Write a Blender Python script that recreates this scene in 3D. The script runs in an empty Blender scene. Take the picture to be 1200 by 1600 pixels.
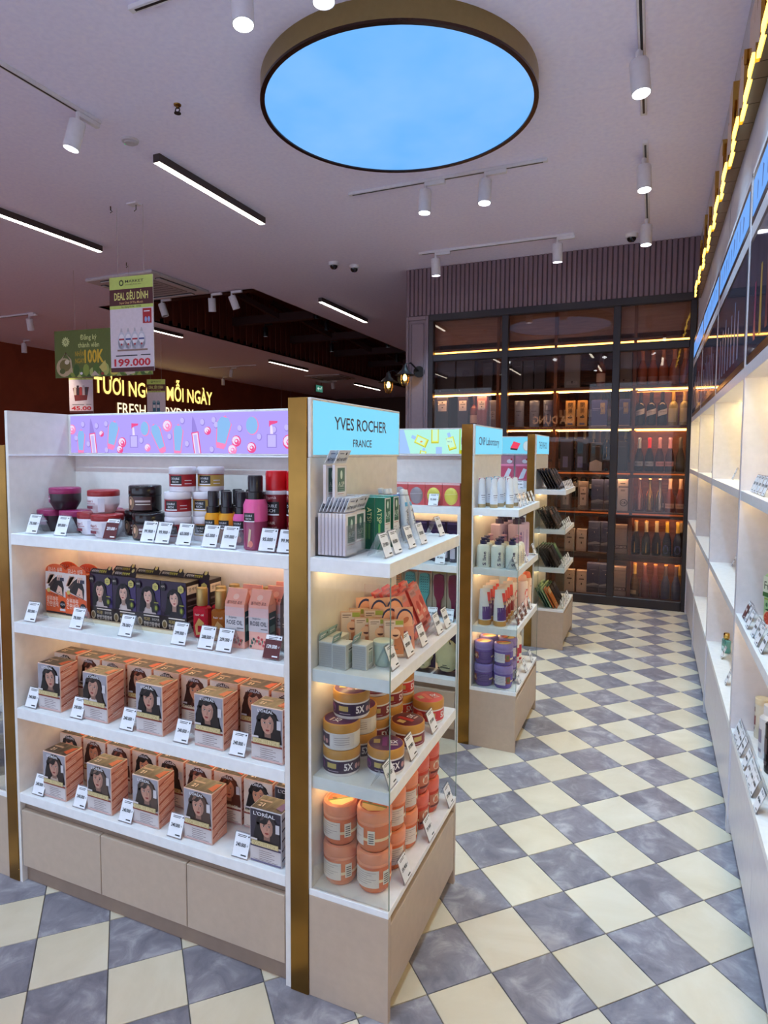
import bpy, math, random
from mathutils import Matrix, Vector
random.seed(11)
SC = bpy.context.scene; COL = SC.collection
PI = math.pi
def lin(c):
    return tuple(((v/255/12.92) if v/255 <= .04045 else ((v/255+.055)/1.055)**2.4) for v in c)
# ------------------------------------------------------------------ camera
cam = bpy.data.cameras.new('camera'); co = bpy.data.objects.new('camera', cam); COL.objects.link(co)
YAW, PITCH, ROLL = .4109, -.0657, .0040
cy_, sy_, cp_, sp_ = math.cos(YAW), math.sin(YAW), math.cos(PITCH), math.sin(PITCH)
fwd = Vector((-sy_*cp_, cy_*cp_, sp_)); rgt = Vector((cy_, sy_, 0)); upv = rgt.cross(fwd)
r2 = rgt*math.cos(ROLL)+upv*math.sin(ROLL); u2 = -rgt*math.sin(ROLL)+upv*math.cos(ROLL)
co.matrix_world = Matrix(((r2.x, u2.x, -fwd.x, .5951), (r2.y, u2.y, -fwd.y, -1.4552), (r2.z, u2.z, -fwd.z, 1.5), (0, 0, 0, 1)))
cam.sensor_fit = 'VERTICAL'; cam.sensor_height = 36; cam.lens = 992.98/1600*36
cam.shift_x = (600-588.01)/1600; cam.shift_y = (772.22-800)/1600
cam.clip_start = .05; cam.clip_end = 100
SC.camera = co
# ------------------------------------------------------------------ world, exposure, light levels
w = bpy.data.worlds.new('world'); SC.world = w; w.use_nodes = True
w.node_tree.nodes['Background'].inputs[0].default_value = (.64, .76, 1.0, 1)
w.node_tree.nodes['Background'].inputs[1].default_value = 1.5  # fills the room through the opening added behind the viewer
SC.view_settings.view_transform = 'Standard'; SC.view_settings.look = 'None'
SC.view_settings.gamma = 1; SC.view_settings.use_curve_mapping = False
SC.view_settings.exposure = 0.47
SPOT_W = 47; SPOT_COL = (.46, .77, 1.0)
LED_NICHE = 9.0; LED_CAB = 9.0; LINEAR = 11.0
# ------------------------------------------------------------------ materials
MATS = {}
def mat(name, col, rough=.5, metal=0., emit=0., spec=.5, noise=None, bump=0., trans=0., alpha=1., coat=0., vary=0.):
    if name in MATS: return MATS[name]
    m = bpy.data.materials.new(name); m.use_nodes = True; nt = m.node_tree; b = nt.nodes['Principled BSDF']
    c = lin(col) + (1,)
    b.inputs['Base Color'].default_value = c; b.inputs['Roughness'].default_value = rough
    b.inputs['Metallic'].default_value = metal; b.inputs['Specular IOR Level'].default_value = spec
    b.inputs['Transmission Weight'].default_value = trans; b.inputs['Coat Weight'].default_value = coat
    if emit:
        b.inputs['Emission Color'].default_value = c; b.inputs['Emission Strength'].default_value = emit
        b.inputs['Base Color'].default_value = (0, 0, 0, 1) if emit > .5 else c
    sc, amt, det = noise if noise else (35., .04, 3.)
    tc = nt.nodes.new('ShaderNodeTexCoord'); nz = nt.nodes.new('ShaderNodeTexNoise')
    nz.inputs['Scale'].default_value = sc; nz.inputs['Detail'].default_value = det
    nt.links.new(tc.outputs['Object'], nz.inputs['Vector'])
    if not emit:
        hs = nt.nodes.new('ShaderNodeHueSaturation'); hs.inputs['Color'].default_value = c
        mr = nt.nodes.new('ShaderNodeMapRange'); mr.inputs['From Min'].default_value = .3; mr.inputs['From Max'].default_value = .7
        mr.inputs['To Min'].default_value = 1-amt; mr.inputs['To Max'].default_value = 1+amt
        nt.links.new(nz.outputs['Fac'], mr.inputs['Value'])
        if vary:
            oi = nt.nodes.new('ShaderNodeObjectInfo'); ad = nt.nodes.new('ShaderNodeMath'); ad.operation = 'MULTIPLY_ADD'
            nt.links.new(oi.outputs['Random'], ad.inputs[0]); ad.inputs[1].default_value = vary
            nt.links.new(mr.outputs['Result'], ad.inputs[2]); nt.links.new(ad.outputs[0], hs.inputs['Value'])
        else: nt.links.new(mr.outputs['Result'], hs.inputs['Value'])
        nt.links.new(hs.outputs['Color'], b.inputs['Base Color'])
    if bump:
        bp = nt.nodes.new('ShaderNodeBump'); bp.inputs['Strength'].default_value = bump; bp.inputs['Distance'].default_value = .002
        nt.links.new(nz.outputs['Fac'], bp.inputs['Height']); nt.links.new(bp.outputs['Normal'], b.inputs['Normal'])
    MATS[name] = m; return m
def glass(name, tint=(245, 250, 248), refl=.9, ior=1.5, rough=0.):
    if name in MATS: return MATS[name]
    m = bpy.data.materials.new(name); m.use_nodes = True; nt = m.node_tree; nt.nodes.clear()
    out = nt.nodes.new('ShaderNodeOutputMaterial'); tr = nt.nodes.new('ShaderNodeBsdfTransparent'); gl = nt.nodes.new('ShaderNodeBsdfGlossy')
    fr = nt.nodes.new('ShaderNodeFresnel'); mx = nt.nodes.new('ShaderNodeMixShader'); mu = nt.nodes.new('ShaderNodeMath'); mu.operation = 'MULTIPLY'
    tr.inputs[0].default_value = lin(tint)+(1,); gl.inputs['Roughness'].default_value = rough; fr.inputs['IOR'].default_value = ior
    mu.inputs[1].default_value = refl
    nt.links.new(fr.outputs[0], mu.inputs[0]); nt.links.new(mu.outputs[0], mx.inputs[0])
    nt.links.new(tr.outputs[0], mx.inputs[1]); nt.links.new(gl.outputs[0], mx.inputs[2]); nt.links.new(mx.outputs[0], out.inputs[0])
    MATS[name] = m; return m
def C(r, g, b, rough=.45, **k):
    return mat('paint_%d_%d_%d_%d' % (r, g, b, int(rough*100)), (r, g, b), rough, **k)
def E_(r, g, b, s=1.):
    return mat('glow_%d_%d_%d_%d' % (r, g, b, int(s*100)), (r, g, b), .5, emit=s*(.75 if s <= 1.6 else 1))
def tile_mat(name, c1, c2, c3, sc, rough):
    m = bpy.data.materials.new(name); m.use_nodes = True; nt = m.node_tree; b = nt.nodes['Principled BSDF']
    geo = nt.nodes.new('ShaderNodeNewGeometry'); oi = nt.nodes.new('ShaderNodeObjectInfo')
    ad = nt.nodes.new('ShaderNodeVectorMath'); ad.operation = 'ADD'
    ml = nt.nodes.new('ShaderNodeVectorMath'); ml.operation = 'SCALE'; ml.inputs['Scale'].default_value = 7
    cb = nt.nodes.new('ShaderNodeCombineXYZ')
    for i in range(3): nt.links.new(oi.outputs['Random'], cb.inputs[i])
    nt.links.new(cb.outputs[0], ml.inputs[0]); nt.links.new(geo.outputs['Position'], ad.inputs[0]); nt.links.new(ml.outputs[0], ad.inputs[1])
    n1 = nt.nodes.new('ShaderNodeTexNoise'); n1.inputs['Scale'].default_value = sc; n1.inputs['Detail'].default_value = 6; n1.inputs['Roughness'].default_value = .62
    n1.inputs['Distortion'].default_value = .6
    nt.links.new(ad.outputs[0], n1.inputs['Vector'])
    cr = nt.nodes.new('ShaderNodeValToRGB'); e = cr.color_ramp.elements
    e[0].position = .33; e[0].color = lin(c1)+(1,); e[1].position = .72; e[1].color = lin(c3)+(1,)
    k = e.new(.52); k.color = lin(c2)+(1,)
    nt.links.new(n1.outputs['Fac'], cr.inputs[0])
    hs = nt.nodes.new('ShaderNodeHueSaturation'); mr = nt.nodes.new('ShaderNodeMapRange'); mr.inputs['To Min'].default_value = .93; mr.inputs['To Max'].default_value = 1.05
    nt.links.new(oi.outputs['Random'], mr.inputs['Value']); nt.links.new(mr.outputs[0], hs.inputs['Value']); nt.links.new(cr.outputs[0], hs.inputs['Color'])
    nt.links.new(hs.outputs[0], b.inputs['Base Color'])
    b.inputs['Roughness'].default_value = rough; b.inputs['Specular IOR Level'].default_value = .35
    bp = nt.nodes.new('ShaderNodeBump'); bp.inputs['Strength'].default_value = .08; bp.inputs['Distance'].default_value = .002
    nt.links.new(n1.outputs['Fac'], bp.inputs['Height']); nt.links.new(bp.outputs[0], b.inputs['Normal'])
    MATS[name] = m; return m
def wood_mat(name, c1, c2, sx, rough=.45):
    m = bpy.data.materials.new(name); m.use_nodes = True; nt = m.node_tree; b = nt.nodes['Principled BSDF']
    tc = nt.nodes.new('ShaderNodeNewGeometry'); mp = nt.nodes.new('ShaderNodeMapping'); mp.inputs['Scale'].default_value = sx
    n1 = nt.nodes.new('ShaderNodeTexNoise'); n1.inputs['Scale'].default_value = 4; n1.inputs['Detail'].default_value = 5; n1.inputs['Distortion'].default_value = 1.2
    nt.links.new(tc.outputs['Position'], mp.inputs[0]); nt.links.new(mp.outputs[0], n1.inputs['Vector'])
    cr = nt.nodes.new('ShaderNodeValToRGB'); e = cr.color_ramp.elements
    e[0].position = .3; e[0].color = lin(c1)+(1,); e[1].position = .7; e[1].color = lin(c2)+(1,)
    nt.links.new(n1.outputs['Fac'], cr.inputs[0]); nt.links.new(cr.outputs[0], b.inputs['Base Color']); b.inputs['Roughness'].default_value = rough
    MATS[name] = m; return m
WHITE = mat('white_laminate', (232, 224, 220), .38)
SHELF = mat('white_shelf', (240, 238, 240), .35)
CEILM = mat('ceiling_paint', (240, 233, 255), .85)
DRAWER = mat('drawer_laminate', (190, 168, 150), .42)
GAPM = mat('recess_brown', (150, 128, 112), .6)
BRASS = mat('brushed_brass', (150, 112, 56), .26, metal=1., noise=(6, .22, 5), bump=.15)
GOLD = mat('mirror_gold', (214, 168, 84), .12, metal=1.)
BLACK = mat('black_plastic', (24, 22, 24), .35)
PAPER = mat('white_card', (238, 236, 242), .5)
INK = mat('black_ink', (30, 28, 40), .6)
MAROON = mat('maroon_card', (92, 34, 38), .5)
CLEAR = glass('clear_acrylic', (252, 252, 254), .45, 1.4)
PANE = glass('display_glass', (249, 252, 251), .5, 1.45)
GLEDGE = mat('glass_edge', (120, 140, 128), .15)
LAMPW = mat('lamp_white', (225, 220, 226), .45)
SPOTLENS = E_(240, 247, 255, 12.)
LEDW = E_(255, 216, 154, LED_NICHE); LEDC = E_(255, 218, 136, LED_CAB)
DARKFR = mat('dark_bronze_frame', (42, 32, 36), .4)
# ------------------------------------------------------------------ mesh builder
TEXTS = {}
def text_geo(s, bold):
    k = (s, bold)
    if k not in TEXTS:
        c = bpy.data.curves.new('txt', 'FONT'); c.body = s; c.resolution_u = 2; c.offset = bold
        o = bpy.data.objects.new('txt', c); m = bpy.data.meshes.new_from_object(o)
        v = [(p.co.x, p.co.y) for p in m.vertices]; f = [tuple(p.vertices) for p in m.polygons]
        bpy.data.objects.remove(o); bpy.data.curves.remove(c); bpy.data.meshes.remove(m)
        xs = [a for a, _ in v] or [0]; ys = [b for _, b in v] or [0]
        TEXTS[k] = (v, f, min(xs), max(xs), min(ys), max(ys))
    return TEXTS[k]
def frame(o, u, v):
    u = Vector(u); v = Vector(v); n = u.cross(v)
    return Matrix(((u.x, v.x, n.x, o[0]), (u.y, v.y, n.y, o[1]), (u.z, v.z, n.z, o[2]), (0, 0, 0, 1)))
def FRONT(y, x=0, z=0): return frame((x, y, z), (1, 0, 0), (0, 0, 1))       # w points to -Y
def RIGHT(x, y=0, z=0): return frame((x, y, z), (0, 1, 0), (0, 0, 1))       # w points to +X
def LEFT(x, y=0, z=0): return frame((x, y, z), (0, -1, 0), (0, 0, 1))       # w points to -X
def TOP(z, x=0, y=0): return Matrix.Translation((x, y, z))
ID = Matrix()
class MB:
    def __init__(s): s.v = []; s.f = []; s.mi = []; s.mats = []; s.M = ID; s.map = None; s.clip = None; s.side = None
    def add(s, vs, fs, m):
        if m not in s.mats: s.mats.append(m)
        k = s.mats.index(m); n = len(s.v)
        for p in vs:
            p = (p[0], p[1], p[2] if len(p) > 2 else 0)
            if s.map: p = s.map(*p)
            s.v.append(tuple(s.M @ Vector(p)))
        for f in fs: s.f.append(tuple(i+n for i in f)); s.mi.append(k)
        return s
    def box(s, x0, y0, z0, x1, y1, z1, m, bev=0):
        if not bev:
            vs = [(x, y, z) for z in (z0, z1) for y in (y0, y1) for x in (x0, x1)]
            return s.add(vs, [(0, 2, 3, 1), (4, 5, 7, 6), (0, 1, 5, 4), (2, 6, 7, 3), (0, 4, 6, 2), (1, 3, 7, 5)], m)
        b = bev; vs = []; idx = {}
        for i, (x, sx) in enumerate(((x0, 1), (x1, -1))):
            for j, (y, sy) in enumerate(((y0, 1), (y1, -1))):
                for k, (z, sz) in enumerate(((z0, 1), (z1, -1))):
                    for a, p in enumerate(((x, y+sy*b, z+sz*b), (x+sx*b, y, z+sz*b), (x+sx*b, y+sy*b, z))):
                        idx[i, j, k, a] = len(vs); vs.append(p)
        I = lambda i, j, k, a: idx[i, j, k, a]; fs = []
        for t in (0, 1):
            fs.append((I(t, 0, 0, 0), I(t, 1, 0, 0), I(t, 1, 1, 0), I(t, 0, 1, 0)))
            fs.append((I(0, t, 0, 1), I(1, t, 0, 1), I(1, t, 1, 1), I(0, t, 1, 1)))
            fs.append((I(0, 0, t, 2), I(1, 0, t, 2), I(1, 1, t, 2), I(0, 1, t, 2)))
            for q in (0, 1):
                fs.append((I(t, q, 0, 0), I(t, q, 1, 0), I(t, q, 1, 1), I(t, q, 0, 1)))
                fs.append((I(t, 0, q, 0), I(t, 1, q, 0), I(t, 1, q, 2), I(t, 0, q, 2)))
                fs.append((I(0, t, q, 1), I(1, t, q, 1), I(1, t, q, 2), I(0, t, q, 2)))
                for k in (0, 1): fs.append((I(t, q, k, 0), I(t, q, k, 1), I(t, q, k, 2)))
        return s.add(vs, fs, m)
    def lathe(s, prof, m, n=20, ms=None, cx=0, cy=0):
        vs = []; rings = []
        for r, z in prof:
            if r < 1e-6: rings.append([len(vs)]); vs.append((cx, cy, z))
            else:
                rings.append(list(range(len(vs), len(vs)+n)))
                vs += [(cx+r*math.cos(2*PI*i/n), cy+r*math.sin(2*PI*i/n), z) for i in range(n)]
        by = {}
        for q in range(len(rings)-1):
            a, b = rings[q], rings[q+1]; mm = ms[q] if ms else m; L = by.setdefault(mm, [])
            for i in range(n):
                j = (i+1) % n
                if len(a) == 1: L.append((a[0], b[j], b[i]))
                elif len(b) == 1: L.append((a[i], a[j], b[0]))
                else: L.append((a[i], a[j], b[j], b[i]))
        for mm, L in by.items():
            us = sorted({i for f in L for i in f}); r = {o: k for k, o in enumerate(us)}
            s.add([vs[i] for i in us], [tuple(r[i] for i in f) for f in L], mm)
        return s
    def poly(s, pts, m):
        if s.clip:
            pts = [(p[0], p[1], p[2] if len(p) > 2 else 0) for p in pts]
            for ax, lim, sg in ((0, s.clip[0], 1), (1, s.clip[1], 1), (0, s.clip[2], -1), (1, s.clip[3], -1)):
                o = []
                for a, b in zip(pts, pts[1:]+pts[:1]):
                    da, db = (a[ax]-lim)*sg, (b[ax]-lim)*sg
                    if da >= 0: o.append(a)
                    if da*db < 0:
                        t = da/(da-db); o.append(tuple(a[i]+(b[i]-a[i])*t for i in range(3)))
                pts = o
                if len(pts) < 3: return s
        return s.add(pts, [tuple(range(len(pts)))], m)
    def rect(s, u0, v0, u1, v1, w, m, nu=1):
        vs = []
        for i in range(nu+1):
            u = u0+(u1-u0)*i/nu; vs += [(u, v0, w), (u, v1, w)]
        return s.add(vs, [(2*i, 2*i+2, 2*i+3, 2*i+1) for i in range(nu)], m)
    def ell(s, cu, cv, ru, rv, w, m, n=14, rot=0, a0=0, a1=2*PI):
        c, d = math.cos(rot), math.sin(rot); full = abs(a1-a0-2*PI) < 1e-6
        k = n if full else n+1
        P = [(ru*math.cos(a0+(a1-a0)*i/n), rv*math.sin(a0+(a1-a0)*i/n)) for i in range(k)]
        return s.poly([(cu+x*c-y*d, cv+x*d+y*c, w) for x, y in P], m)
    def prism(s, pts, w0, w1, m):
        n = len(pts); vs = [(u, v, w0) for u, v in pts]+[(u, v, w1) for u, v in pts]
        return s.add(vs, [tuple(range(n))[::-1], tuple(range(n, 2*n))]+[(i, (i+1) % n, n+(i+1) % n, n+i) for i in range(n)], m)
    def tube(s, pts, r, m, n=6):
        vs = []; fs = []
        for i, p in enumerate(pts):
            p = Vector(p); d = (Vector(pts[min(i+1, len(pts)-1)])-Vector(pts[max(i-1, 0)])).normalized()
            a = d.orthogonal().normalized(); b = d.cross(a)
            vs += [tuple(p+a*r*math.cos(2*PI*k/n)+b*r*math.sin(2*PI*k/n)) for k in range(n)]
        for i in range(len(pts)-1): fs += [(i*n+k, i*n+(k+1) % n, (i+1)*n+(k+1) % n, (i+1)*n+k) for k in range(n)]
        fs += [tuple(range(n))[::-1], tuple(range((len(pts)-1)*n, len(pts)*n))]
        return s.add(vs, fs, m)
    def text(s, t, cu, cv, h, w, m, width=None, bold=0., rot=0, depth=0):
        v, f, x0, x1, y0, y1 = text_geo(t, bold)
        if not f: return s
        k = h/.72; kx = k if width is None else min(width/(x1-x0), k*3)
        mx = (x0+x1)/2; my = .36; c, d = math.cos(rot), math.sin(rot)
        P = [((x-mx)*kx, (y-my)*k) for x, y in v]
        Q = [(cu+x*c-y*d, cv+x*d+y*c) for x, y in P]
        s.add([(a, b, w) for a, b in Q], f, m)
        if depth:                                                  # channel letters: walls round the outline, back to the wall
            cnt = {}
            for q in f:
                for i, j in zip(q, q[1:]+q[:1]): cnt[min(i, j), max(i, j)] = cnt.get((min(i, j), max(i, j)), 0)+1
            ed = [e for e, n in cnt.items() if n == 1]; ix = sorted({i for e in ed for i in e}); r = {o: k for k, o in enumerate(ix)}; n = len(ix)
            s.add([(Q[i][0], Q[i][1], w) for i in ix]+[(Q[i][0], Q[i][1], w-depth) for i in ix], [(r[a], r[b], n+r[b], n+r[a]) for a, b in ed], s.side or m)
        return s
    def cyl(s, r):                     # wrap the (u, v, w) plane round a cylinder whose front faces -Y
        s.map = (lambda u, v, w_: ((r+w_)*math.sin(u/r), -(r+w_)*math.cos(u/r), v)); return s
    def flat(s): s.map = None; return s
    def mesh(s, name):
        me = bpy.data.meshes.new(name); me.from_pydata(s.v, [], s.f)
        for m in s.mats: me.materials.append(m)
        me.polygons.foreach_set('material_index', s.mi)
        me.polygons.foreach_set('use_smooth', [True]*len(s.f)); me.update(); me.set_sharp_from_angle(angle=math.radians(38))
        return me
    def build(s, name, parent=None, loc=None):
        o = bpy.data.objects.new(name, s.mesh(name)); COL.objects.link(o)
        if parent: o.parent = parent
        if loc: o.location = loc
        return o
def tag(o, label, cat, group=None):
    o['label'] = label; o['category'] = cat
    if group: o['group'] = group
    return o
def thing(name, label, cat, loc=(0, 0, 0), rz=0, group=None, rx=0):
    o = bpy.data.objects.new(name, None); COL.objects.link(o); o.empty_display_size = .02
    o.location = loc; o.rotation_euler = (rx, 0, rz); return tag(o, label, cat, group)
def struct(o):
    o['kind'] = 'structure'; return o
PROTO = {}
def spawn(key, name, loc, label, cat, group=None, rz=0, rx=0, sc=None):
    """place one copy of a prototype: an Empty with a fresh object per part (and sub-part), sharing mesh data"""
    t = thing(name, label, cat, loc, rz, group, rx)
    if sc: t.scale = sc
    for pn, me, subs in PROTO[key]:
        o = bpy.data.objects.new(pn, me); COL.objects.link(o); o.parent = t
        for sn, sm in subs:
            q = bpy.data.objects.new(sn, sm); COL.objects.link(q); q.parent = o
    return t
def proto(key, *parts):
    PROTO[key] = [(p[0], p[1].mesh(p[0]), [(n, b.mesh(n)) for n, b in (p[2] if len(p) > 2 else [])]) for p in parts]
ORD = ['first', 'second', 'third', 'fourth', 'fifth', 'sixth', 'seventh', 'eighth', 'ninth', 'tenth', 'eleventh', 'twelfth', 'thirteenth', 'fourteenth', 'fifteenth', 'sixteenth']
# ================================================================== SETTING
CZ = 3.49; YB = 5.18; XR = .9017; XW = .93
# ---- floor: grout bed and diamond-laid tiles
TS = .2066; TOX, TOY = .6477, .4256; RC = math.sqrt(.5)
GROUT = C(112, 104, 104, .8)
CREAM = tile_mat('cream_tile', (214, 198, 174), (223, 208, 186), (232, 219, 201), 3.0, .34)
SLATE = tile_mat('slate_tile', (118, 113, 124), (142, 136, 146), (186, 180, 186), 11.0, .36)
floor = struct(MB().box(-3.3, -4.7, -.08, 1.3, 22, -.004, GROUT).box(-12.4, -4.7, -.08, -3.3, 22, -.0045, wood_mat('warm_bounce_floor', (150, 92, 66), (176, 112, 80), (1, 6, 1), .4)).build('floor'))  # unseen brown area added so its bounce warms the ceiling
def tile_mb(m):
    h = TS/2-.0014
    return MB().box(-h, -h, -.0045, h, h, 0, m, .0012)
TM = {0: tile_mb(SLATE).mesh('tile'), 1: tile_mb(CREAM).mesh('tile')}
cells = []
for i in range(-40, 60):
    for j in range(-40, 60):
        x = TOX+TS*RC*(i-j); y = TOY+TS*RC*(i+j+1)
        if -3.2 < x < 1.0 and -1.4 < y < 5.35: cells.append((x, y, (i+j) % 2))
def under(x, y):
    for g in (0, 1.655, 3.47):
        if -1.4 < x < -.03 and g+.1 < y < g+.5: return True
    return x > .99
def seen(x, y):
    d = Vector((x-.5951, y+1.4552, -1.5)); k = d.dot(fwd)
    if k < .6: return False
    px = 588+993*d.dot(r2)/k; py = 772-993*d.dot(u2)/k
    return -90 < px < 1290 and py < 1720 and not under(x, y)
cells.sort(key=lambda c: (not seen(c[0], c[1]), (c[0]-.6)**2+(c[1]+1.45)**2))
rest = MB()
for n, (x, y, t) in enumerate(cells):
    if n < 300:
        o = bpy.data.objects.new('tile', TM[t]); COL.objects.link(o); o.parent = floor; o.location = (x, y, 0); o.rotation_euler = (0, 0, PI/4)
    else:
        rest.M = Matrix.Translation((x, y, 0)) @ Matrix.Rotation(PI/4, 4, 'Z'); h = TS/2-.0014
        rest.box(-h, -h, -.0045, h, h, 0, CREAM if t else SLATE)
o = rest.build('tile_field', floor); o['kind'] = 'stuff'
# ---- ceiling with the open timber coffer over the next department
RX0, RX1, RY0, RY1 = -6.5, -3.97, 5.2, 18.
cb = MB()
for a in ((-12.4, -4.5, 1.3, RY0), (-12.4, RY0, RX0, 22), (RX1, RY0, 1.3, 22), (RX0, RY1, RX1, 22)): cb.box(a[0], a[1], CZ, a[2], a[3], CZ+.08, CEILM)
ceil = struct(cb.build('ceiling'))
TIMBER = wood_mat('coffer_timber', (104, 48, 36), (136, 66, 48), (8, 8, .4), .6)
TIMD = C(62, 32, 30, .6)
lb = MB().box(RX0, RY0, CZ+1.0, RX1, RY1, CZ+1.05, TIMBER)
lb.box(RX0-.02, RY0, CZ, RX0, RY1, CZ+1., TIMBER).box(RX1, RY0, CZ, RX1+.02, RY1, CZ+1., TIMBER).box(RX0, RY0-.02, CZ, RX1, RY0, CZ+1., TIMBER).box(RX0, RY1, CZ, RX1, RY1+.02, CZ+1., TIMBER)
lb.build('coffer_lining', ceil)
slat = MB().box(0, -.05, CZ+.02, .015, .05, CZ+.98, TIMBER).mesh('slat')
for k in range(60):
    o = bpy.data.objects.new('slat', slat); COL.objects.link(o); o.parent = ceil; o.location = (RX0, RY0+.12+k*.2, 0)
for k in range(6):
    y = 6.3+k*2.
    MB().box(RX0, y-.06, CZ+.30, RX1, y+.06, CZ+.44, TIMD).build('beam', ceil)
    MB().tube([(RX0+.1, y-.9, CZ+.95), (RX0+1.0, y, CZ+.36)], .06, TIMD, 4).build('brace', ceil)
# ---- right wall: bulkhead above the cabinets, plain behind them
WALLW = mat('glossy_white_panel', (196, 190, 200), .5)
wr = struct(MB().box(XW, -5, 2.56, 1.3, 5.4, CZ, WALLW).box(1.27, -5, 0, 1.3, 5.4, 2.56, WHITE).build('wall_right'))
for k in range(6): MB().box(XW-.001, -.05+k*1.26, 2.56, XW+.002, -.047+k*1.26, CZ, C(150, 144, 150)).build('panel_joint', wr)
# ---- far wall: fluted fascia, framed pier, wine-room front
FLUTE = C(130, 104, 112, .5); PIER = C(138, 116, 124, .5)
wb = struct(MB().box(-1.95, YB+.012, 2.985, XW, YB+.25, CZ, C(84, 68, 72, .6)).box(-1.95, YB+.012, 0, -1.68, YB+.25, 2.985, PIER).build('wall_back'))
flm = MB(); flm.M = frame((0, 0, 0), (1, 0, 0), (0, -1, 0)); flm.prism([(0, 0), (.042, 0), (.036, .016), (.006, .016)], -.5, 0, FLUTE); flm = flm.mesh('slat')
for k in range(61):
    o = bpy.data.objects.new('slat', flm); COL.objects.link(o); o.parent = wb; o.location = (-1.945+k*.0472, YB+.012, 2.988)
pm = MB()
for (x0, z0, x1, z1) in ((-1.945, .02, -1.915, 2.98), (-1.715, .02, -1.685, 2.98), (-1.915, 2.94, -1.715, 2.98), (-1.915, .02, -1.715, .12)): pm.box(x0, YB-.008, z0, x1, YB+.012, z1, PIER, .004)
for (x0, z0, x1, z1) in ((-1.89, .15, -1.882, 2.9), (-1.748, .15, -1.74, 2.9), (-1.89, 2.9, -1.74, 2.908), (-1.89, .142, -1.74, .15)): pm.box(x0, YB+.002, z0, x1, YB+.012, z1, PIER, .003)
pm.build('pier_moulding', wb)
# wine-room shell
WINEW = wood_mat('wine_room_wood', (96, 50, 28), (140, 80, 46), (1.5, 1.5, 12), .5)
WINED = C(70, 44, 36, .5)
wn = struct(MB().box(-1.95, YB+.25, 0, -1.69, 6.9, 3.2, WINED).box(-1.95, 6.9, 0, 1.3, 6.95, 3.2, WINEW).box(1.2, 5.4, 0, 1.3, 6.95, 3.2, WINED).box(-1.69, YB+.25, 3.1, 1.2, 6.9, 3.2, C(150, 120, 104, .7)).build('wall_wine_room'))
# front: frame, mullions, rails, panes
win = struct(MB().box(-1.677, YB-.02, 2.915, XW-.01, YB+.05, 2.985, DARKFR, .004).build('window_1'))
for n, a in (('jamb', (-1.677, 0, -1.625, 2.915)), ('jamb', (.868, 0, .92, 2.915)), ('mullion', (-.88, .09, -.814, 2.915)), ('mullion', (.2, .09, .268, 2.915)), ('transom_rail', (-1.625, 2.483, .868, 2.55)), ('bottom_rail', (-1.625, 0, .868, .09))):
    z = .006 if n != 'transom_rail' else .003
    MB().box(a[0], YB-.02-z, a[1], a[2], YB+.05+z, a[3], DARKFR, .004).build(n, win)
WPANE = glass('smoked_door_glass', (240, 230, 224), .62, 1.55)
for (x0, x1) in ((-1.625, -.88), (-.814, .2), (.268, .868)):
    for (z0, z1) in ((.09, 2.483), (2.55, 2.915)):
        MB().box(x0, YB+.012, z0, x1, YB+.016, z1, WPANE).build('pane', win)
# ---- the rest of the big store on the far side
BROWNW = wood_mat('brown_wall', (128, 58, 34), (146, 70, 42), (.6, .6, .6), .7)
struct(MB().box(-10.5, -5, 0, -10.4, 22, CZ, BROWNW).build('wall_left'))
struct(MB().box(-12.4, 20, 0, -1.9, 20.1, CZ, C(92, 66, 58, .7)).build('wall_far'))
RW_ = C(150, 120, 110, .7)      # fascia and piers behind the viewer; opening added to let in world light
struct(MB().box(-12.4, -4.7, 3.2, 1.3, -4.5, CZ, RW_).box(-3.3, -4.7, 1.9, -.9, -4.5, 3.2, RW_).box(-12.4, -4.7, 0, -12.0, -4.5, 3.2, RW_).box(-6.2, -4.7, 0, -5.9, -4.5, 3.2, RW_).build('wall_rear'))
struct(MB().box(-1.95, YB+.25, 3.2, -1.9, 20, CZ, PIER).box(-1.97, 6.95, 0, -1.9, 20, CZ, PIER).build('wall_side'))
# ---- lit lettering: store slogan on the far wall, household sign behind the viewer (seen mirrored in the wine-room glass)
LET = E_(255, 222, 120, 1.6); LETC = C(206, 158, 92, .4)
def letters(name, s, M, h, width, label, m, bold=.02, face=.0):
    b = MB(); b.M = M; b.side = LETC; b.text(s, 0, 0, h, .04, m, width, bold, 0, .038)
    o = b.build(name); return tag(o, label, 'sign')
letters('illuminated_lettering', 'TƯƠI NGON MỖI NGÀY', RIGHT(-10.399, 10.62, 2.93), .34, 3.95, 'glowing yellow slogan TƯƠI NGON MỖI NGÀY on the dark brown wall', LET, .02)
letters('illuminated_lettering', 'FRESH EVERYDAY', RIGHT(-10.399, 10.55, 2.46), .27, 2.55, 'smaller glowing line FRESH EVERYDAY below the yellow slogan on the brown wall', E_(255, 236, 190, 1.5), .006)
letters('illuminated_lettering', 'GIA DỤNG', frame((-1.72, -4.499, 2.33), (-1, 0, 0), (0, 0, 1)), .19, 1.0, 'glowing GIA DỤNG letters, seen reversed in the wine room glass', E_(255, 190, 140, 3.2), .03)
letters('illuminated_lettering', 'HOME SWEET HOME', frame((-1.78, -4.499, 2.08), (-1, 0, 0), (0, 0, 1)), .15, 1.3, 'glowing HOME SWEET HOME letters, seen reversed in the wine room glass', E_(255, 170, 120, 1.8), .004)
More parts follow.
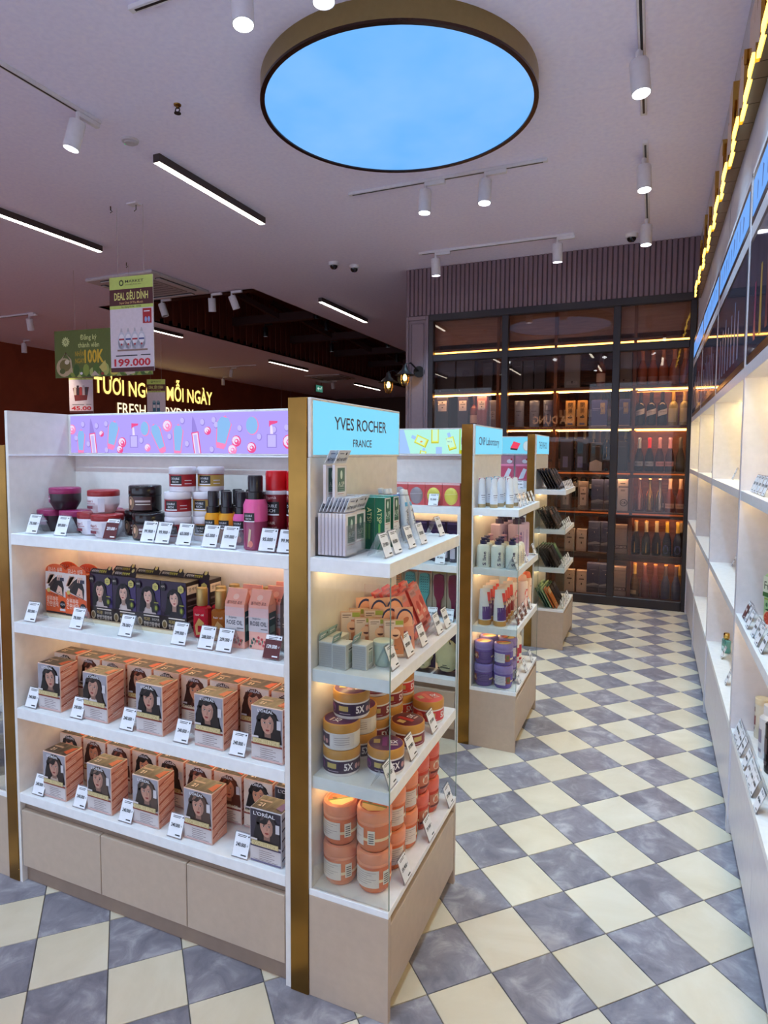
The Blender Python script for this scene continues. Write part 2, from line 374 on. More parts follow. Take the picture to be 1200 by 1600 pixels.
# ================================================================== LIGHT FITTINGS
def disc():
    t = thing('ceiling_lightbox', 'large round ceiling lightbox with sky blue face and brass drum rim', 'ceiling light', (-.76, 1.94, CZ))
    R = .752; h = .11
    b = MB().lathe([(R-.012, 0), (R, 0), (R, -h), (R-.02, -h), (R-.02, -h+.012)], mat('drum_brass', (150, 126, 80), .35, metal=.6), 96); b.build('drum', t)
    MB().lathe([(R-.022, -h+.01), (R+.003, -h+.01), (R+.003, -h-.003), (R-.022, -h-.003), (R-.022, -h+.01)], C(66, 42, 34, .25, metal=.6), 96).build('rim', t)
    m = bpy.data.materials.new('sky_face'); m.use_nodes = True; nt = m.node_tree; b = nt.nodes['Principled BSDF']
    tc = nt.nodes.new('ShaderNodeTexCoord'); nz = nt.nodes.new('ShaderNodeTexNoise'); nz.inputs['Scale'].default_value = 2.2; nz.inputs['Detail'].default_value = 3
    cr = nt.nodes.new('ShaderNodeValToRGB'); e = cr.color_ramp.elements
    e[0].position = .3; e[0].color = lin((104, 178, 255))+(1,); e[1].position = .75; e[1].color = lin((132, 190, 255))+(1,)
    nt.links.new(tc.outputs['Object'], nz.inputs['Vector']); nt.links.new(nz.outputs['Fac'], cr.inputs[0])
    nt.links.new(cr.outputs[0], b.inputs['Emission Color']); b.inputs['Emission Strength'].default_value = .765; b.inputs['Base Color'].default_value = (.02, .03, .05, 1)
    MB().lathe([(0, -h+.006), (R-.021, -h+.006)], m, 96).build('glowing_face', t)
disc()
def track(x0, y0, x1, y1, label):
    b = MB()
    if abs(x1-x0) > abs(y1-y0): b.box(x0, y0-.017, CZ-.022, x1, y0+.017, CZ, LAMPW, .002)
    else: b.box(x0-.017, y0, CZ-.022, x0+.017, y1, CZ, LAMPW, .002)
    t = thing('track_rail', label, 'light track'); b.build('rail', t)
    d = MB()
    if abs(x1-x0) > abs(y1-y0): d.box(x0+.03, y0-.006, CZ-.0235, x1-.03, y0+.006, CZ-.0215, BLACK)
    else: d.box(x0-.006, y0+.03, CZ-.0235, x0+.006, y1-.03, CZ-.0215, BLACK)
    d.build('slot', t)
def spot(x, y, label, aim=(0, 0, -1), along='X', watts=SPOT_W, angle=78, col=SPOT_COL, body=LAMPW, sc=1., lit=True, zt=CZ-.022):
    t = thing('track_spotlight', label, 'spotlight', (x, y, zt), 0, 'ceiling track spotlights')
    b = MB()
    if along == 'X': b.box(.0*sc, -.016, -.028*sc, .15*sc, .016, 0, body, .003)
    else: b.box(-.016, .0, -.028*sc, .016, .15*sc, 0, body, .003)
    b.build('adapter', t)
    MB().tube([(0, 0, -.0), (0, 0, -.075*sc)], .011*sc, body, 8).build('stem', t)
    d = Vector(aim).normalized(); q = d.to_track_quat('-Z', 'Y')
    L = .165*sc; r = .046*sc; base = Vector((0, 0, -.055*sc))
    h = MB(); h.M = Matrix.Translation(base) @ q.to_matrix().to_4x4()
    h.lathe([(0, 0), (r*.92, 0), (r, -.006), (r, -L), (r*.9, -L), (r*.86, -L+.012)], body, 24); h.build('lamp_head', t)
    f = MB(); f.M = h.M; f.lathe([(0, -L+.008), (r*.88, -L+.008)], SPOTLENS if lit else C(120, 116, 120), 24); f.build('lens', t)
    if lit and watts:
        l = bpy.data.lights.new('lamp', 'SPOT'); l.energy = watts; l.color = col; l.spot_size = math.radians(angle); l.spot_blend = .7; l.shadow_soft_size = .035
        o = bpy.data.objects.new('lamp', l); COL.objects.link(o); o.parent = t; o.location = base+d*(L+.004); o.rotation_euler = q.to_euler()
track(-1.615, 3.07, -.123, 3.07, 'white light track just beyond the round blue lightbox')
track(-1.613, 4.66, -.128, 4.66, 'white light track in front of the fluted fascia')
track(-2.535, -.6, -2.535, 1.52, 'white light track running past the smoke detector over the hair dye gondola')
track(.482, .2, .482, 2.695, 'nearer of two white tracks along the cabinet wall')
track(.485, 3.05, .485, 4.6, 'farther of two white tracks along the cabinet wall')
track(-1.62, .84, -.12, .84, 'white light track in front of the round blue lightbox, mostly above the frame')
spot(-.995, 3.07, 'white spotlight nearer the pillar on the track beyond the blue lightbox', (-.02, -.05, -1))
spot(-.55, 3.07, 'white spotlight nearer the cabinets on the track beyond the blue lightbox', (0, -.10, -1))
spot(-1.44, 4.66, 'white spotlight nearer the pillar on the track before the fluted fascia', (0, .1, -1))
spot(-.27, 4.66, 'white spotlight nearer the cabinets on the track before the fluted fascia', (0, .1, -1))
spot(-2.535, 1.36, 'white spotlight on the track beside the smoke detector, tilted to the gondola', (-.20, -.16, -1), 'Y')
spot(.470, 2.03, 'biggest white spotlight on the nearer cabinet-side track', (.10, -.12, -1), 'Y')
spot(.476, 3.27, 'white spotlight at the near end of the farther cabinet-side track', (.05, -.12, -1), 'Y')
spot(.48, 4.47, 'white spotlight beside the dome camera on the farther cabinet-side track', (.0, -.05, -1), 'Y')
spot(-1.02, .84, 'white spotlight hanging into the top edge of the view before the lightbox', (.10, -.08, -1))
spot(-.645, .84, 'lit lens at the very top edge beside the brass drum of the lightbox', (.05, 0, -1))
for i, (x, y, aim) in enumerate(((-1.2, -.9, (0, .75, -1)), (-.3, -.9, (0, .7, -1)), (.5, -.6, (.25, .3, -1)), (-2.1, -.9, (.1, .7, -1)), (-.6, -2.6, (0, .3, -1)), (-2.6, -2.6, (0, .3, -1)), (.4, .6, (.3, .3, -1)))):  # unseen spots added to light the front of the scene
    spot(x, y, 'white track spotlight added unseen over the aisle, %s along' % ORD[i], aim)
track(-2.1, -.9, .6, -.9, 'added white light track above the viewer')  # unseen rail added along with those spots
def linear(x0, y0, y1, label, wdt=.058):
    t = thing('linear_light', label, 'linear light', (x0, (y0+y1)/2, CZ), 0, 'linear ceiling lights')
    L = (y1-y0)/2; fr = C(66, 52, 50, .4)
    MB().box(-wdt/2, -L, -.055, wdt/2, L, 0, fr, .003).build('housing', t)
    MB().box(-wdt/2+.006, -L+.006, -.0575, wdt/2-.006, L-.006, -.054, E_(255, 246, 228, LINEAR)).build('diffuser', t)
linear(-2.52, 1.98, 3.25, 'dark linear ceiling light between the smoke detector and the lightbox')
linear(-4.40, 2.05, 3.27, 'dark linear ceiling light running out at the edge of the photo')
linear(-3.41, 5.9, 7.33, 'dark linear ceiling light beside the timber coffer')
linear(-6.82, 5.9, 7.27, 'dark linear ceiling light beyond the hanging price poster')
linear(-7.05, 10.3, 11.95, 'dark linear ceiling light past the coffer, above the lightbox print')
linear(-7.3, 15.1, 16.9, 'most distant linear ceiling light, beside the pier lanterns')
for i, (x, y) in enumerate(((-2.5, -1.9), (-2.5, -4.2), (-.6, -1.9), (-.6, -4.2), (.7, -1.2), (.7, -3.6), (-4.4, -1.6), (-4.4, -4.2), (-6.9, 2.0), (-8.8, 3.4))):  # unseen fittings added as fill for upright faces
    linear(x, y, y+1.27, 'dark linear ceiling light added unseen as fill, %s of those around the viewer' % ORD[i])
# store lights on the far side
track(-9.3, 5.1, -7.65, 5.1, 'white light track near the brown wall with one lit spot')
spot(-7.75, 5.1, 'tilted white spotlight on the track near the brown wall', (-.25, .35, -1), 'X', watts=70, col=(1, .80, .60))
spot(-9.75, 6.55, 'unlit white spotlight close to the corner of the brown wall', (0, 0, -1), 'X', lit=False)
track(-9.1, 10.9, -7.8, 10.9, 'thin white track above the glowing slogan')
spot(-8.55, 11.0, 'white spotlight above the glowing slogan', (-.2, 0, -1), 'X', watts=90, col=(1, .78, .55))
spot(-9.85, 12.4, 'unlit white cylinder spotlight above the end of the slogan', (0, 0, -1), 'X', lit=False)
spot(-5.32, 5.12, 'unlit white spotlight beside the air conditioner cassette', (.3, .1, -1), 'X', lit=False)
spot(-4.52, 5.12, 'lit white spotlight at the coffer corner', (-.1, .2, -1), 'X', watts=18)
spot(-4.22, 5.12, 'unlit white spotlight at the coffer corner, next to the lit one', (.25, .3, -1), 'X', lit=False)
for i, (x, y, lit) in enumerate(((-5.9, 8.4, True), (-4.6, 8.3, False), (-5.6, 10.4, True), (-4.3, 7.4, False), (-4.9, 12.3, False), (-4.3, 10.3, True), (-5.4, 14.4, True))):
    spot(x, y, ('lit' if lit else 'unlit')+' black spotlight under the coffer beams, %s going inward' % ORD[i], (0, .1, -1), 'X', watts=10 if lit else 0, body=BLACK, lit=lit, zt=CZ+.31)
for i, (x, y) in enumerate(((-5.6, 1.2), (-7.6, 1.2), (-5.6, -1.6), (-7.6, 4.0), (-9.0, 7.6))):  # unseen warm lamps added to brighten the far department
    spot(x, y, 'white spotlight added unseen over the food hall, %s going inward' % ORD[i], (-.1, .1, -1), 'X', watts=40, col=(1, .72, .5), angle=100)
for i, (x, y) in enumerate(((-7.6, 14.3), (-3.4, 12.6), (-3.1, 15.))):
    spot(x, y, 'small white spotlight far down the store, %s in depth' % ORD[i], (0, .2, -1), 'X', watts=14, col=(1, .85, .7))
# air conditioner cassettes
def cassette(x, y, label, s=.5):
    t = thing('air_conditioner', label, 'air conditioner', (x, y, CZ-.0005))
    W = mat('aircon_white', (206, 198, 200), .5)
    MB().box(-s, -s, -.035, s, s, 0, W, .012).build('cover', t)
    MB().box(-s*.62, -s*.62, -.045, s*.62, s*.62, -.035, C(176, 166, 168), .004).build('grille', t)
    for a in range(4):
        b = MB(); b.M = Matrix.Rotation(a*PI/2, 4, 'Z'); b.box(-s*.62, -s*.9, -.043, s*.62, -s*.74, -.034, C(60, 54, 58)); b.box(-s*.62, -s*.88, -.052, s*.62, -s*.78, -.044, W); b.build('louvre', t)
    for k in range(7): MB().box(-s*.55, -s*.5+k*s*.165, -.048, s*.55, -s*.46+k*s*.165, -.044, C(120, 112, 116)).build('slat', t)
cassette(-5.0, 4.56, 'white square ceiling air conditioner behind the hanging price poster')
cassette(-7.3, 13.6, 'distant white ceiling air conditioner above the cyan sign')
def dome(x, y, label, rz=0):
    t = thing('dome_camera', label, 'security camera', (x, y, CZ), rz)
    MB().lathe([(0, 0), (.055, 0), (.052, -.03), (.04, -.034)], LAMPW, 24).build('base', t)
    MB().lathe([(.04, -.033), (.038, -.05), (.024, -.066), (0, -.071)], C(20, 18, 22, .1), 20).build('dome', t)
    MB().lathe([(.012, -.06), (.011, -.074), (0, -.075)], C(60, 60, 70, .1), 12, cx=.012, cy=-.012).build('camera_lens', t)
dome(-2.55, 4.62, 'white dome camera, the one farther from the fascia of the pair')
dome(-2.40, 4.80, 'white dome camera with dark bubble, lower of the pair above the pier')
dome(.35, 4.90, 'white dome camera between the fascia and the cabinet-side spotlight')
t = thing('smoke_detector', 'flat white smoke detector with green light beside the track', 'smoke detector', (-2.54, 1.77, CZ))
MB().lathe([(0, 0), (.055, 0), (.05, -.014), (.036, -.017), (.034, -.024), (0, -.026)], mat('detector_white', (196, 188, 194), .5), 28).build('housing', t)
MB().lathe([(.006, -.016), (.005, -.021), (0, -.022)], E_(60, 220, 130, 1.2), 10, cx=-.04).build('indicator', t)
t = thing('sprinkler', 'small dark sprinkler head in the plain ceiling', 'sprinkler', (-1.975, 1.56, CZ))
MB().lathe([(0, 0), (.022, 0), (.02, -.006), (.009, -.008), (.009, -.02)], BRASS, 16).build('escutcheon', t)
MB().tube([(-.01, 0, -.018), (-.016, 0, -.032), (-.006, 0, -.048)], .0035, BLACK).tube([(.01, 0, -.018), (.016, 0, -.032), (.006, 0, -.048)], .0035, BLACK).build('arms', t)
MB().lathe([(0, -.046), (.02, -.047), (.02, -.05), (0, -.051)], BLACK, 14).build('deflector', t)
t = thing('ceiling_speaker_plate', 'thin white sensor plate with a bent bracket beside the poster hooks', 'sensor', (-3.30, 2.58, CZ))
MB().box(-.05, -.035, -.012, .05, .035, 0, LAMPW, .003).build('plate', t); MB().tube([(.02, 0, -.01), (.02, 0, -.05), (.0, 0, -.06)], .004, C(70, 60, 62)).build('bracket', t)
for i, (x, y, s) in enumerate(((-3.52, 2.55, 'close to the sensor plate'), (-4.57, 3.77, 'straight above the price poster'), (-1.28, .1, 'alone near the lightbox'))):
    t = thing('ceiling_hook', 'tiny dark ceiling hook '+s, 'hook', (x, y, CZ)); MB().tube([(0, 0, 0), (0, 0, -.03), (.018, 0, -.045), (-.004, 0, -.05)], .005, C(60, 48, 48)).build('hook', t)
t = thing('exit_sign', 'small green exit sign hanging far under the coffer edge', 'exit sign', (-8.2, 14.6, 3.2))
MB().tube([(0, -.15, .2), (0, -.15, .29)], .006, C(60, 60, 60)).tube([(0, .15, .2), (0, .15, .29)], .006, C(60, 60, 60)).build('hanger', t)
MB().box(-.02, -.2, 0, .02, .2, .2, C(40, 60, 56)).build('case', t)
b = MB(); b.M = frame((.0, -.0, 0), (.9, .45, 0), (0, 0, 1)); b.M = RIGHT(.021); b.rect(-.19, .01, .19, .19, 0, E_(70, 150, 130, .6)); b.rect(-.05, .09, .12, .11, .001, E_(230, 250, 240, .8)); b.poly([(-.12, .1, .001), (-.05, .15, .001), (-.05, .05, .001)], E_(230, 250, 240, .8)); b.ell(.13, .14, .02, .02, .001, E_(230, 250, 240, .8), 8); b.build('face', t)
# pier lanterns
def lantern(x, z, y, label):
    t = thing('wall_lantern', label, 'wall lamp', (x, y, z))
    BK = C(30, 22, 24, .5)
    MB().tube([(.10, YB-.025-y, .02), (.09, YB-.012-y, .02)], .062, BK, 20).build('rosette', t)
    MB().tube([(.09, YB-.02-y, .03), (.05, .04, .10), (.0, 0, .085), (0, 0, .05)], .009, BK, 8).build('arm', t)
    MB().lathe([(.02, .075), (.028, .05), (.032, .03), (.085, -.02), (.11, -.03), (.108, -.034), (.08, -.024), (.03, .02)], BK, 24).build('shade', t)
    MB().lathe([(.034, .0), (.046, -.03), (.046, -.09), (.04, -.12), (.02, -.135), (0, -.14)], glass('lantern_glass', (255, 240, 200), .6), 18).build('glass_jar', t)
    MB().lathe([(0, -.02), (.014, -.03), (.022, -.06), (.016, -.085), (0, -.095)], E_(255, 226, 130, 9.), 12).build('bulb', t)
    g = MB()
    for k in range(6):
        a = k*PI/3; g.tube([(.05*math.cos(a), .05*math.sin(a), 0), (.052*math.cos(a), .052*math.sin(a), -.09), (.03*math.cos(a), .03*math.sin(a), -.14), (0, 0, -.15)], .003, BRASS, 4)
    g.lathe([(.053, -.098), (.055, -.1), (.053, -.102)], BRASS, 18); g.build('cage', t)
lantern(-1.88, 2.36, 4.98, 'black caged lantern with glowing bulb, nearer the wine-room door')
lantern(-2.07, 2.29, 4.98, 'black caged lantern with glowing bulb, farther from the wine-room door')
# ================================================================== GONDOLAS
GX0, GX1 = -1.390, -.293           # outer faces of the long unit
Z1, Z2, Z3, Z4 = 1.223, .922, .623, .322
GW = .615
def led(b, x0, x1, y, z, m=None): b.box(x0, y-.006, z-.005, x1, y+.006, z, m or LEDW)
def gondola(y0, label, print_fn, bg, thick_label):
    t = thing('display_gondola', label, 'display unit', (0, y0, 0))
    b = MB(); b.M = RIGHT(GX0); b.prism([(0, 0), (GW-.006, 0), (GW-.006, 1.634), (0, 1.634)], 0, .012, WHITE); b.build('side_panel', t)
    MB().box(GX1-.018, 0, 0, GX1, GW-.006, Z1-.037, WHITE, .001).build('side_panel', t)
    MB().box(GX0+.012, .268, .3, GX1, .30, 1.634, WHITE).build('back_panel', t)
    MB().box(GX0+.012, .300, .0, GX1, GW-.006, 1.634, WHITE).build('rear_body', t)
    MB().box(GX0+.0122, -.0015, Z1-.037, GX1-.0002, .2675, Z1, SHELF, .001).build('top_shelf', t)
    for z in (Z2, Z3):
        s = MB().box(GX0+.012, 0, z-.036, GX1-.018, .27, z, SHELF, .001).build('shelf', t)
    MB().box(GX0+.012, 0, Z4-.032, GX1-.018, .27, Z4, SHELF, .001).build('base_deck', t)
    for z in (Z1-.037, Z2-.036, Z3-.036):
        b = MB(); led(b, GX0+.03, GX1-.03, .235, z); b.build('led_strip', t)
    MB().box(GX0+.012, .02, .0, GX1-.018, .03, Z4-.032, GAPM).build('toe_kick', t)
    xs = [GX0+.016, -1.008, -.659, GX1-.02]
    for k in range(3): MB().box(xs[k]+.0012, .001, .062, xs[k+1]-.0012, .019, .262, DRAWER, .0015).build('drawer_front', t)
    # header light box with its printed face
    hb = MB().box(GX0+.012, .240, 1.489, GX1, .268, 1.634, WHITE, .002)
    h = hb.build('lightbox', t)
    p = MB(); p.M = FRONT(.239); p.rect(GX0+.026, 1.4945, GX1-.004, 1.627, 0, bg); p.clip = (GX0+.026, 1.4945, GX1-.004, 1.627); print_fn(p, GX0+.026, GX1-.004, 1.4945, 1.627); p.build('backlit_print', h)
    m = MB().box(GX0+.0125, .234, 1.4835, GX1-.0003, .2395, 1.489, mat('ledge_white', (246, 244, 250), .3)).box(GX0+.0122, .0, 1.4835, GX0+.0145, .234, 1.489, MATS['ledge_white']).build('ledge', h)
    # brass corner post between the long side and the end display
    q = thing('brass_post', thick_label, 'post', (-.2625, y0, 0))
    MB().box(-.0300, -.004, 0, .0262, GW-.01, 1.643, BRASS, .001).build('post_cladding', q)
    return t
def endcap(y0, label, sign, sx=1, x=-.236, extra=None, kick=True):
    """aisle-end display of a gondola: lit name board, three shelves between glass cheeks, drawer base"""
    t = thing('end_display', label, 'display unit', (x, y0, 0)); t.scale = (sx, 1, 1)
    D = .236; W = GW
    MB().box(.0, .0005, .3085, .008, W-.0005, 1.4855, WHITE).build('back_panel', t)
    MB().box(.0083, -.0015, Z1-.037, D, W+.001, Z1, SHELF, .001).build('top_shelf', t)
    for z in (.92, .624): MB().box(.008, .008, z-.034, D-.002, W-.008, z, SHELF, .001).build('shelf', t)
    for z in (Z1-.037, .92-.034, .624-.034):
        b = MB(); b.box(.03, .03, z-.005, .042, W-.03, z, LEDW); b.build('led_strip', t)
    for y in (.001, W-.006):
        g = MB().box(.006, y, .312, D, y+.005, Z1-.037, PANE).build('glass_cheek', t)
        MB().box(D-.001, y, .312, D+.0005, y+.005, Z1-.037, GLEDGE).build('glass_edge', g)
    MB().box(0, 0, .29, D, W, .308, SHELF, .001).build('base_top', t)
    for y in (0, W-.018): MB().box(0, y, 0, D, y+.018, .29, DRAWER, .001).build('base_side', t)
    MB().box(.02, .018, .02, D-.03, W-.018, .29, GAPM).build('base_core', t)
    MB().box(D-.019, .0195, .055, D-.001, W-.0195, .262, DRAWER, .0015).build('drawer_front', t)
    if sign:
        h = MB().box(-.0, 0, 1.486, .012, W+.012, 1.6424, WHITE, .002).build('lightbox', t)
        p = MB(); p.M = RIGHT(.0125); p.rect(.008, 1.493, W+.004, 1.6355, 0, E_(118, 214, 250, 1.)); p.build('glowing_face', h)
        p = MB(); p.M = RIGHT(.0125); sign(p, W); p.build('lettering', h)
    return t
NAVY = mat('sign_letter', (70, 42, 74), .5)
def sign1(p, W):
    p.text('YVES ROCHER', .315, 1.582, .036, .0012, NAVY, .375, .012); p.text('FRANCE', .315, 1.527, .023, .0012, NAVY, .135, .012)
def sign2(p, W): p.text('CNP Laboratory', .30, 1.562, .042, .0012, mat('sign_letter_indigo', (60, 50, 110), .5), .46, .01)
def sign3(p, W):
    NB = mat('sign_letter_blue', (40, 70, 120), .5); p.text('THE WHOO', .30, 1.562, .055, .0012, NB, .40, .008)
def blob(p, pts, w, m): p.poly([(a, b, w) for a, b in pts], m)
def print_pink(p, u0, u1, v0, v1):
    L = (u1-u0)
    def X(a): return u0+L*a/1160
    def Y(b): return v0+(v1-v0)*(1-b/215)
    k = L/1160; CY = E_(136, 186, 238); PK = E_(246, 132, 190); LV = E_(196, 184, 255); WH = E_(236, 222, 255); DP = E_(236, 70, 140); ST = E_(150, 130, 220)
    def tube_(a, b, ln, wd, rot, m1=CY, cap=PK, tip=False):
        c, s = math.cos(rot), math.sin(rot)
        T = lambda x, y: (X(a)+k*(x*c-y*s), Y(b)+k*(x*s+y*c))
        blob(p, [T(-wd*.62-3, -ln/2), T(wd*.62+3, -ln/2), T(wd+4, ln*.3), T(0, ln/2+5), T(-wd-4, ln*.3)], .0004, PK)
        blob(p, [T(-wd*.6, -ln/2+6), T(wd*.6, -ln/2+6), T(wd, ln*.3), T(wd*.5, ln*.48), T(-wd*.5, ln*.48), T(-wd, ln*.3)], .0008, m1)
        blob(p, [T(-wd*.6, -ln/2-8), T(wd*.6, -ln/2-8), T(wd*.6, -ln/2+12), T(-wd*.6, -ln/2+12)], .0012, cap)
    def pen(a, b, rot):
        c, s = math.cos(rot), math.sin(rot); T = lambda x, y: (X(a)+k*(x*c-y*s), Y(b)+k*(x*s+y*c))
        blob(p, [T(-16, -75), T(16, -75), T(16, 20), T(-16, 20)], .0004, DP); blob(p, [T(-12, -70), T(12, -70), T(12, 16), T(-12, 16)], .0008, WH); blob(p, [T(-7, -64), T(7, -64), T(7, 10), T(-7, 10)], .0012, LV)
        blob(p, [T(-13, 20), T(13, 20), T(6, 60), T(0, 78), T(-6, 60)], .0008, ST)
    def rose(a, b, r, m=PK):
        p.ell(X(a), Y(b), k*r, k*r, .0006, m, 12); p.ell(X(a)-k*2, Y(b)+k*2, k*r*.8, k*r*.75, .001, WH, 10); p.ell(X(a)+k*2, Y(b)-k*2, k*r*.5, k*r*.5, .0014, m, 8); p.ell(X(a), Y(b), k*r*.25, k*r*.25, .0018, WH, 6)
    def pump(a, b):
        blob(p, [(X(a-20), Y(b+55)), (X(a+20), Y(b+55)), (X(a+20), Y(b-15)), (X(a-20), Y(b-15))], .0006, ST); blob(p, [(X(a-16), Y(b+50)), (X(a+16), Y(b+50)), (X(a+16), Y(b-10)), (X(a-16), Y(b-10))], .001, LV)
        blob(p, [(X(a-6), Y(b-15)), (X(a+6), Y(b-15)), (X(a+2), Y(b-58)), (X(a-6), Y(b-60))], .0008, WH); blob(p, [(X(a-10), Y(b-82)), (X(a+24), Y(b-80)), (X(a+22), Y(b-70)), (X(a-2), Y(b-62)), (X(a-10), Y(b-50))], .0012, DP)
    tube_(55, 150, 90, 19, -.05); pen(118, 130, .12); tube_(222, 110, 100, 25, -.22); pump(328, 130); p.ell(X(384), Y(80), k*21, k*28, .0005, PK, 16); p.ell(X(382), Y(78), k*19, k*26, .0009, CY, 16)
    tube_(446, 130, 105, 21, .42); tube_(538, 140, 105, 21, -.05); pen(618, 130, .15); tube_(738, 100, 105, 29, -.2); p.ell(X(862), Y(72), k*26, k*32, .0005, PK, 16); p.ell(X(860), Y(70), k*24, k*30, .0009, CY, 16)
    pump(940, 130); tube_(1090, 100, 120, 36, .35)
    for a, b, r in ((8, 78, 20), (165, 105, 12), (490, 65, 22), (270, 155, 20), (258, 195, 16), (395, 185, 15), (672, 95, 15), (795, 150, 20), (778, 195, 19), (858, 184, 19), (1008, 155, 25), (1036, 198, 22), (1150, 90, 18)): rose(a, b, r, DP if (a*7) % 3 == 0 else PK)
    for a, b in ((68, 50), (140, 60), (190, 50), (30, 130), (95, 165), (190, 200), (500, 125), (365, 145), (560, 40), (650, 50), (700, 40), (710, 65), (580, 165), (690, 195), (810, 85), (890, 130), (950, 95), (1000, 85), (1130, 30), (1140, 200), (1105, 55), (1125, 210)):
        p.ell(X(a), Y(b), k*11, k*13, .0004, ST, 10); p.ell(X(a)-k*1.5, Y(b)+k*1.5, k*9, k*10.5, .0007, LV, 10)
def print_yellow(p, u0, u1, v0, v1):
    OL = E_(190, 190, 20); YL = E_(226, 236, 96); PB = E_(160, 196, 250); MINT = E_(196, 244, 216); OR = E_(240, 160, 50); NV = E_(60, 60, 140); GR = E_(120, 230, 120)
    H = v1-v0; x1 = u1
    def bot(cu, cv, ln, wd, rot, a=YL, b=OL, cap=PB):
        c, s = math.cos(rot), math.sin(rot); T = lambda x, y: (cu+x*c-y*s, cv+x*s+y*c)
        blob(p, [T(-wd-.004, -ln/2-.006), T(wd+.002, -ln/2-.006), T(wd+.002, ln*.3), T(-wd-.004, ln*.3)], .0004, b)
        blob(p, [T(-wd, -ln/2), T(wd, -ln/2), T(wd, ln*.3), T(-wd, ln*.3)], .0008, a); blob(p, [T(-wd*.75, -ln/2+.008), T(wd*.75, -ln/2+.008), T(wd*.75, ln*.2), T(-wd*.75, ln*.2)], .0012, MINT)
        blob(p, [T(-wd*.45, ln*.3), T(wd*.45, ln*.3), T(wd*.45, ln*.62), T(-wd*.45, ln*.62)], .0008, cap)
    blob(p, [(u0, v0, ), (x1-.36, v0), (x1-.40, v1), (u0, v1)], .0002, PB)
    bot(x1-.305, v0+H*.56, .085, .021, 1.15); p.ell(x1-.295, v0+H*.5, .008, .005, .0016, OR, 8)
    bot(x1-.215, v1-.01, .12, .019, 0); bot(x1-.125, v0+H*.5, .08, .019, .3, b=OL); p.rect(x1-.15, v0+H*.36, x1-.115, v0+H*.62, .0018, MINT); p.text('NO 3', x1-.132, v0+H*.5, .008, .0022, NV)
    bot(x1-.285, v0+.0, .05, .016, -.2); p.rect(x1-.21, v0, x1-.175, v0+H*.28, .0006, PB)
    p.rect(x1-.078, v0, x1-.074, v1, .0006, OL); p.rect(x1-.074, v0, x1, v1, .0005, GR); p.rect(x1-.07, v0+H*.16, x1-.006, v1, .0008, MINT); p.rect(x1-.074, v0, x1, v0+H*.14, .0009, OL); p.rect(x1-.066, v0+H*.38, x1-.047, v0+H*.67, .0012, NV)
    p.rect(x1-.055, v0+H*.16, x1-.035, v1, .001, E_(150, 246, 190))
    bot(x1-.5, v0+H*.5, .09, .02, -.6); bot(x1-.64, v0+H*.5, .09, .02, .9); bot(x1-.8, v0+H*.5, .09, .02, -.3); bot(x1-.95, v0+H*.5, .09, .02, .5)
def print_aqua(p, u0, u1, v0, v1):
    H = v1-v0; x1 = u1
    for q in range(4):
        c = x1-.075-q*.26
        p.ell(c+.03, v0+H*.45, .03, .042, .0005, E_(150, 176, 196), 18); p.ell(c+.03, v0+H*.47, .026, .036, .0009, E_(190, 206, 216), 18)
        blob(p, [(c-.10, v0+H*.35), (c-.04, v0+H*.3), (c-.02, v0+H*.62), (c-.075, v0+H*.75)], .0006, E_(236, 64, 96)); blob(p, [(c-.10, v0+H*.35), (c-.04, v0+H*.3), (c-.045, v0+H*.2), (c-.1, v0+H*.24)], .0006, E_(70, 40, 50))
Y2, Y3 = 1.655, 3.47
gondola(0, 'front white gondola with hair dye shelves and a lilac backlit beauty print', print_pink, E_(176, 158, 248), 'brass corner post beside the YVES ROCHER light box, at the front')
endcap(0, 'end display under the YVES ROCHER FRANCE sign, with glass sides', sign1)
gondola(Y2, 'second white gondola with hairbrush shelves and a yellow and mint backlit print', print_yellow, E_(176, 240, 226), 'brass corner post beside the CNP Laboratory light box')
endcap(Y2, 'end display under the CNP Laboratory sign, stocked with pump bottles', sign2)
gondola(Y3, 'third white gondola with an aqua backlit print, behind the CNP Laboratory display', print_aqua, E_(112, 206, 240), 'brass corner post beside the THE WHOO light box, deepest of three')
endcap(Y3, 'last end display under the THE WHOO sign, holding black mask packets', sign3)
# mirrored end display and post on the near gondola's other end, cut by the frame edge
q = thing('brass_post', 'brass corner post cut by the frame edge, beside the tall white side panel', 'post', (-1.4165, 0, 0))
MB().box(-.024, -.003, 0, .0255, GW-.01, 1.52, BRASS, .001).build('post_cladding', q)
endcap(0, 'white display end cut by the frame edge, beyond the outer brass post', None, -1, -1.442)
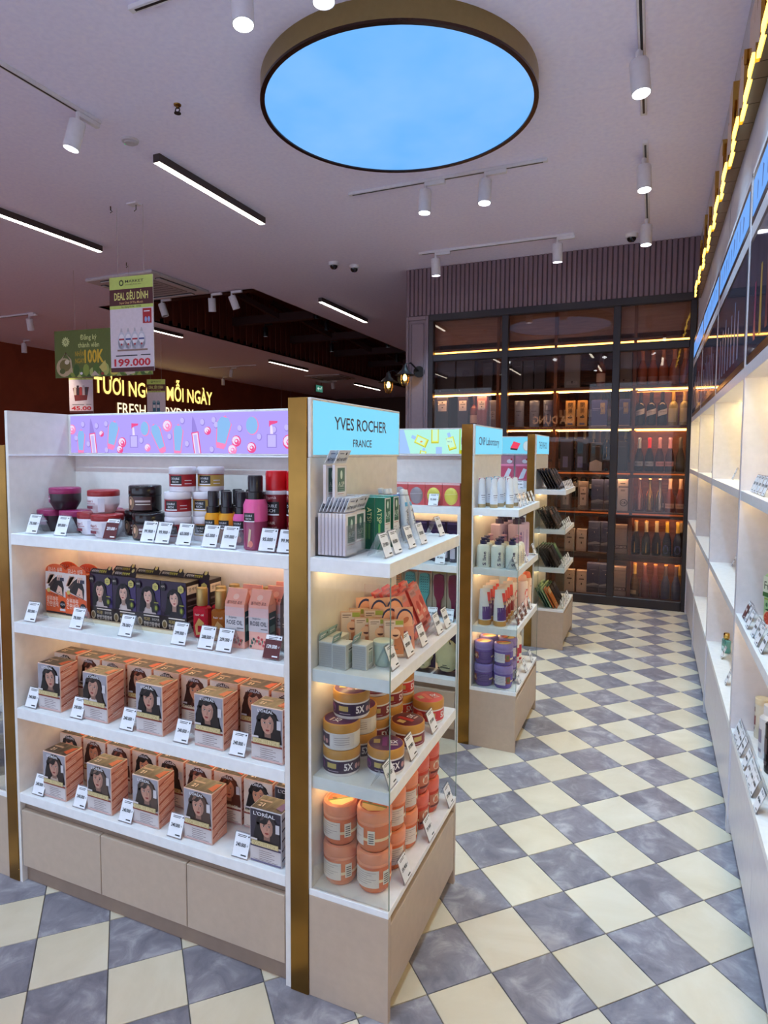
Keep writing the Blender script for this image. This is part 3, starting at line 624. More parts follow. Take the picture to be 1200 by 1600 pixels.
# ================================================================== PRICE TAGS
def tag_proto(key, price, style='white', red=False):
    st = MB()
    th = math.atan2(.024, .064); T = .0012
    st.M = Matrix.Translation((0, -.024, .0015)) @ Matrix.Rotation(-th, 4, 'X')
    st.box(-.028, 0, 0, .028, T, .0685, CLEAR); 
    st.M = Matrix.Translation((0, 0, .0655)) @ Matrix.Rotation(th*1.25, 4, 'X'); st.box(-.028, -T, -.068, .028, 0, 0, CLEAR)
    st.M = ID; st.box(-.028, -.0255, 0, .028, -.019, .0035, CLEAR)
    c = MB(); c.M = Matrix.Translation((0, -.0246, .0035)) @ Matrix.Rotation(-th, 4, 'X') @ FRONT(0)
    bg = PAPER if style == 'white' else MAROON
    c.rect(-.0262, 0, .0262, .0635, 0, bg); 
    k = INK if style == 'white' else PAPER
    if style != 'white': c.rect(-.0262, .052, .0262, .0635, .0003, PAPER)
    c.rect(-.017, .0575, .014, .0592, .0005, INK); c.rect(-.017, .0535, .010, .0552, .0005, INK); c.ell(.0205, .0575, .0025, .0025, .0005, INK, 8)
    c.text(price, -.002, .033, .0098, .0005, k, .034, .03); c.text('đ', .0205, .033, .005, .0005, k)
    c.rect(.003, .005, .021, .0085, .0005, k)
    proto(key, ('stand', st), ('card', c))
for p_ in ('75.000', '89.000', '99.900', '65.000', '109.000', '95.000', '80.000', '78.000', '240.000', '299.000', '288.000', '209.000', '259.000', '59.900', '69.000', '25.000', '39.000', '49.000'): tag_proto('tag_'+p_, p_)
tag_proto('tag_m139', '139.000', 'maroon'); tag_proto('tag_m75', '259.000', 'maroon')
def ptag(price, x, y, z, label, rz=0, group='acrylic price tags'):
    spawn('tag_'+price, 'price_tag', (x, y, z+.0007), label, 'price tag', group, rz)
SH = {1: 'top shelf of the near gondola', 2: 'Korean hair dye shelf', 3: 'upper portrait carton shelf', 4: 'lowest portrait carton shelf'}
for i, (x, p_) in enumerate(((-1.305, '75.000'), (-1.172, '89.000'), (-.958, 'm75'), (-.805, '99.900'), (-.748, '99.900'), (-.668, '65.000'), (-.574, '65.000'), (-.507, '109.000'), (-.378, '95.000'), (-.318, '99.900'))):
    ptag(p_, x, .043, Z1, ('maroon' if p_[0] == 'm' else 'white')+' price tag on the lilac-print gondola top shelf, '+ORD[i]+' from the side panel')
for i, (x, p_) in enumerate(((-1.326, '80.000'), (-1.113, '78.000'), (-.902, '78.000'), (-.692, '299.000'), (-.592, '288.000'), (-.527, '209.000'), (-.366, 'm139'))):
    ptag(p_, x, .042, Z2, ('maroon' if p_[0] == 'm' else 'white')+' price tag on the Korean hair dye shelf, '+ORD[i]+' from the side panel')
for i, x in enumerate((-1.332, -1.118, -.902, -.686, -.482)): ptag('240.000', x, .040, Z3, 'white 240.000 price tag on the upper portrait carton shelf, '+ORD[i]+' from the side panel')
for i, x in enumerate((-1.306, -1.112, -.912, -.714, -.473)): ptag('240.000', x, .036, Z4, 'white 240.000 price tag on the lowest portrait carton shelf, '+ORD[i]+' from the side panel')
# ================================================================== PORTRAIT CARTONS
def portrait(p, u0, v0, wd, ht, hair, skin, lip, top, w=.0004, lean=0., long=True, bang=0):
    cu = u0+wd*(.5+lean*.10); fy = v0+ht*.56; fr = wd*.215; fh = fr*1.36; tl = lean*.22
    k_ = lambda c, f: C(*(max(6, min(255, int(v*f))) for v in c), .5)
    sk = C(*skin, .5); hr = C(*hair, .42); dk = k_(hair, .66); hi = k_(hair, 1.55)
    ct, st = math.cos(tl), math.sin(tl)
    T = lambda x, y: (cu+x*ct-y*st, fy+x*st+y*ct)
    # hair mass with a wavy outline
    out = []
    for i in range(29):
        a = -.62*PI+1.24*PI*2*i/28-.62*PI+.62*PI
        a = -PI*.30+PI*1.60*i/28; ww = 1+.035*math.sin(i*2.1+lean*3)
        out.append((cu+fr*1.72*math.cos(a)*ww, fy+fh*.12+fh*1.30*math.sin(a)*ww*(1 if math.sin(a) > 0 else 1.0), w))
    base = v0+ht*.02
    L = [(u0+wd*.02, base, w), (u0+wd*.98, base, w), (cu+fr*2.05, v0+ht*.22, w), (cu+fr*1.85, v0+ht*.42, w)]
    p.poly(L+[q for q in out if q[1] > v0+ht*.42]+[(cu-fr*1.85, v0+ht*.42, w), (cu-fr*2.1, v0+ht*.2, w)], hr)
    for k in range(6):                                             # lighter strands
        x = cu+fr*(-1.72+.12*k) if k < 3 else cu+fr*(1.36+.13*(k-3)); p.poly([(x, v0+ht*.06, w*1.5), (x+fr*.06, v0+ht*.06, w*1.5), (x*.96+cu*.04+fr*.05, fy+fr*.5, w*1.5), (x*.96+cu*.04, fy+fr*.5, w*1.5)], hi)
    if top: p.poly([(cu-fr*1.2, v0, w*2), (cu+fr*1.9, v0, w*2), (cu+fr*1.6, v0+ht*.13, w*2), (cu+fr*.55, v0+ht*.22, w*2), (cu-fr*.5, v0+ht*.21, w*2), (cu-fr*1.1, v0+ht*.12, w*2)], C(*top, .6))
    p.poly([(cu-fr*.42, v0+ht*.16, w*2.5), (cu+fr*.5, v0+ht*.16, w*2.5), T(fr*.52, -fh*.5)+(w*2.5,), T(-fr*.5, -fh*.5)+(w*2.5,)], k_(skin, .74))
    face = [T(fr*math.sin(a)*(1 if math.cos(a) > -.2 else .9), fh*math.cos(a)*(.92 if math.cos(a) > 0 else 1.0)) for a in [2*PI*i/22 for i in range(22)]]
    p.poly([(a, b, w*3) for a, b in face], sk)
    p.poly([T(fr*x, fh*y)+(w*3.4,) for x, y in ((.98, .2), (.93, -.35), (.70, -.74), (.30, -.97), (.44, -.5), (.56, -.05), (.62, .5), (.8, .62))], k_(skin, .86))
    # fringe and side locks in front of the face
    g = .55-.35*bang
    p.poly([T(fr*x, fh*y)+(w*4,) for x, y in ((-1.30, .05), (-1.02, .30), (-.78, g+.12), (-.25, g+.02), (.18, g+.18), (.30, 1.10), (-.45, 1.24), (-1.1, .96), (-1.5, .5))], dk)
    p.poly([T(fr*x, fh*y)+(w*4.2,) for x, y in ((1.34, -.05), (1.02, .16), (.86, .52), (.50, .84), (.14, g+.20), (.02, 1.10), (.55, 1.22), (1.2, .9), (1.6, .4))], hr)
    p.poly([T(fr*x, fh*y)+(w*4.4,) for x, y in ((-.62, 1.02), (-.1, 1.02), (-.45, .72), (-.9, .55), (-.95, .66))], hi)
    if long:
        p.poly([T(-fr*1.5, fh*.4)+(w*4,), T(-fr*.98, fh*.34)+(w*4,), T(-fr*.90, -fh*.40)+(w*4,), T(-fr*.62, -fh*1.0)+(w*4,), (cu-fr*.95, v0+ht*.05, w*4), (cu-fr*1.95, v0+ht*.05, w*4), T(-fr*1.9, -fh*.6)+(w*4,)], dk)
        p.poly([T(fr*1.5, fh*.4)+(w*4,), T(fr*1.0, fh*.28)+(w*4,), T(fr*.92, -fh*.45)+(w*4,), T(fr*.66, -fh*1.02)+(w*4,), (cu+fr*1.0, v0+ht*.05, w*4), (cu+fr*2.1, v0+ht*.05, w*4), T(fr*1.95, -fh*.6)+(w*4,)], hr)
    LN = C(52, 34, 30, .5)
    for s in (-1, 1):
        e = T(s*fr*.42+lean*fr*.1, fh*.10); p.ell(e[0], e[1], fr*.21, fr*.095, w*5, C(230, 214, 206, .5), 8, rot=tl); p.ell(e[0]+lean*fr*.05, e[1], fr*.10, fr*.095, w*5.5, C(44, 30, 26, .5), 8)
        p.poly([T(s*fr*.42+lean*fr*.1+x*fr, fh*y)+(w*6,) for x, y in ((-.24, .10), (0, .19), (.24, .10), (.2, .14), (0, .235), (-.2, .14))], LN)
        p.poly([T(s*fr*.42+lean*fr*.1+s*x*fr, fh*y)+(w*5,) for x, y in ((-.26, .30), (.02, .39), (.30, .30), (.02, .345))], LN)
    p.poly([T(fr*x+lean*fr*.12, fh*y)+(w*5,) for x, y in ((.05, .12), (.16, -.26), (.10, -.34), (-.10, -.33), (.02, -.26))], k_(skin, .80))
    p.poly([T(fr*x+lean*fr*.10, fh*y)+(w*5,) for x, y in ((-.34, -.58), (-.1, -.52), (0, -.545), (.1, -.52), (.34, -.58), (.14, -.70), (-.14, -.70))], C(*lip, .4)); p.poly([T(fr*x+lean*fr*.10, fh*y)+(w*5.5,) for x, y in ((-.32, -.58), (0, -.60), (.32, -.58), (0, -.615))], k_(lip, .55))
def carton(key, hair, lean, bang, dull, dark=False, top=None, gold=True, skin=None):
    W, D, H = .106, .072, .158
    skin = skin or ((190, 140, 122) if dull else (222, 154, 120)); body = MB()
    EDGE = C(240, 208, 190, .4); body.box(-W/2, -D/2, 0, W/2, D/2, H, C(232, 196, 180, .4) if not dark else C(196, 190, 194, .4), .001)
    f = MB(); f.M = FRONT(-D/2)
    bgc = C(160, 154, 164, .35) if dull else C(236, 216, 200, .4)
    if dark: bgc = C(60, 52, 64, .35)
    u0, u1 = -W/2+.002, W/2-.002
    f.rect(u0, .002, u1, H-.002, .0003, bgc)
    portrait(f, u0+.001, .056, W*.96, .099, hair, skin, (150, 60, 56), top, .0006, lean, True, bang)
    f.text("L'ORÉAL", -.002, .148 if not dark else .1475, .0085 if not dark else .0105, .0045, PAPER, .05 if not dark else .072, .01)
    f.rect(u0, .002, u1, .057, .001, C(206, 196, 196, .4) if dull else C(240, 222, 206, .4))
    f.rect(u0, .046, u1, .052, .0014, C(150, 66, 52, .4) if not dark else C(76, 62, 92, .4))
    if gold: f.rect(u0+.006, .0525, u1-.006, .067, .0046, C(196, 176, 128, .35) if dull or dark else C(206, 160, 90, .4))
    f.text('EXCELLENCE', 0, .0592, .011, .005, C(240, 228, 190, .4) if not gold else C(226, 208, 160, .4), .084, .012)
    for k in range(5): f.rect(-.022, .037-k*.006, -.022+(.052 if k % 2 else .042), .0385-k*.006, .0014, C(130, 112, 116, .5))
    f.rect(u0+.01, .009, u1-.01, .010, .0014, C(90, 66, 66, .5)); f.rect(u0, .002, u1, .007, .0014, C(206, 164, 158, .4) if not dark else C(110, 100, 130, .4))
    f.rect(u0+.004, .068, u0+.026, .0735, .0048, C(216, 206, 206, .4)); f.rect(u1-.016, .10, u1-.003, .126, .0030, C(206, 200, 206, .4))
    s = MB(); s.M = RIGHT(W/2); s.rect(-D/2+.002, .002, D/2-.002, H-.002, .0003, C(226, 160, 138, .4) if not dark else C(190, 184, 190, .4))
    rnd = random.Random(len(key)*7+int(lean*10))
    RB = C(176, 84, 60, .4) if not dark else C(60, 54, 66, .4); LT = C(244, 218, 204, .4)
    for k in range(5):
        v = .018+k*.029; s.poly([(-D/2+.002, v, .0006), (D/2-.002, v+.018, .0006), (D/2-.002, v+.0235, .0006), (-D/2+.002, v+.0055, .0006)], RB)
    for k in range(22):
        v = .006+k*.0064; a = -D/2+.005+rnd.random()*.02; s.poly([(a, v, .0009), (a+.03+rnd.random()*.012, v+.006, .0009), (a+.03+rnd.random()*.012, v+.0075, .0009), (a, v+.0016, .0009)], LT if k % 4 else C(206, 128, 104, .4))
    t = MB(); t.M = TOP(H); t.rect(-W/2+.0025, -D/2+.0025, W/2-.0025, D/2-.0025, .0004, C(66, 54, 50, .3))
    for k in range(7): t.poly([(-W/2+.006+k*.013, -D/2+.006, .0007), (-W/2+.010+k*.013, -D/2+.006, .0007), (-W/2+.022+k*.012, D/2-.006, .0007), (-W/2+.014+k*.012, D/2-.006, .0007)], C(92, 76, 68, .3) if k % 2 else C(50, 40, 38, .3))
    t.poly([(W/2-.03, -D/2+.02, .001), (W/2-.006, -D/2+.012, .001), (W/2-.006, D/2-.012, .001), (W/2-.024, D/2-.02, .001)], C(224, 92, 50, .4) if not dark else C(120, 84, 150, .4))
    t.text('21', -.028, -.012, .016, .0012, C(250, 226, 200, .4), None, .03); t.rect(-.045, .004, -.005, .012, .001, C(190, 160, 140, .4))
    proto(key, ('carton', body), ('front_print', f), ('side_print', s), ('top_print', t))
BR = (50, 34, 30); DB = (34, 24, 24); CH = (96, 48, 34); AS = (84, 66, 58)
carton('carton_a', DB, .6, 0, True, top=(90, 70, 66)); carton('carton_b', BR, -.7, .3, True, top=(216, 206, 206)); carton('carton_c', DB, 0, 1, True, top=(40, 36, 40))
carton('carton_d', DB, -.4, .2, True); carton('carton_e', DB, .2, .5, True)
carton('carton_f', BR, .1, 1, True, top=(196, 170, 156)); carton('carton_g', AS, -.3, .4, True, top=(60, 46, 44)); carton('carton_h', AS, .5, .6, True, top=(70, 60, 56)); carton('carton_i', (84, 62, 54), .2, .4, True)
carton('carton_dark', (52, 42, 44), .3, 1, True, dark=True)
carton('stock_a', DB, .2, .4, False, gold=False); carton('stock_b', BR, -.5, .2, False); carton('stock_c', CH, .4, .6, False, gold=False); carton('stock_d', CH, -.2, .2, False); carton('stock_dark', (46, 40, 44), 0, .6, False, dark=True)
HAIRL = {'carton_a': 'a smiling woman', 'carton_b': 'a woman in white', 'carton_c': 'a fringed dark-haired woman', 'carton_d': 'a dark-haired woman smiling', 'carton_e': 'a woman with long black hair', 'carton_f': 'a brunette with full fringe', 'carton_g': 'a woman with ash brown waves', 'carton_h': 'a woman with ash blonde hair', 'carton_i': 'a woman with brown bob', 'carton_dark': 'a grey-toned woman'}
for i, (k, x, y) in enumerate((('carton_a', -1.256, .066), ('carton_b', -1.044, .064), ('carton_c', -.816, .062), ('carton_d', -.588, .062), ('carton_e', -.384, .060))):
    spawn(k, 'hair_dye_box', (x, y, Z3+.0006), 'pink-sided hair dye box with %s, front row, upper portrait shelf' % HAIRL[k], 'box', 'hair dye boxes on the portrait shelves', rz=.0)
for i, (k, x, y) in enumerate((('carton_f', -1.234, .058), ('carton_g', -1.030, .058), ('carton_h', -.838, .062), ('carton_i', -.635, .064), ('carton_dark', -.388, .056))):
    spawn(k, 'hair_dye_box', (x, y, Z4+.0006), ('silver-black' if 'dark' in k else 'pink-sided')+' hair dye box with %s, front row, lowest shelf' % HAIRL[k], 'box', 'hair dye boxes on the portrait shelves', rz=0)
for i in range(9):
    k = ('stock_a', 'stock_c', 'stock_b', 'stock_d')[i % 4]
    spawn(k, 'hair_dye_box', (-1.304+i*.1145, .172, Z3+.0006), 'cream hair dye box, upper portrait shelf back row, %s from the side panel' % ORD[i], 'box', 'hair dye boxes on the portrait shelves')
for i in range(9):
    k = 'stock_dark' if i > 7 else ('stock_b', 'stock_d', 'stock_c', 'stock_a')[i % 4]
    spawn(k, 'hair_dye_box', (-1.302+i*.1145, .184, Z4+.0006), ('silver-black' if i > 7 else 'cream')+' hair dye box, lowest shelf back row, %s from the side panel' % ORD[i], 'box', 'hair dye boxes on the portrait shelves')
# ================================================================== NEAR GONDOLA, TOP SHELF: HAIR CARE JARS AND BOTTLES
EP = .0006
def jar(key, r, h, lid_h, body, lid, prof='round', label=None, base=.78, lidr=1.0):
    b = MB()
    hb = h-lid_h
    if prof == 'round': b.lathe([(0, 0), (r*base*.95, 0), (r*base, .003), (r*.97, hb*.45), (r, hb*.6), (r, hb)], body, 28)
    else: b.lathe([(0, 0), (r*.96, 0), (r, .003), (r, hb-.001), (r*.96, hb)], body, 28)
    l = MB().lathe([(r*lidr, hb), (r*1.015*lidr, hb+.002), (r*1.015*lidr, h-.004), (r*.97*lidr, h-.001), (r*.9*lidr, h), (0, h)], lid, 28)
    ps = [('body', b), ('lid', l)]
    if label:
        p = MB(); p.cyl(r*1.002); label(p, hb); ps.append(('label', p))
    proto(key, *ps)
PLUM = C(148, 34, 88, .3); DKJ = C(46, 24, 34, .3); REDL = C(150, 28, 34, .35); WJ = C(226, 218, 226, .35); BLK = C(30, 22, 24, .2)
CREAMT = C(236, 226, 214, .5)
def lab_plum(p, hb):
    p.rect(-.016, hb*.45, .012, hb*.9, .0008, C(150, 70, 110, .5), 6); p.rect(-.045, hb*.4, -.030, hb*.95, .0008, C(90, 60, 80, .5), 4); p.text('smooth', .0, hb*.72, .007, .0012, PAPER, .03)
def lab_total(p, hb):
    p.text('Total Repair 5', -.008, hb*.74, .0085, .0012, REDL, .042, .012); p.rect(-.03, hb*.56, .02, hb*.59, .001, REDL, 6); p.rect(-.03, hb*.28, .012, hb*.44, .001, C(120, 44, 60, .5), 6); p.rect(.030, hb*.1, .05, hb*.9, .0008, C(206, 200, 214, .4), 3)
def lab_black(p, hb):
    p.rect(-.052, hb*.12, .052, hb*.92, .0006, C(72, 38, 40, .35), 12); p.ell(-.018, hb*.55, .015, hb*.42, .001, C(140, 110, 86, .4), 14); p.ell(-.018, hb*.6, .006, hb*.2, .0014, C(220, 170, 140, .4), 10)
    p.rect(.0, hb*.6, .048, hb*.72, .001, C(190, 170, 170, .4), 6); p.rect(.002, hb*.45, .048, hb*.49, .001, CREAMT, 6); p.rect(-.05, hb*.36, -.034, hb*.5, .001, CREAMT, 3)
jar('jar_plum', .0505, .076, .021, DKJ, PLUM, label=lab_plum, base=.72); jar('jar_white', .0495, .075, .020, WJ, REDL, label=lab_total, base=.70); jar('jar_black', .0500, .084, .032, BLK, BLK, 'cyl', label=lab_black)
TOPS = 'on the top shelf of the lilac-print gondola'
for i, (x, y, z, s) in enumerate(((-1.324, .122, 0, 'beside the side panel'), (-1.221, .125, 0, 'second from the side panel'), (-1.168, .2165, 0, 'standing behind the white jars'), (-1.266, .124, .0766, 'stacked on two others'))):
    spawn('jar_plum', 'hair_mask_jar', (x, y, Z1+z+EP), 'dark jar with a plum lid, %s' % s, 'jar', 'hair mask jars on the top shelf', rz=-.5 if i == 3 else .2)
for i, (x, y, z, s) in enumerate(((-1.116, .105, 0, 'by the plum jars'), (-1.018, .072, 0, 'by the black jars'), (-1.066, .2165, 0, 'in the back row'), (-1.062, .100, .0756, 'stacked on the others'))):
    spawn('jar_white', 'hair_mask_jar', (x, y, Z1+z+EP), 'white jar with a dark red lid, %s' % s, 'jar', 'hair mask jars on the top shelf', rz=-.15)
for i, (x, y, z, s) in enumerate(((-.972, .170, 0, 'behind the maroon price tag'), (-.865, .095, 0, 'beside the hair cream tubs'), (-.908, .125, .0846, 'stacked on the other two'))):
    spawn('jar_black', 'hair_mask_jar', (x, y, Z1+z+EP), 'glossy black jar with a brown label, %s' % s, 'jar', 'hair mask jars on the top shelf', rz=.1)
BKL = C(22, 18, 20, .4)
def dr(p, v, s, wd=.03):                                       # the black DOUBLE RICH label
    p.rect(-wd/2-.006, v-s*1.9, wd/2+.006, v+s*2.1, .0012, BKL, 6); p.text('DOUBLE', 0, v+s*.75, s, .0018, PAPER, wd); p.text('RICH', 0, v-s*.85, s*1.1, .0018, PAPER, wd*.72); p.rect(-wd/2-.006, v-s*2.5, wd/2+.006, v-s*2.0, .0013, PAPER, 6)
def tubp(key, col):
    r, h = .0405, .076
    b = MB().lathe([(0, 0), (r*.96, 0), (r, .003), (r, .016)], WJ, 28).lathe([(r, .016), (r, .052)], col, 28).lathe([(r, .052), (r*.99, .054), (r*.99, .0555)], WJ, 28)
    l = MB().lathe([(r*1.01, .0555), (r*1.03, .057), (r*1.03, .072), (r*.99, h), (0, h)], WJ, 28)
    p = MB(); p.cyl(r*1.003); dr(p, .036, .0062, .026); p.rect(.028, .024, .05, .026, .001, WJ, 4); p.rect(.028, .034, .05, .036, .001, WJ, 4); p.rect(-.09, .0515, .09, .0535, .0008, REDL, 20)
    proto(key, ('body', b), ('lid', l), ('label', p))
tubp('tub_red', C(158, 24, 36, .35)); tubp('tub_gold', C(190, 152, 76, .4))
for i, (k, x, y, z) in enumerate((('red', -.757, .105, 0), ('red', -.757, .105, .0766), ('red', -.752, .122, .1532), ('gold', -.692, .158, 0), ('gold', -.692, .158, .0766), ('gold', -.686, .176, .1532))):
    spawn('tub_'+k, 'hair_cream_tub', (x, y, Z1+z+EP), '%s hair cream tub with white lid, %s of its stack of three' % ('red' if k == 'red' else 'gold-labelled', ('bottom', 'middle', 'topmost')[i % 3]), 'tub', 'hair cream tubs', rz=.15)
def spray(key, liq, top, r=.0245, h=.158, tall=False):
    hb = h*.60 if not tall else h*.7
    b = MB().lathe([(0, 0), (r*.9, 0), (r, .004), (r, hb*.86), (r*.8, hb*.97), (r*.45, hb)], liq, 24, ms=[liq, liq, liq, top, top])
    b2 = MB().lathe([(r*1.004, hb*.55), (r*1.004, hb*.86), (r*.81, hb*.975)], top, 24)
    n = MB().lathe([(r*.78, hb*.94), (r*.8, hb+.004), (r*.8, hb+.016), (r*.62, hb+.018)], BLK, 20)
    c = MB().lathe([(r*.6, hb+.015), (r*.62, h-.004), (r*.56, h), (0, h)], C(44, 40, 46, .2), 20)
    p = MB(); p.cyl(r*1.006); dr(p, hb*.64, .0055, .023); p.poly([(-.004, .01, .001), (.004, .012, .001), (.008, hb*.4, .001), (.002, hb*.42, .001)], C(210, 180, 150, .4)); p.ell(.006, .018, .007, .01, .0012, C(220, 120, 110, .4), 8)
    proto(key, ('bottle', b), ('shoulder_band', b2), ('collar', n), ('cap', c), ('label', p))
spray('spray_amber', C(146, 84, 30, .18), C(224, 150, 30, .3)); spray('spray_pink', C(134, 52, 88, .18), C(226, 92, 160, .3)); spray('spray_rose', C(150, 60, 96, .15), C(232, 96, 156, .25), .0345, .210, True)
for i, (x, y) in enumerate(((-.628, .110), (-.578, .112), (-.624, .168), (-.574, .170), (-.622, .226), (-.572, .228))):
    spawn('spray_amber', 'hair_spray_bottle', (x, y, Z1+EP), 'amber hair serum bottle with black cap, %s row, %s the cream tubs' % (('front', 'middle', 'back')[i//2], ('beside', 'away from')[i % 2]), 'bottle', 'serum bottles on the top shelf', rz=.1)
for i, (x, y) in enumerate(((-.528, .115), (-.478, .126), (-.522, .173), (-.472, .184), (-.500, .233))):
    spawn('spray_pink', 'hair_spray_bottle', (x, y, Z1+EP), 'small pink hair serum bottle with black cap, %s row, %s the amber bottles' % (('front', 'middle', 'back')[i//2], ('beside', 'away from')[i % 2]), 'bottle', 'serum bottles on the top shelf', rz=.1)
for i, (x, y) in enumerate(((-.440, .060), (-.400, .196), (-.328, .198))):
    spawn('spray_rose', 'hair_spray_bottle', (x, y, Z1+EP), 'tall pink hair mist bottle with black pump, %s' % ('standing in front of the red cans', 'hidden behind the red cans', 'in the corner by the brass post')[i], 'bottle', 'serum bottles on the top shelf')
def can():
    r, h = .0325, .222
    b = MB().lathe([(0, 0), (r*.95, 0), (r, .004), (r, .152), (r*.97, .156)], C(128, 22, 34, .3), 24); ring = MB().lathe([(r*.98, .154), (r*1.0, .156), (r*1.0, .164), (r*.98, .166)], WJ, 24)
    c = MB().lathe([(r*.98, .165), (r*1.0, .168), (r*1.0, .215), (r*.93, h), (0, h)], C(214, 26, 36, .3), 24)
    p = MB(); p.cyl(r*1.004); dr(p, .116, .0085, .036); p.text('HAIR', 0, .073, .0085, .001, C(240, 200, 190, .4), .026); p.text('STYLING', 0, .058, .008, .001, C(240, 200, 190, .4), .036); p.text('Fiama', -.002, .146, .010, .001, C(240, 190, 190, .4), .036, rot=.1); p.rect(-.03, .006, .03, .03, .001, C(170, 40, 44, .3), 8)
    proto('spray_can', ('can', b), ('collar', ring), ('cap', c), ('label', p))
can()
for i, (x, y) in enumerate(((-.408, .122), (-.340, .126))):
    spawn('spray_can', 'hair_spray_can', (x, y, Z1+EP), 'red hair styling spray can, %s' % ('beside the tall pink bottle', 'touching the brass post')[i], 'spray can', 'red spray cans')
# ================================================================== NEAR GONDOLA, SECOND SHELF: KOREAN HAIR COLOUR
def dome_box(key):
    W, D, H = .098, .05, .158
    b = MB().box(-W/2, -D/2, 0, W/2, D/2, H, C(200, 84, 40, .45), .001)
    ORG = C(232, 96, 40, .45)
    t = MB(); t.M = FRONT(-D/2, 0, 0); t.prism([(-W/2, H)]+[(W/2*math.cos(a*PI/10), H+.028*math.sin(a*PI/10)) for a in range(10, -1, -1)], -.002, 0, ORG)
    t.text('모나스 샴푸', 0, H+.008, .013, .001, C(250, 226, 200, .5), .07, .01)
    f = MB(); f.M = FRONT(-D/2-.0002); f.rect(-W/2, 0, W/2, H, .0002, C(232, 220, 216, .45)); f.rect(-W/2, 0, W/2, .022, .0006, C(46, 34, 36, .5))
    f.poly([(-W/2, .018, .0008), (W/2, .018, .0008), (W/2, .070, .0008), (-W/2, .094, .0008)], ORG)
    SKN = C(232, 190, 168, .5); HR = C(34, 26, 28, .5)
    f.poly([(-.03, .094, .0005), (.036, .073, .0005), (.04, .105, .0005), (.03, .135, .0005), (.005, .142, .0005), (-.022, .124, .0005)], HR); f.poly([(.002, .086, .001), (.034, .076, .001), (.030, .104, .001), (.014, .112, .001)], SKN); f.ell(.018, .088, .004, .0015, .0014, HR, 6)
    for k in range(4): f.poly([(-.046+k*.004, .115, .0012), (-.040+k*.004, .112, .0012), (-.020+k*.007, .146, .0012), (-.028+k*.006, .152, .0012)], SKN)
    for k in range(3): f.poly([(.010+k*.009, .148, .0012), (.016+k*.009, .148, .0012), (.012+k*.008, .128, .0012), (.008+k*.008, .13, .0012)], SKN)
    f.poly([(-.02, .104, .0014), (-.006, .122, .0014), (-.014, .128, .0014), (-.036, .108, .0014)], C(60, 44, 40, .5)); f.ell(-.034, .092, .009, .008, .0014, C(210, 190, 110, .5), 8)
    f.text('자연갈색', -.014, .078, .007, .0014, MAROON, .05, rot=-.1); f.text('샴푸하듯', -.016, .062, .0145, .0014, C(250, 226, 206, .5), .056, .01, rot=-.05); f.text('간편염색', -.016, .044, .0145, .0014, C(250, 226, 206, .5), .056, .01, rot=-.03)
    f.ell(.033, .045, .014, .014, .0014, C(34, 30, 34, .5), 14); f.text('흑갈색', .033, .046, .006, .0018, PAPER, .02); f.rect(.02, .023, .046, .031, .0016, C(220, 216, 220, .5)); f.rect(-.03, .009, .03, .011, .001, C(160, 150, 150, .5)); f.rect(.022, .128, .042, .140, .0014, C(60, 60, 80, .5))
    proto(key, ('carton', b), ('crest', t), ('front_print', f))
dome_box('orange_box')
for i, (x, y, s) in enumerate(((-1.304, .132, 'front, beside the side panel'), (-1.203, .128, 'front, beside the dark purple boxes'), (-1.302, .184, 'behind the front pair by the panel'), (-1.200, .180, 'behind the front pair, second from the panel'))):
    spawn('orange_box', 'hair_colour_box', (x, y, Z2+EP), 'orange crested Korean hair colour box, '+s, 'box', 'orange hair colour boxes')
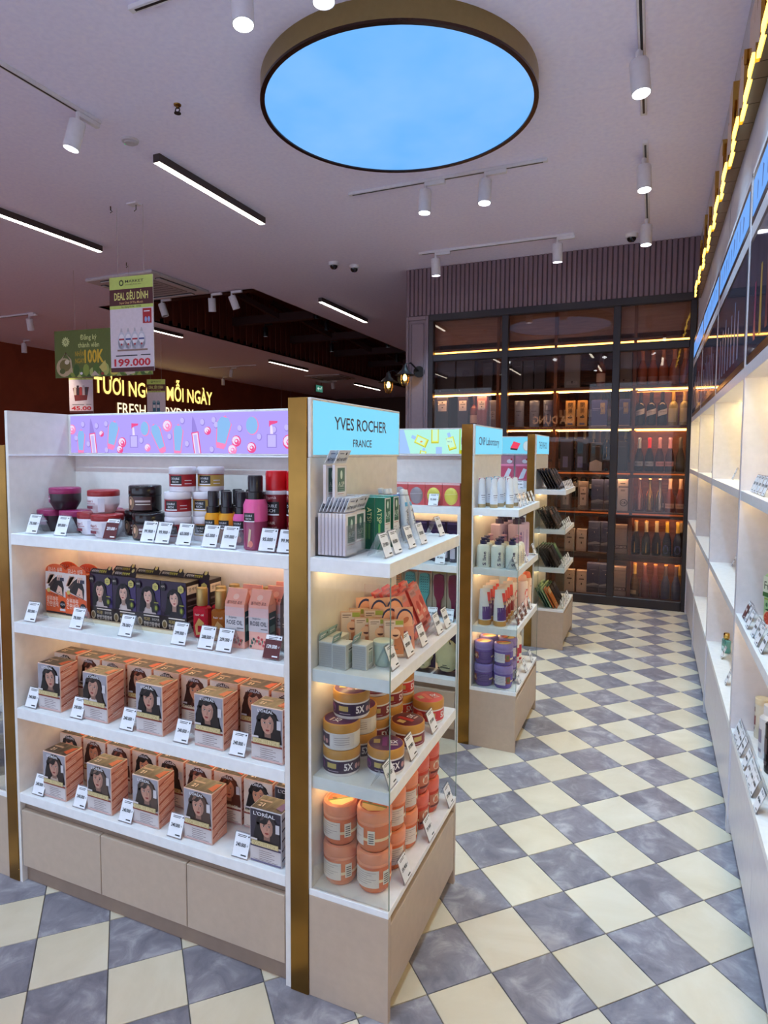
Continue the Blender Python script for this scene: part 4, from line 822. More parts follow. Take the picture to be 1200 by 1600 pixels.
def purple_box(key, lean, flap=True):
    W, D, H = .1025, .062, .165
    PU = C(52, 36, 62, .35); DKP = C(38, 28, 36, .35); b = MB().box(-W/2, -D/2, 0, W/2, D/2, H, DKP, .001)
    f = MB(); f.M = FRONT(-D/2-.0002); f.rect(-W/2+.001, .052, W/2-.001, H-.001, .0002, PU); f.rect(-W/2, 0, W/2, .052, .0003, C(42, 30, 30, .35))
    f.poly([(W*.1, .052, .0004), (W/2-.001, .052, .0004), (W/2-.001, .14, .0004), (W*.2, .15, .0004)], C(66, 50, 104, .35))
    portrait(f, -W*.40, .0525, W*.78, .100, (26, 20, 24), (232, 188, 168), (176, 70, 70), (206, 190, 186) if lean < .5 else (40, 34, 40), .0006, lean)
    YG = C(206, 196, 110, .45); f.poly([(.034+.013*math.cos(a*PI/3+.5), .143+.0135*math.sin(a*PI/3+.5), .0045) for a in range(6)], YG); f.rect(.028, .139, .040, .1405, .005, DKP); f.rect(.028, .1445, .040, .146, .005, DKP)
    f.ell(-.038, .145, .0115, .0125, .0045, C(30, 24, 28, .4), 14); f.text('새치', -.038, .147, .006, .005, CREAMT, .014)
    f.ell(.036, .074, .010, .012, .0045, C(60, 66, 34, .4), 12); f.ell(.036, .074, .005, .008, .005, C(150, 160, 60, .4), 8); f.rect(.028, .09, .046, .093, .0046, C(170, 170, 70, .4))
    f.ell(-.036, .024, .0105, .0145, .0012, C(196, 180, 150, .5), 14); f.ell(-.036, .024, .007, .010, .0016, C(120, 100, 60, .5), 10); f.rect(-.02, .044, .045, .0475, .001, CREAMT)
    f.text('더고은', -.006, .034, .0085, .001, C(226, 196, 110, .5), .024, .01); f.text('우리가족', .03, .034, .0075, .001, CREAMT, .03); f.text('한방크림염색', .013, .018, .0115, .001, CREAMT, .066, .01); f.rect(-.045, .003, .045, .006, .001, C(150, 130, 110, .5))
    s = MB(); s.M = RIGHT(W/2+.0002); s.rect(-D/2+.004, .125, D/2-.004, .152, .0004, CREAMT); s.text('염색약', 0, .14, .009, .0008, INK, .04); 
    for k in range(6): s.rect(-D/2+.006, .018+k*.017, D/2-.008, .021+k*.017+(k % 2)*.004, .0004, C(120, 110, 120, .5))
    ps = [('carton', b), ('front_print', f), ('side_print', s)]
    if flap:
        c = MB(); c.M = FRONT(-D/2-.0003, 0, H) ; c.M = frame((0, -D/2, H), (1, 0, 0), (0, .55, .83))
        c.prism([(-W/2, 0), (W/2, 0), (W/2-.004, .016), (.042, .018), (.036, .030), (.030, .018), (.022, .030), (.018, .017), (-W/2+.006, .018)], 0, .0008, DKP); c.text('새치커버', -.028, .009, .0075, .0012, CREAMT, .03, .01); c.text('한방염색', .005, .009, .0075, .0012, C(226, 214, 90, .5), .032, .01); c.ell(.030, .022, .006, .007, .0012, C(210, 190, 120, .5), 8)
        ps.append(('crest', c))
    proto(key, *ps)
for k in range(4): purple_box('purple_%d' % k, (-.35, -.2, .1, .6)[k], k < 2)
for i, x in enumerate((-1.102, -.999, -.896, -.793)):
    spawn('purple_%d' % i, 'hair_colour_box', (x, .148, Z2+EP), 'dark purple Korean hair dye box with a portrait, front row, %s from the orange boxes' % ORD[i], 'box', 'dark purple hair dye boxes')
for i, x in enumerate((-1.064, -.961, -.858, -.755)):
    spawn('purple_%d' % (i % 2), 'hair_colour_box', (x, .2135+.001, Z2+EP), 'dark purple hair dye box with a raised crest, back row, %s from the orange boxes' % ORD[i], 'box', 'dark purple hair dye boxes')
t = tag(MB().box(-1.36, .098, Z2+.0002, -.735, .110, Z2+.012, C(236, 222, 190, .5), .001).build('shelf_lip'), 'pale shelf lip strip holding back the Korean hair dye boxes', 'shelf strip')
def oil(key, liq):
    b = MB().box(-.026, -.017, 0, .026, .017, .098, liq, .006); n = MB().lathe([(.015, .096), (.0155, .102), (.0155, .108)], liq, 16)
    c = MB().lathe([(.0165, .102), (.017, .104), (.017, .152), (.015, .156), (0, .156)], mat('cap_gold', (178, 148, 92), .35, metal=.6), 20)
    p = MB(); p.M = FRONT(-.0175); p.poly([(-.012, .01, 0), (.008, .014, 0), (.016, .05, 0), (-.002, .064, 0), (-.016, .04, 0)], C(206, 160, 90, .4)); p.text('hair oil', 0, .075, .007, .0004, CREAMT, .03); p.rect(-.006, .02, .008, .04, .0004, liq)
    proto(key, ('bottle', b), ('neck', n), ('cap', c), ('label', p))
oil('oil_red', C(190, 30, 50, .12)); oil('oil_amber', C(160, 92, 30, .12))
for i, (k, x, y) in enumerate((('red', -.680, .118), ('red', -.640, .160), ('amber', -.605, .112), ('amber', -.572, .158), ('red', -.622, .205), ('amber', -.556, .208), ('red', -.500, .215))):
    spawn('oil_'+k, 'hair_oil_bottle', (x, y, Z2+EP), ('red' if k == 'red' else 'amber')+' hair oil bottle with a gold cap, '+('front, touching the dark purple boxes', 'second row by the purple boxes', 'front, touching the ROSE OIL carton', 'second row, behind the ROSE OIL carton', 'back row, beside the purple boxes', 'back row, middle', 'back row, behind the pink cartons')[i], 'bottle', 'hair oil bottles', rz=.12)
def rose(key):
    W, D, H = .066, .045, .132; PKC = C(240, 176, 160, .45); b = MB().box(-W/2, -D/2, 0, W/2, D/2, H, PKC, .001)
    g = MB(); g.M = RIGHT(-W/2); g.prism([(-D/2, H), (D/2, H), (D/2*.15, H+.034), (D/2*.15, H+.042), (-D/2*.15+.001, H+.042), (-D/2*.15, H+.034)], 0, W, C(244, 172, 150, .45))
    f = MB(); f.M = FRONT(-D/2-.0002); f.rect(-W/2, .075, W/2, H-.01, .0002, C(226, 190, 190, .45)); f.rect(-W/2, .052, W/2, .095, .0003, C(214, 208, 212, .45)); f.text('ROSE OIL', 0, .077, .013, .0008, C(40, 40, 60, .5), .054, .015); f.text('Bulgarian', -.006, .092, .006, .0008, C(90, 90, 110, .5), .026)
    for k in range(9): f.ell(-.026+(k*37 % 53)*.001, .008+(k*23 % 29)*.001, .004, .0045, .0008, C(200, 70, 76, .5) if k % 3 else C(60, 90, 84, .5), 8)
    for k in range(5): f.poly([(-.026+k*.012, .012, .0009), (-.020+k*.012, .026, .0009), (-.024+k*.012, .03, .0009)], C(70, 110, 90, .5))
    f.rect(.008, .06, .03, .062, .0009, INK)
    f2 = MB(); f2.M = frame((0, -D/2-.0002, H), (1, 0, 0), (0, .515, .857)); f2.ell(0, .022, .010, .009, .001, C(252, 206, 186, .5), 12); f2.text('불가리안 로즈', 0, .004, .008, .001, C(120, 60, 66, .5), .05, .01)
    s = MB(); s.M = RIGHT(W/2+.0002); s.rect(-D/2+.002, .02, D/2-.002, .11, .0003, C(46, 84, 92, .45)); s.rect(-D/2+.006, .09, D/2-.01, .094, .0006, PAPER); s.rect(-D/2+.006, .05, D/2-.01, .07, .0006, C(120, 160, 160, .5))
    proto(key, ('carton', b), ('gable_top', g), ('front_print', f), ('gable_print', f2), ('side_print', s))
rose('rose_box')
for i, (x, y) in enumerate(((-.523, .090), (-.449, .104), (-.513, .15), (-.432, .164), (-.440, .222))):
    spawn('rose_box', 'gable_carton', (x, y, Z2+EP), 'pink gable-topped ROSE OIL carton, '+('front, beside the amber bottle', 'front, beside the dark Fresh carton', 'second row, behind the amber-side carton', 'second row, behind the Fresh-side carton', 'back row')[i], 'carton', 'ROSE OIL cartons', rz=.06)
def fresh():
    W, D, H = .058, .045, .138; BN = C(72, 50, 40, .45); b = MB().box(-W/2, -D/2, 0, W/2, D/2, H, BN, .001); g = MB(); g.M = RIGHT(-W/2); g.prism([(-D/2, H), (D/2, H), (.002, H+.03), (-.002, H+.03)], 0, W, BN)
    f = MB(); f.M = FRONT(-D/2-.0002); f.ell(0, .108, .017, .019, .0003, C(214, 190, 160, .5), 18); f.ell(0, .108, .015, .017, .0006, C(110, 80, 56, .5), 18); f.text('Fresh', 0, .109, .011, .001, CREAMT, .026, .01); f.rect(-.02, .08, .02, .083, .0006, C(190, 160, 130, .5)); f.rect(-.02, .073, .02, .075, .0006, C(190, 160, 130, .5))
    f.ell(.0, .05, .008, .011, .0006, C(200, 110, 60, .5), 10); f.rect(-W/2+.002, .01, W/2-.002, .04, .0004, C(110, 92, 56, .5)); f.ell(.005, .03, .012, .01, .0006, C(150, 130, 80, .5), 10)
    proto('fresh_box', ('carton', b), ('gable_top', g), ('front_print', f))
fresh(); spawn('fresh_box', 'gable_carton', (-.352, .115, Z2+EP), 'dark brown gable carton with a round Fresh badge by the maroon tag', 'carton')
# ================================================================== END DISPLAY UNDER YVES ROCHER
R90 = PI/2
ZA, ZB, ZC, ZD = Z1+EP, .92+EP, .624+EP, .308+EP
# ---- top shelf: sheet masks in an acrylic bin, green cartons, toothbrush packs
def mask_pack(key, w=.070, h=.112):
    b = MB().box(-w/2, -.0045, 0, w/2, .0045, h, C(226, 214, 216, .4), .001); hd = MB(); hd.M = Matrix.Translation((0, 0, h+.004)) @ Matrix.Rotation(.42, 4, 'X')
    hd.box(-w/2, -.0008, 0, w/2, .0008, .042, C(222, 222, 232, .35)); hd.M = hd.M @ FRONT(-.001)
    hd.rect(-w*.36, .030, w*.0, .033, .0004, C(120, 120, 150, .5)); hd.ell(w*.2, .031, .004, .005, .0004, INK, 8); hd.text('MẶT NẠ GIẤY', 0, .013, .0085, .0004, C(54, 52, 84, .5), w*.78, .02)
    f = MB(); f.M = FRONT(-.0047); f.rect(-w*.44, .004, w*.44, h-.004, 0, C(232, 230, 238, .35)); f.rect(-w*.32, h*.30, w*.30, h*.92, .0003, C(72, 112, 108, .4)); f.ell(0, h*.74, .0065, .013, .0006, C(206, 226, 220, .4), 12); f.text('A,SP', 0, h*.50, .014, .0006, C(226, 238, 236, .4), .034)
    for k in range(3): f.rect(-w*.24, h*(.42-.05*k), w*.22, h*(.435-.05*k), .0006, C(150, 180, 176, .4))
    f.rect(-w*.3, h*.24, w*.2, h*.25, .0004, C(190, 90, 90, .4))
    proto(key, ('sachet', b), ('header_card', hd), ('front_print', f))
mask_pack('mask_pack')
t = thing('acrylic_bin', 'clear acrylic bin holding the upright sheet mask packs', 'bin', (-.182, .105, ZA))
g = MB().box(-.044, -.083, 0, .051, .083, .002, CLEAR).box(-.044, -.083, .002, -.042, .083, .104, CLEAR).box(.049, -.083, .002, .051, .083, .085, CLEAR).box(-.042, -.083, .002, .049, -.081, .104, CLEAR).box(-.042, .081, .002, .049, .083, .104, CLEAR); g.build('bin', t)
for i in range(8): spawn('mask_pack', 'mask_pack', (-.2165+i*.0105, .063, ZA+.003), 'sheet mask pack binned near the brass post, %s from the back board' % ORD[i], 'mask pack', 'sheet masks in the bin', R90)
for i in range(6): spawn('mask_pack', 'mask_pack', (-.2165+i*.0125, .1425, ZA+.003), 'sheet mask pack binned near the green cartons, %s from the back board' % ORD[i], 'mask pack', 'sheet masks in the bin', R90)
for i in range(2): spawn('mask_pack', 'mask_pack', (-.200+i*.022, .062+i*.010, ZA+.140), 'sheet mask pack standing raised above the bin, '+('behind' if i == 0 else 'in front'), 'mask pack', 'raised sheet masks', R90, sc=(1, 1, .92))
def green_box():
    W, D, H = .046, .030, .148; GN = C(30, 104, 76, .35); b = MB().box(-W/2, -D/2, 0, W/2, D/2, H, GN, .001); f = MB(); f.M = FRONT(-D/2-.0002); f.rect(-W/2+.001, 0, W/2-.001, H-.001, .0002, C(226, 226, 230, .4)); f.rect(-W*.34, H*.52, W*.38, H-.004, .0005, C(26, 92, 72, .4)); f.ell(0, H*.86, .006, .011, .0008, C(206, 230, 220, .4), 12); f.text('A,SP', 0, H*.68, .015, .0008, C(214, 236, 228, .4), .03); f.rect(-W*.3, H*.60, W*.3, H*.61, .0008, C(150, 200, 180, .4)); f.rect(-W*.36, H*.485, W*.30, H*.495, .0005, C(170, 60, 70, .4))
    for k in range(4): f.rect(-W*.36, H*(.40-.07*k), W*(.1+.06*(k % 2)), H*(.41-.07*k), .0005, C(150, 150, 160, .4))
    s = MB(); s.M = LEFT(-W/2-.0002); s.text('ATSP', 0, H*.66, .014, .0004, C(226, 226, 160, .4), None, .01, rot=-PI/2); s.rect(-.003, H*.2, .003, H*.5, .0004, C(120, 180, 90, .4))
    t = MB(); t.M = TOP(H); t.rect(-W/2, -D/2, W/2, D/2, .0003, C(70, 176, 160, .4))
    for k in range(3): t.ell(-.014+k*.014, (-1)**k*.005, .005, .004, .0006, (C(226, 110, 100, .4), C(200, 236, 230, .4), C(140, 150, 210, .4))[k], 8)
    proto('green_box', ('carton', b), ('front_print', f), ('side_print', s), ('top_print', t))
green_box()
for r in range(2):
    for i in range(4): spawn('green_box', 'mask_carton', (-.112-i*.0312, .214+r*.066+.0, ZA), 'green and white mask carton, column %s, %s from the shelf edge' % (('beside the acrylic bin', 'beside the toothbrush packs')[r], ORD[i]), 'carton', 'green mask cartons', R90)
def brush_pack():
    b = MB().lathe([(0, 0), (.011, 0), (.0125, .01), (.0125, .1), (.010, .125), (.009, .14), (0, .143)], C(214, 216, 224, .3), 14); c = MB().lathe([(.0085, .142), (.0095, .144), (.0095, .158), (0, .16)], C(236, 240, 246, .3), 14); p = MB(); p.cyl(.0128); p.text('Toothbrush', 0, .06, .011, .0006, C(60, 56, 76, .5), .07, .01, rot=PI/2); p.rect(-.006, .105, .006, .118, .0006, C(100, 170, 210, .4), 3)
    proto('brush_tube', ('tube', b), ('cap', c), ('label', p))
brush_pack()
for i, (x, y, rx, rz) in enumerate(((-.10, .375, -.12, 1.2), (-.088, .425, -.28, 1.35), (-.155, .38, -.1, 1.6), (-.150, .43, -.2, 1.6), (-.19, .40, -.05, 1.5))):
    spawn('brush_tube', 'toothbrush_tube', (x, y, ZA+.0045), 'white toothbrush tube, '+('front, by the green cartons', 'front, leaning outward', 'second row by the green cartons', 'second row by the glass end', 'last row against the board')[i], 'tube', 'toothbrush tubes', rz, rx)
def bag(key, col, w=.07, h=.12, d=.02, lab=None):
    b = MB(); n = 6
    prof = [(0, .3), (.12, 1), (.5, 1.0), (.85, .7), (1, .06)]
    vs = []; fs = []
    for t_, k in prof: vs += [(-w/2, 0, t_*h), (-w*.3, -d/2*k, t_*h), (w*.3, -d/2*k, t_*h), (w/2, 0, t_*h), (w*.3, d/2*k, t_*h), (-w*.3, d/2*k, t_*h)]
    for r in range(len(prof)-1): fs += [(r*n+i, r*n+(i+1) % n, (r+1)*n+(i+1) % n, (r+1)*n+i) for i in range(n)]
    fs += [tuple(range(n))[::-1], tuple(range(len(vs)-n, len(vs)))]
    b.add(vs, fs, col); p = MB(); p.M = FRONT(-d/2-.0006)
    if lab: lab(p, w, h)
    proto(key, ('pouch', b), *([('front_print', p)] if lab else []))
def lab_dark(p, w, h): p.rect(-w*.28, h*.2, w*.28, h*.75, 0, C(90, 80, 96, .3)); p.ell(0, h*.55, w*.14, h*.12, .0004, C(190, 190, 206, .3), 12)
bag('bag_dark', C(52, 46, 58, .25), .06, .13, .03, lab_dark); bag('bag_clear', C(196, 204, 214, .2), .055, .10, .03, lab_dark)
for i, (k, x, y) in enumerate((('bag_dark', -.135, .335), ('bag_clear', -.185, .475), ('bag_clear', -.150, .50), ('bag_dark', -.195, .535))):
    spawn(k, 'toothbrush_bag', (x, y+.0, ZA), ('dark' if 'dark' in k else 'clear')+' toothbrush bag, '+('behind the front white tubes', 'against the board under the blue tube', 'in front of the blue tube', 'at the glass end')[i], 'bag', 'toothbrush bags', R90)
b = MB(); b.M = Matrix.Rotation(R90, 4, 'X'); b.lathe([(0, -.05), (.016, -.05), (.018, -.045), (.018, .045), (.012, .052), (0, .052)], C(60, 112, 210, .3), 18)
t = thing('toothpaste_tube', 'blue toothpaste tube lying on top of the toothbrush bags', 'tube', (-.178, .50, ZA+.121)); b.build('tube', t); c = MB(); c.M = Matrix.Rotation(R90, 4, 'X'); c.lathe([(.0175, -.062), (.0185, -.06), (.0185, -.046), (0, -.045)], C(110, 112, 124, .3), 18).lathe([(0, -.0625), (.0175, -.062)], C(90, 92, 104, .3), 18); c.build('cap', t)
for i, (p_, x, y) in enumerate((('59.900', -.060, .082), ('69.000', -.060, .150), ('25.000', -.060, .262), ('39.000', -.056, .352), ('49.000', -.064, .555))):
    ptag(p_, x, y, Z1, 'white price tag on the YVES ROCHER display top shelf, %s from the brass post' % ORD[i], R90)
# ---- second shelf: grey cartons, sachets
def grey_box():
    W, D, H = .042, .050, .068; b = MB().box(-W/2, -D/2, 0, W/2, D/2, H, C(206, 206, 204, .5), .0012); f = MB(); f.M = FRONT(-D/2-.0002); f.rect(-W/2+.002, .002, W/2-.002, H-.004, .0002, C(170, 168, 168, .6)); 
    for k in range(9): f.rect(-W*.4, .008+k*.006, W*.38, .0088+k*.006, .0004, C(150, 148, 150, .6))
    s = MB(); s.M = RIGHT(W/2+.0002); s.rect(-D*.3, .010, D*.32, .058, .0002, C(226, 226, 222, .5))
    for k in range(3): s.rect(-D*.2+k*.008, .014, -D*.2+k*.008+.004, .046, .0004, C(120, 150, 140, .5))
    s.rect(-D*.2, .051, D*.24, .054, .0004, INK)
    h = MB(); h.M = Matrix.Translation((-W/2, 0, H)) @ Matrix.Rotation(.25, 4, 'Y'); h.box(-.0006, -D/2, 0, .0006, D/2, .022, C(140, 170, 176, .45)); h.M = h.M @ RIGHT(.0009); h.rect(-D*.38, .010, D*.2, .014, 0, PAPER); h.rect(-D*.38, .005, D*.0, .007, 0, PAPER); h.ell(D*.36, .014, .003, .004, 0, INK, 8)
    proto('grey_box', ('carton', b), ('front_print', f), ('side_print', s), ('hang_tab', h))
grey_box()
for i, (x, y) in enumerate(((-.2035, .062), (-.1595, .056), (-.109, .076), (-.205, .118))):
    spawn('grey_box', 'small_carton', (x, y, ZB), 'small grey carton with a teal hang tab, '+('beside the board, front', 'middle of the front three', 'front, by the pale green cup', 'behind, against the board')[i], 'carton', 'grey cartons')
t = thing('plastic_cup', 'pale green frosted jar beside the grey cartons', 'jar', (-.068, .118, ZB)); MB().lathe([(0, 0), (.022, 0), (.024, .003), (.0265, .060), (.025, .064), (0, .064)], C(184, 202, 192, .35), 24).build('jar', t); MB().lathe([(.0268, .058), (.0275, .060), (.0275, .0665), (.026, .068), (0, .068)], C(196, 212, 204, .35), 24).build('lid', t)
def lab_peach(p, w, h):
    p.rect(-w*.46, h*.04, w*.46, h*.97, 0, C(222, 196, 174, .45)); p.rect(w*.02, h*.08, w*.46, h*.80, .0003, C(206, 128, 84, .45)); p.rect(w*.08, h*.86, w*.46, h*.97, .0005, C(164, 170, 60, .45)); p.rect(-w*.4, h*.90, w*.02, h*.92, .0004, C(110, 84, 70, .5)); p.rect(-w*.4, h*.85, -w*.1, h*.865, .0004, C(110, 84, 70, .5))
    p.ell(w*.06, h*.62, w*.26, h*.14, .0006, C(240, 190, 150, .45), 14); p.ell(w*.08, h*.60, w*.15, h*.055, .0009, C(92, 44, 34, .45), 10, a0=PI, a1=2*PI); p.rect(-w*.3, h*.3, w*.1, h*.32, .0005, C(150, 110, 90, .5)); p.rect(-w*.3, h*.2, w*.2, h*.22, .0005, C(150, 110, 90, .5))
def lab_arc(p, w, h):
    p.ell(0, h*.70, w*.46, h*.27, 0, C(44, 50, 96, .4), 20); p.ell(0, h*.66, w*.42, h*.26, .0003, C(240, 176, 140, .45), 20); p.rect(-w*.45, h*.04, w*.45, h*.55, .0004, C(226, 150, 124, .45)); p.ell(w*.02, h*.70, w*.22, h*.06, .0008, C(206, 120, 84, .45), 12, rot=.5); p.ell(-w*.05, h*.36, w*.2, h*.09, .0008, C(222, 70, 66, .45), 12); p.ell(w*.2, h*.26, w*.10, h*.07, .001, C(60, 70, 120, .45), 8)
def lab_red(p, w, h):
    p.rect(-w*.47, h*.03, w*.47, h*.97, 0, C(236, 120, 116, .4)); p.rect(-w*.4, h*.78, w*.4, h*.93, .0003, C(214, 150, 156, .4)); p.text('MASK', 0, h*.86, h*.07, .0006, C(120, 50, 66, .4), w*.6); p.ell(w*.12, h*.55, w*.24, h*.12, .0003, C(206, 40, 44, .4), 12); p.rect(-w*.4, h*.28, w*.2, h*.36, .0004, C(250, 190, 186, .4)); p.rect(-w*.3, h*.14, w*.38, h*.2, .0004, C(190, 40, 44, .4)); p.ell(-w*.2, h*.46, w*.12, h*.06, .0006, C(250, 220, 200, .4), 10)
bag('sachet_peach', C(206, 164, 130, .35), .058, .105, .012, lab_peach); bag('sachet_arc', C(230, 170, 140, .3), .058, .112, .012, lab_arc); bag('sachet_red', C(214, 70, 74, .35), .075, .150, .014, lab_red)
PEACH = ((-.192, .170, .16), (-.148, .171, .12), (-.106, .175, .08), (-.062, .181, .03), (-.186, .214, .15), (-.140, .218, .12))
for i, (x, y, z) in enumerate(PEACH): spawn('sachet_peach', 'eye_patch_sachet', (x, y, ZB+.003), 'peach eye patch sachet with an olive corner, %s row, %s' % (('front', 'back')[i//4], ('next to the board', 'second from the board', 'third from the board', 'by the shelf edge')[i % 4]), 'sachet', 'peach eye patch sachets', .5, -.12, (1, 1, 1.12 if i == 0 or i > 3 else 1))
for i, (x, y) in enumerate(((-.182, .262), (-.140, .264), (-.096, .244), (-.055, .256), (-.104, .302))): spawn('sachet_arc', 'eye_patch_sachet', (x, y, ZB+.003), 'blush sachet with a navy arc, '+('against the board', 'second from the board', 'third from the board', 'by the shelf edge', 'behind the others')[i], 'sachet', 'navy arc sachets', .75, -.15, (1, 1, 1.25 if i in (0, 1, 4) else 1.1))
t = thing('acrylic_bin', 'clear acrylic rack beside the red mask packets', 'bin', (-.13, .328, ZB)); MB().box(-.09, -.0015, 0, .09, .0015, .17, CLEAR).box(.086, .0015, 0, .09, .22, .012, CLEAR).build('rack', t)
k = 0
for i, (x, y) in enumerate(((-.145, .378), (-.118, .378), (-.091, .378), (-.064, .378), (-.145, .460), (-.118, .460), (-.091, .460), (-.064, .460), (-.120, .545), (-.085, .545))):
    spawn('sachet_red', 'mask_packet', (x, y, ZB+.004), 'coral red mask packet leaning back, %s stack, %s from the board' % (('first', 'middle', 'last')[i//4], ORD[i % 4]), 'mask packet', 'coral red mask packets', R90+.08, -.42, (1, 1, 1.0))
for i, (p_, x, y) in enumerate((('299.000', -.046, .098), ('209.000', -.046, .215), ('259.000', -.042, .325), ('25.000', -.038, .465), ('39.000', -.036, .545))):
    ptag(p_, x, y, .92, 'white price tag on the YVES ROCHER display second shelf, %s from the glass front' % ORD[i], R90)
# ---- third shelf: gold-lidded scrub tubs
def scrub(key, lc, tc, pic):
    r, h = .0515, .0722; b = MB().lathe([(0, 0), (r*.95, 0), (r*.98, .003), (r*.99, .046), (r*.97, .048)], C(232, 224, 226, .35), 30)
    l = MB().lathe([(r*.99, .046), (r*1.01, .047), (r*1.01, .068), (r*.97, .071), (r*.9, h-.0005)], C(196, 138, 62, .35), 30); tp = MB().lathe([(r*.92, h-.0007), (r*.9, h-.0002), (0, h-.0001)], tc, 30)
    tp.M = TOP(h+.0002); tp.rect(-.034, -.006, -.016, .018, .0002, C(206, 176, 110, .4)); tp.rect(-.010, -.022, .004, .030, .0002, pic); tp.text('5X', .022, .003, .018, .0004, PAPER, .024, .03); tp.rect(.012, -.018, .034, -.012, .0003, C(230, 200, 190, .4))
    p = MB(); p.cyl(r*.995); p.rect(-.09, .009, .078, .042, .0005, lc, 24); p.text('5X', .030, .027, .019, .0011, C(240, 232, 236, .4), .026, .03); p.rect(-.032, .022, -.004, .036, .0009, C(196, 170, 100, .4), 4); p.rect(-.03, .014, .002, .0155, .0009, C(200, 180, 200, .4), 4)
    p.ell(-.056, .026, .012, .012, .0009, pic, 12); p.ell(.055, .024, .006, .008, .0009, C(206, 150, 150, .4), 8); p.ell(.068, .022, .005, .007, .0009, C(206, 150, 150, .4), 8)
    p.rect(.088, .008, .150, .044, .0005, C(220, 210, 212, .4), 10)
    for k_ in range(4): p.rect(.093, .034-k_*.006, .135, .0355-k_*.006, .0008, C(150, 140, 146, .4), 5)
    proto(key, ('tub', b), ('lid', l), ('lid_print', tp), ('label', p))
scrub('scrub_purple', C(62, 38, 68, .35), C(88, 36, 88, .35), C(130, 50, 130, .4)); scrub('scrub_red', C(130, 36, 42, .35), C(104, 32, 38, .35), C(200, 44, 44, .4)); scrub('scrub_coral', C(206, 62, 62, .35), C(222, 92, 84, .35), C(240, 130, 110, .4))
P_ = .0726
for i, (k_, x, y, n, s) in enumerate((('purple', -.1745, .078, 2, 'corner stack by the brass post'), ('purple', -.172, .186, 2, 'second stack from the brass post'), ('red', -.172, .292, 3, 'third stack from the brass post'), ('red', -.172, .397, 3, 'fourth stack from the brass post'), ('coral', -.172, .502, 3, 'last stack before the glass end'))):
    for q in range(n): spawn('scrub_'+k_, 'scrub_tub', (x, y, ZC+q*P_), '%s gold-lidded body scrub tub, %s of the %s' % (k_, ('bottom', 'middle' if n == 3 else 'upper', 'topmost')[q], s), 'tub', 'gold-lidded scrub tubs', (.55, .9, .75)[q % 3] if k_ != 'purple' else (.25, -1.75, .3)[q])
spawn('scrub_purple', 'scrub_tub', (-.164, .118, ZC+2*P_), 'purple gold-lidded body scrub tub topping the corner stack, set back', 'tub', 'gold-lidded scrub tubs', .35)
for i, (k_, y, rz) in enumerate((('purple', .130, -1.2), ('red', .300, -.2), ('coral', .492, -.7))): spawn('scrub_'+k_, 'scrub_tub', (-.0635, y, ZC), '%s gold-lidded body scrub tub standing alone at the shelf edge' % k_, 'tub', 'gold-lidded scrub tubs', R90+rz)
for i, (y) in enumerate((.048, .220, .415)): ptag(('59.900', '59.900', '59.900')[i], -.030 if i == 0 else -.034, (.045, .215, .405)[i], .624, 'white price tag on the scrub tub shelf, before the %s tub' % ('purple', 'red', 'coral')[i], R90)
# ---- base: orange two-high scrub jars
def orange_jar(key, col, lidc, lab):
    r, h = .0475, .1145; b = MB().lathe([(0, 0), (r*.80, 0), (r*.90, .006), (r*.97, .018), (r, .03), (r, .072), (r*.96, .076)], col, 28); gel = MB().lathe([(r*1.003, .034), (r*1.004, .036), (r*1.004, .040), (r*1.003, .042)], C(240, 206, 160, .3), 28)
    l = MB().lathe([(r*.96, .074), (r*1.02, .076), (r*1.03, .079), (r*1.0, .083), (r*1.03, .086), (r*1.03, .104), (r*.98, .111), (r*.84, h), (r*.8, h-.004), (0, h-.004)], lidc, 28); tp = MB(); tp.M = TOP(h-.0038); tp.ell(0, 0, r*.74, r*.74, .0002, C(206, 92, 40, .35), 22); tp.poly([(-.03, .006, .0005), (-.005, .022, .0005), (.018, .030, .0005), (.004, .002, .0005), (-.012, -.014, .0005)], C(236, 120, 60, .35)); tp.poly([(-.028, -.022, .0006), (.03, .020, .0006), (.036, .004, .0006), (.016, -.03, .0006), (-.01, -.034, .0006)], C(240, 206, 130, .4)); tp.poly([(-.030, -.018, .0008), (.028, .024, .0008), (.032, .019, .0008), (-.027, -.024, .0008)], C(120, 140, 50, .4)); tp.ell(-.016, -.004, .008, .006, .001, C(120, 80, 30, .4), 8)
    p = MB(); p.cyl(r*1.004); lab(p); proto(key, ('jar', b), ('gel_line', gel), ('lid', l), ('lid_print', tp), ('label', p))
def lab_or(p):
    p.rect(-.058, .020, .018, .068, .0006, C(226, 210, 200, .45), 12)
    for k_ in range(6): p.rect(-.052, .061-k_*.006, .010-(k_ % 3)*.012, .0622-k_*.006, .001, C(150, 130, 126, .5), 8)
    p.rect(.03, .026, .05, .064, .0006, C(236, 222, 206, .45), 4)
    for k_ in range(5): p.rect(.033, .03+k_*.006, .047, .0325+k_*.006, .001, INK, 3)
def lab_pa(p):
    p.rect(-.034, .022, .034, .066, .0006, C(206, 120, 90, .4), 10); p.ell(-.006, .048, .016, .014, .001, C(236, 216, 196, .4), 12); p.poly([(.006, .05, .0012), (.022, .062, .0012), (.020, .044, .0012)], C(40, 90, 60, .4)); p.poly([(.0, .04, .0012), (.018, .034, .0012), (.02, .046, .0012)], C(50, 100, 66, .4)); p.rect(-.032, .024, .03, .031, .001, C(110, 44, 34, .4), 8); p.rect(-.056, .022, -.046, .066, .0006, C(236, 222, 206, .45), 3)
orange_jar('jar_orange', C(220, 112, 62, .22), C(238, 150, 112, .32), lab_or); orange_jar('jar_papaya', C(206, 74, 50, .25), C(230, 110, 90, .32), lab_pa)
JR = (((-.181, .084), .35, 'board column'), ((-.0755, .096), .6, 'edge column'))
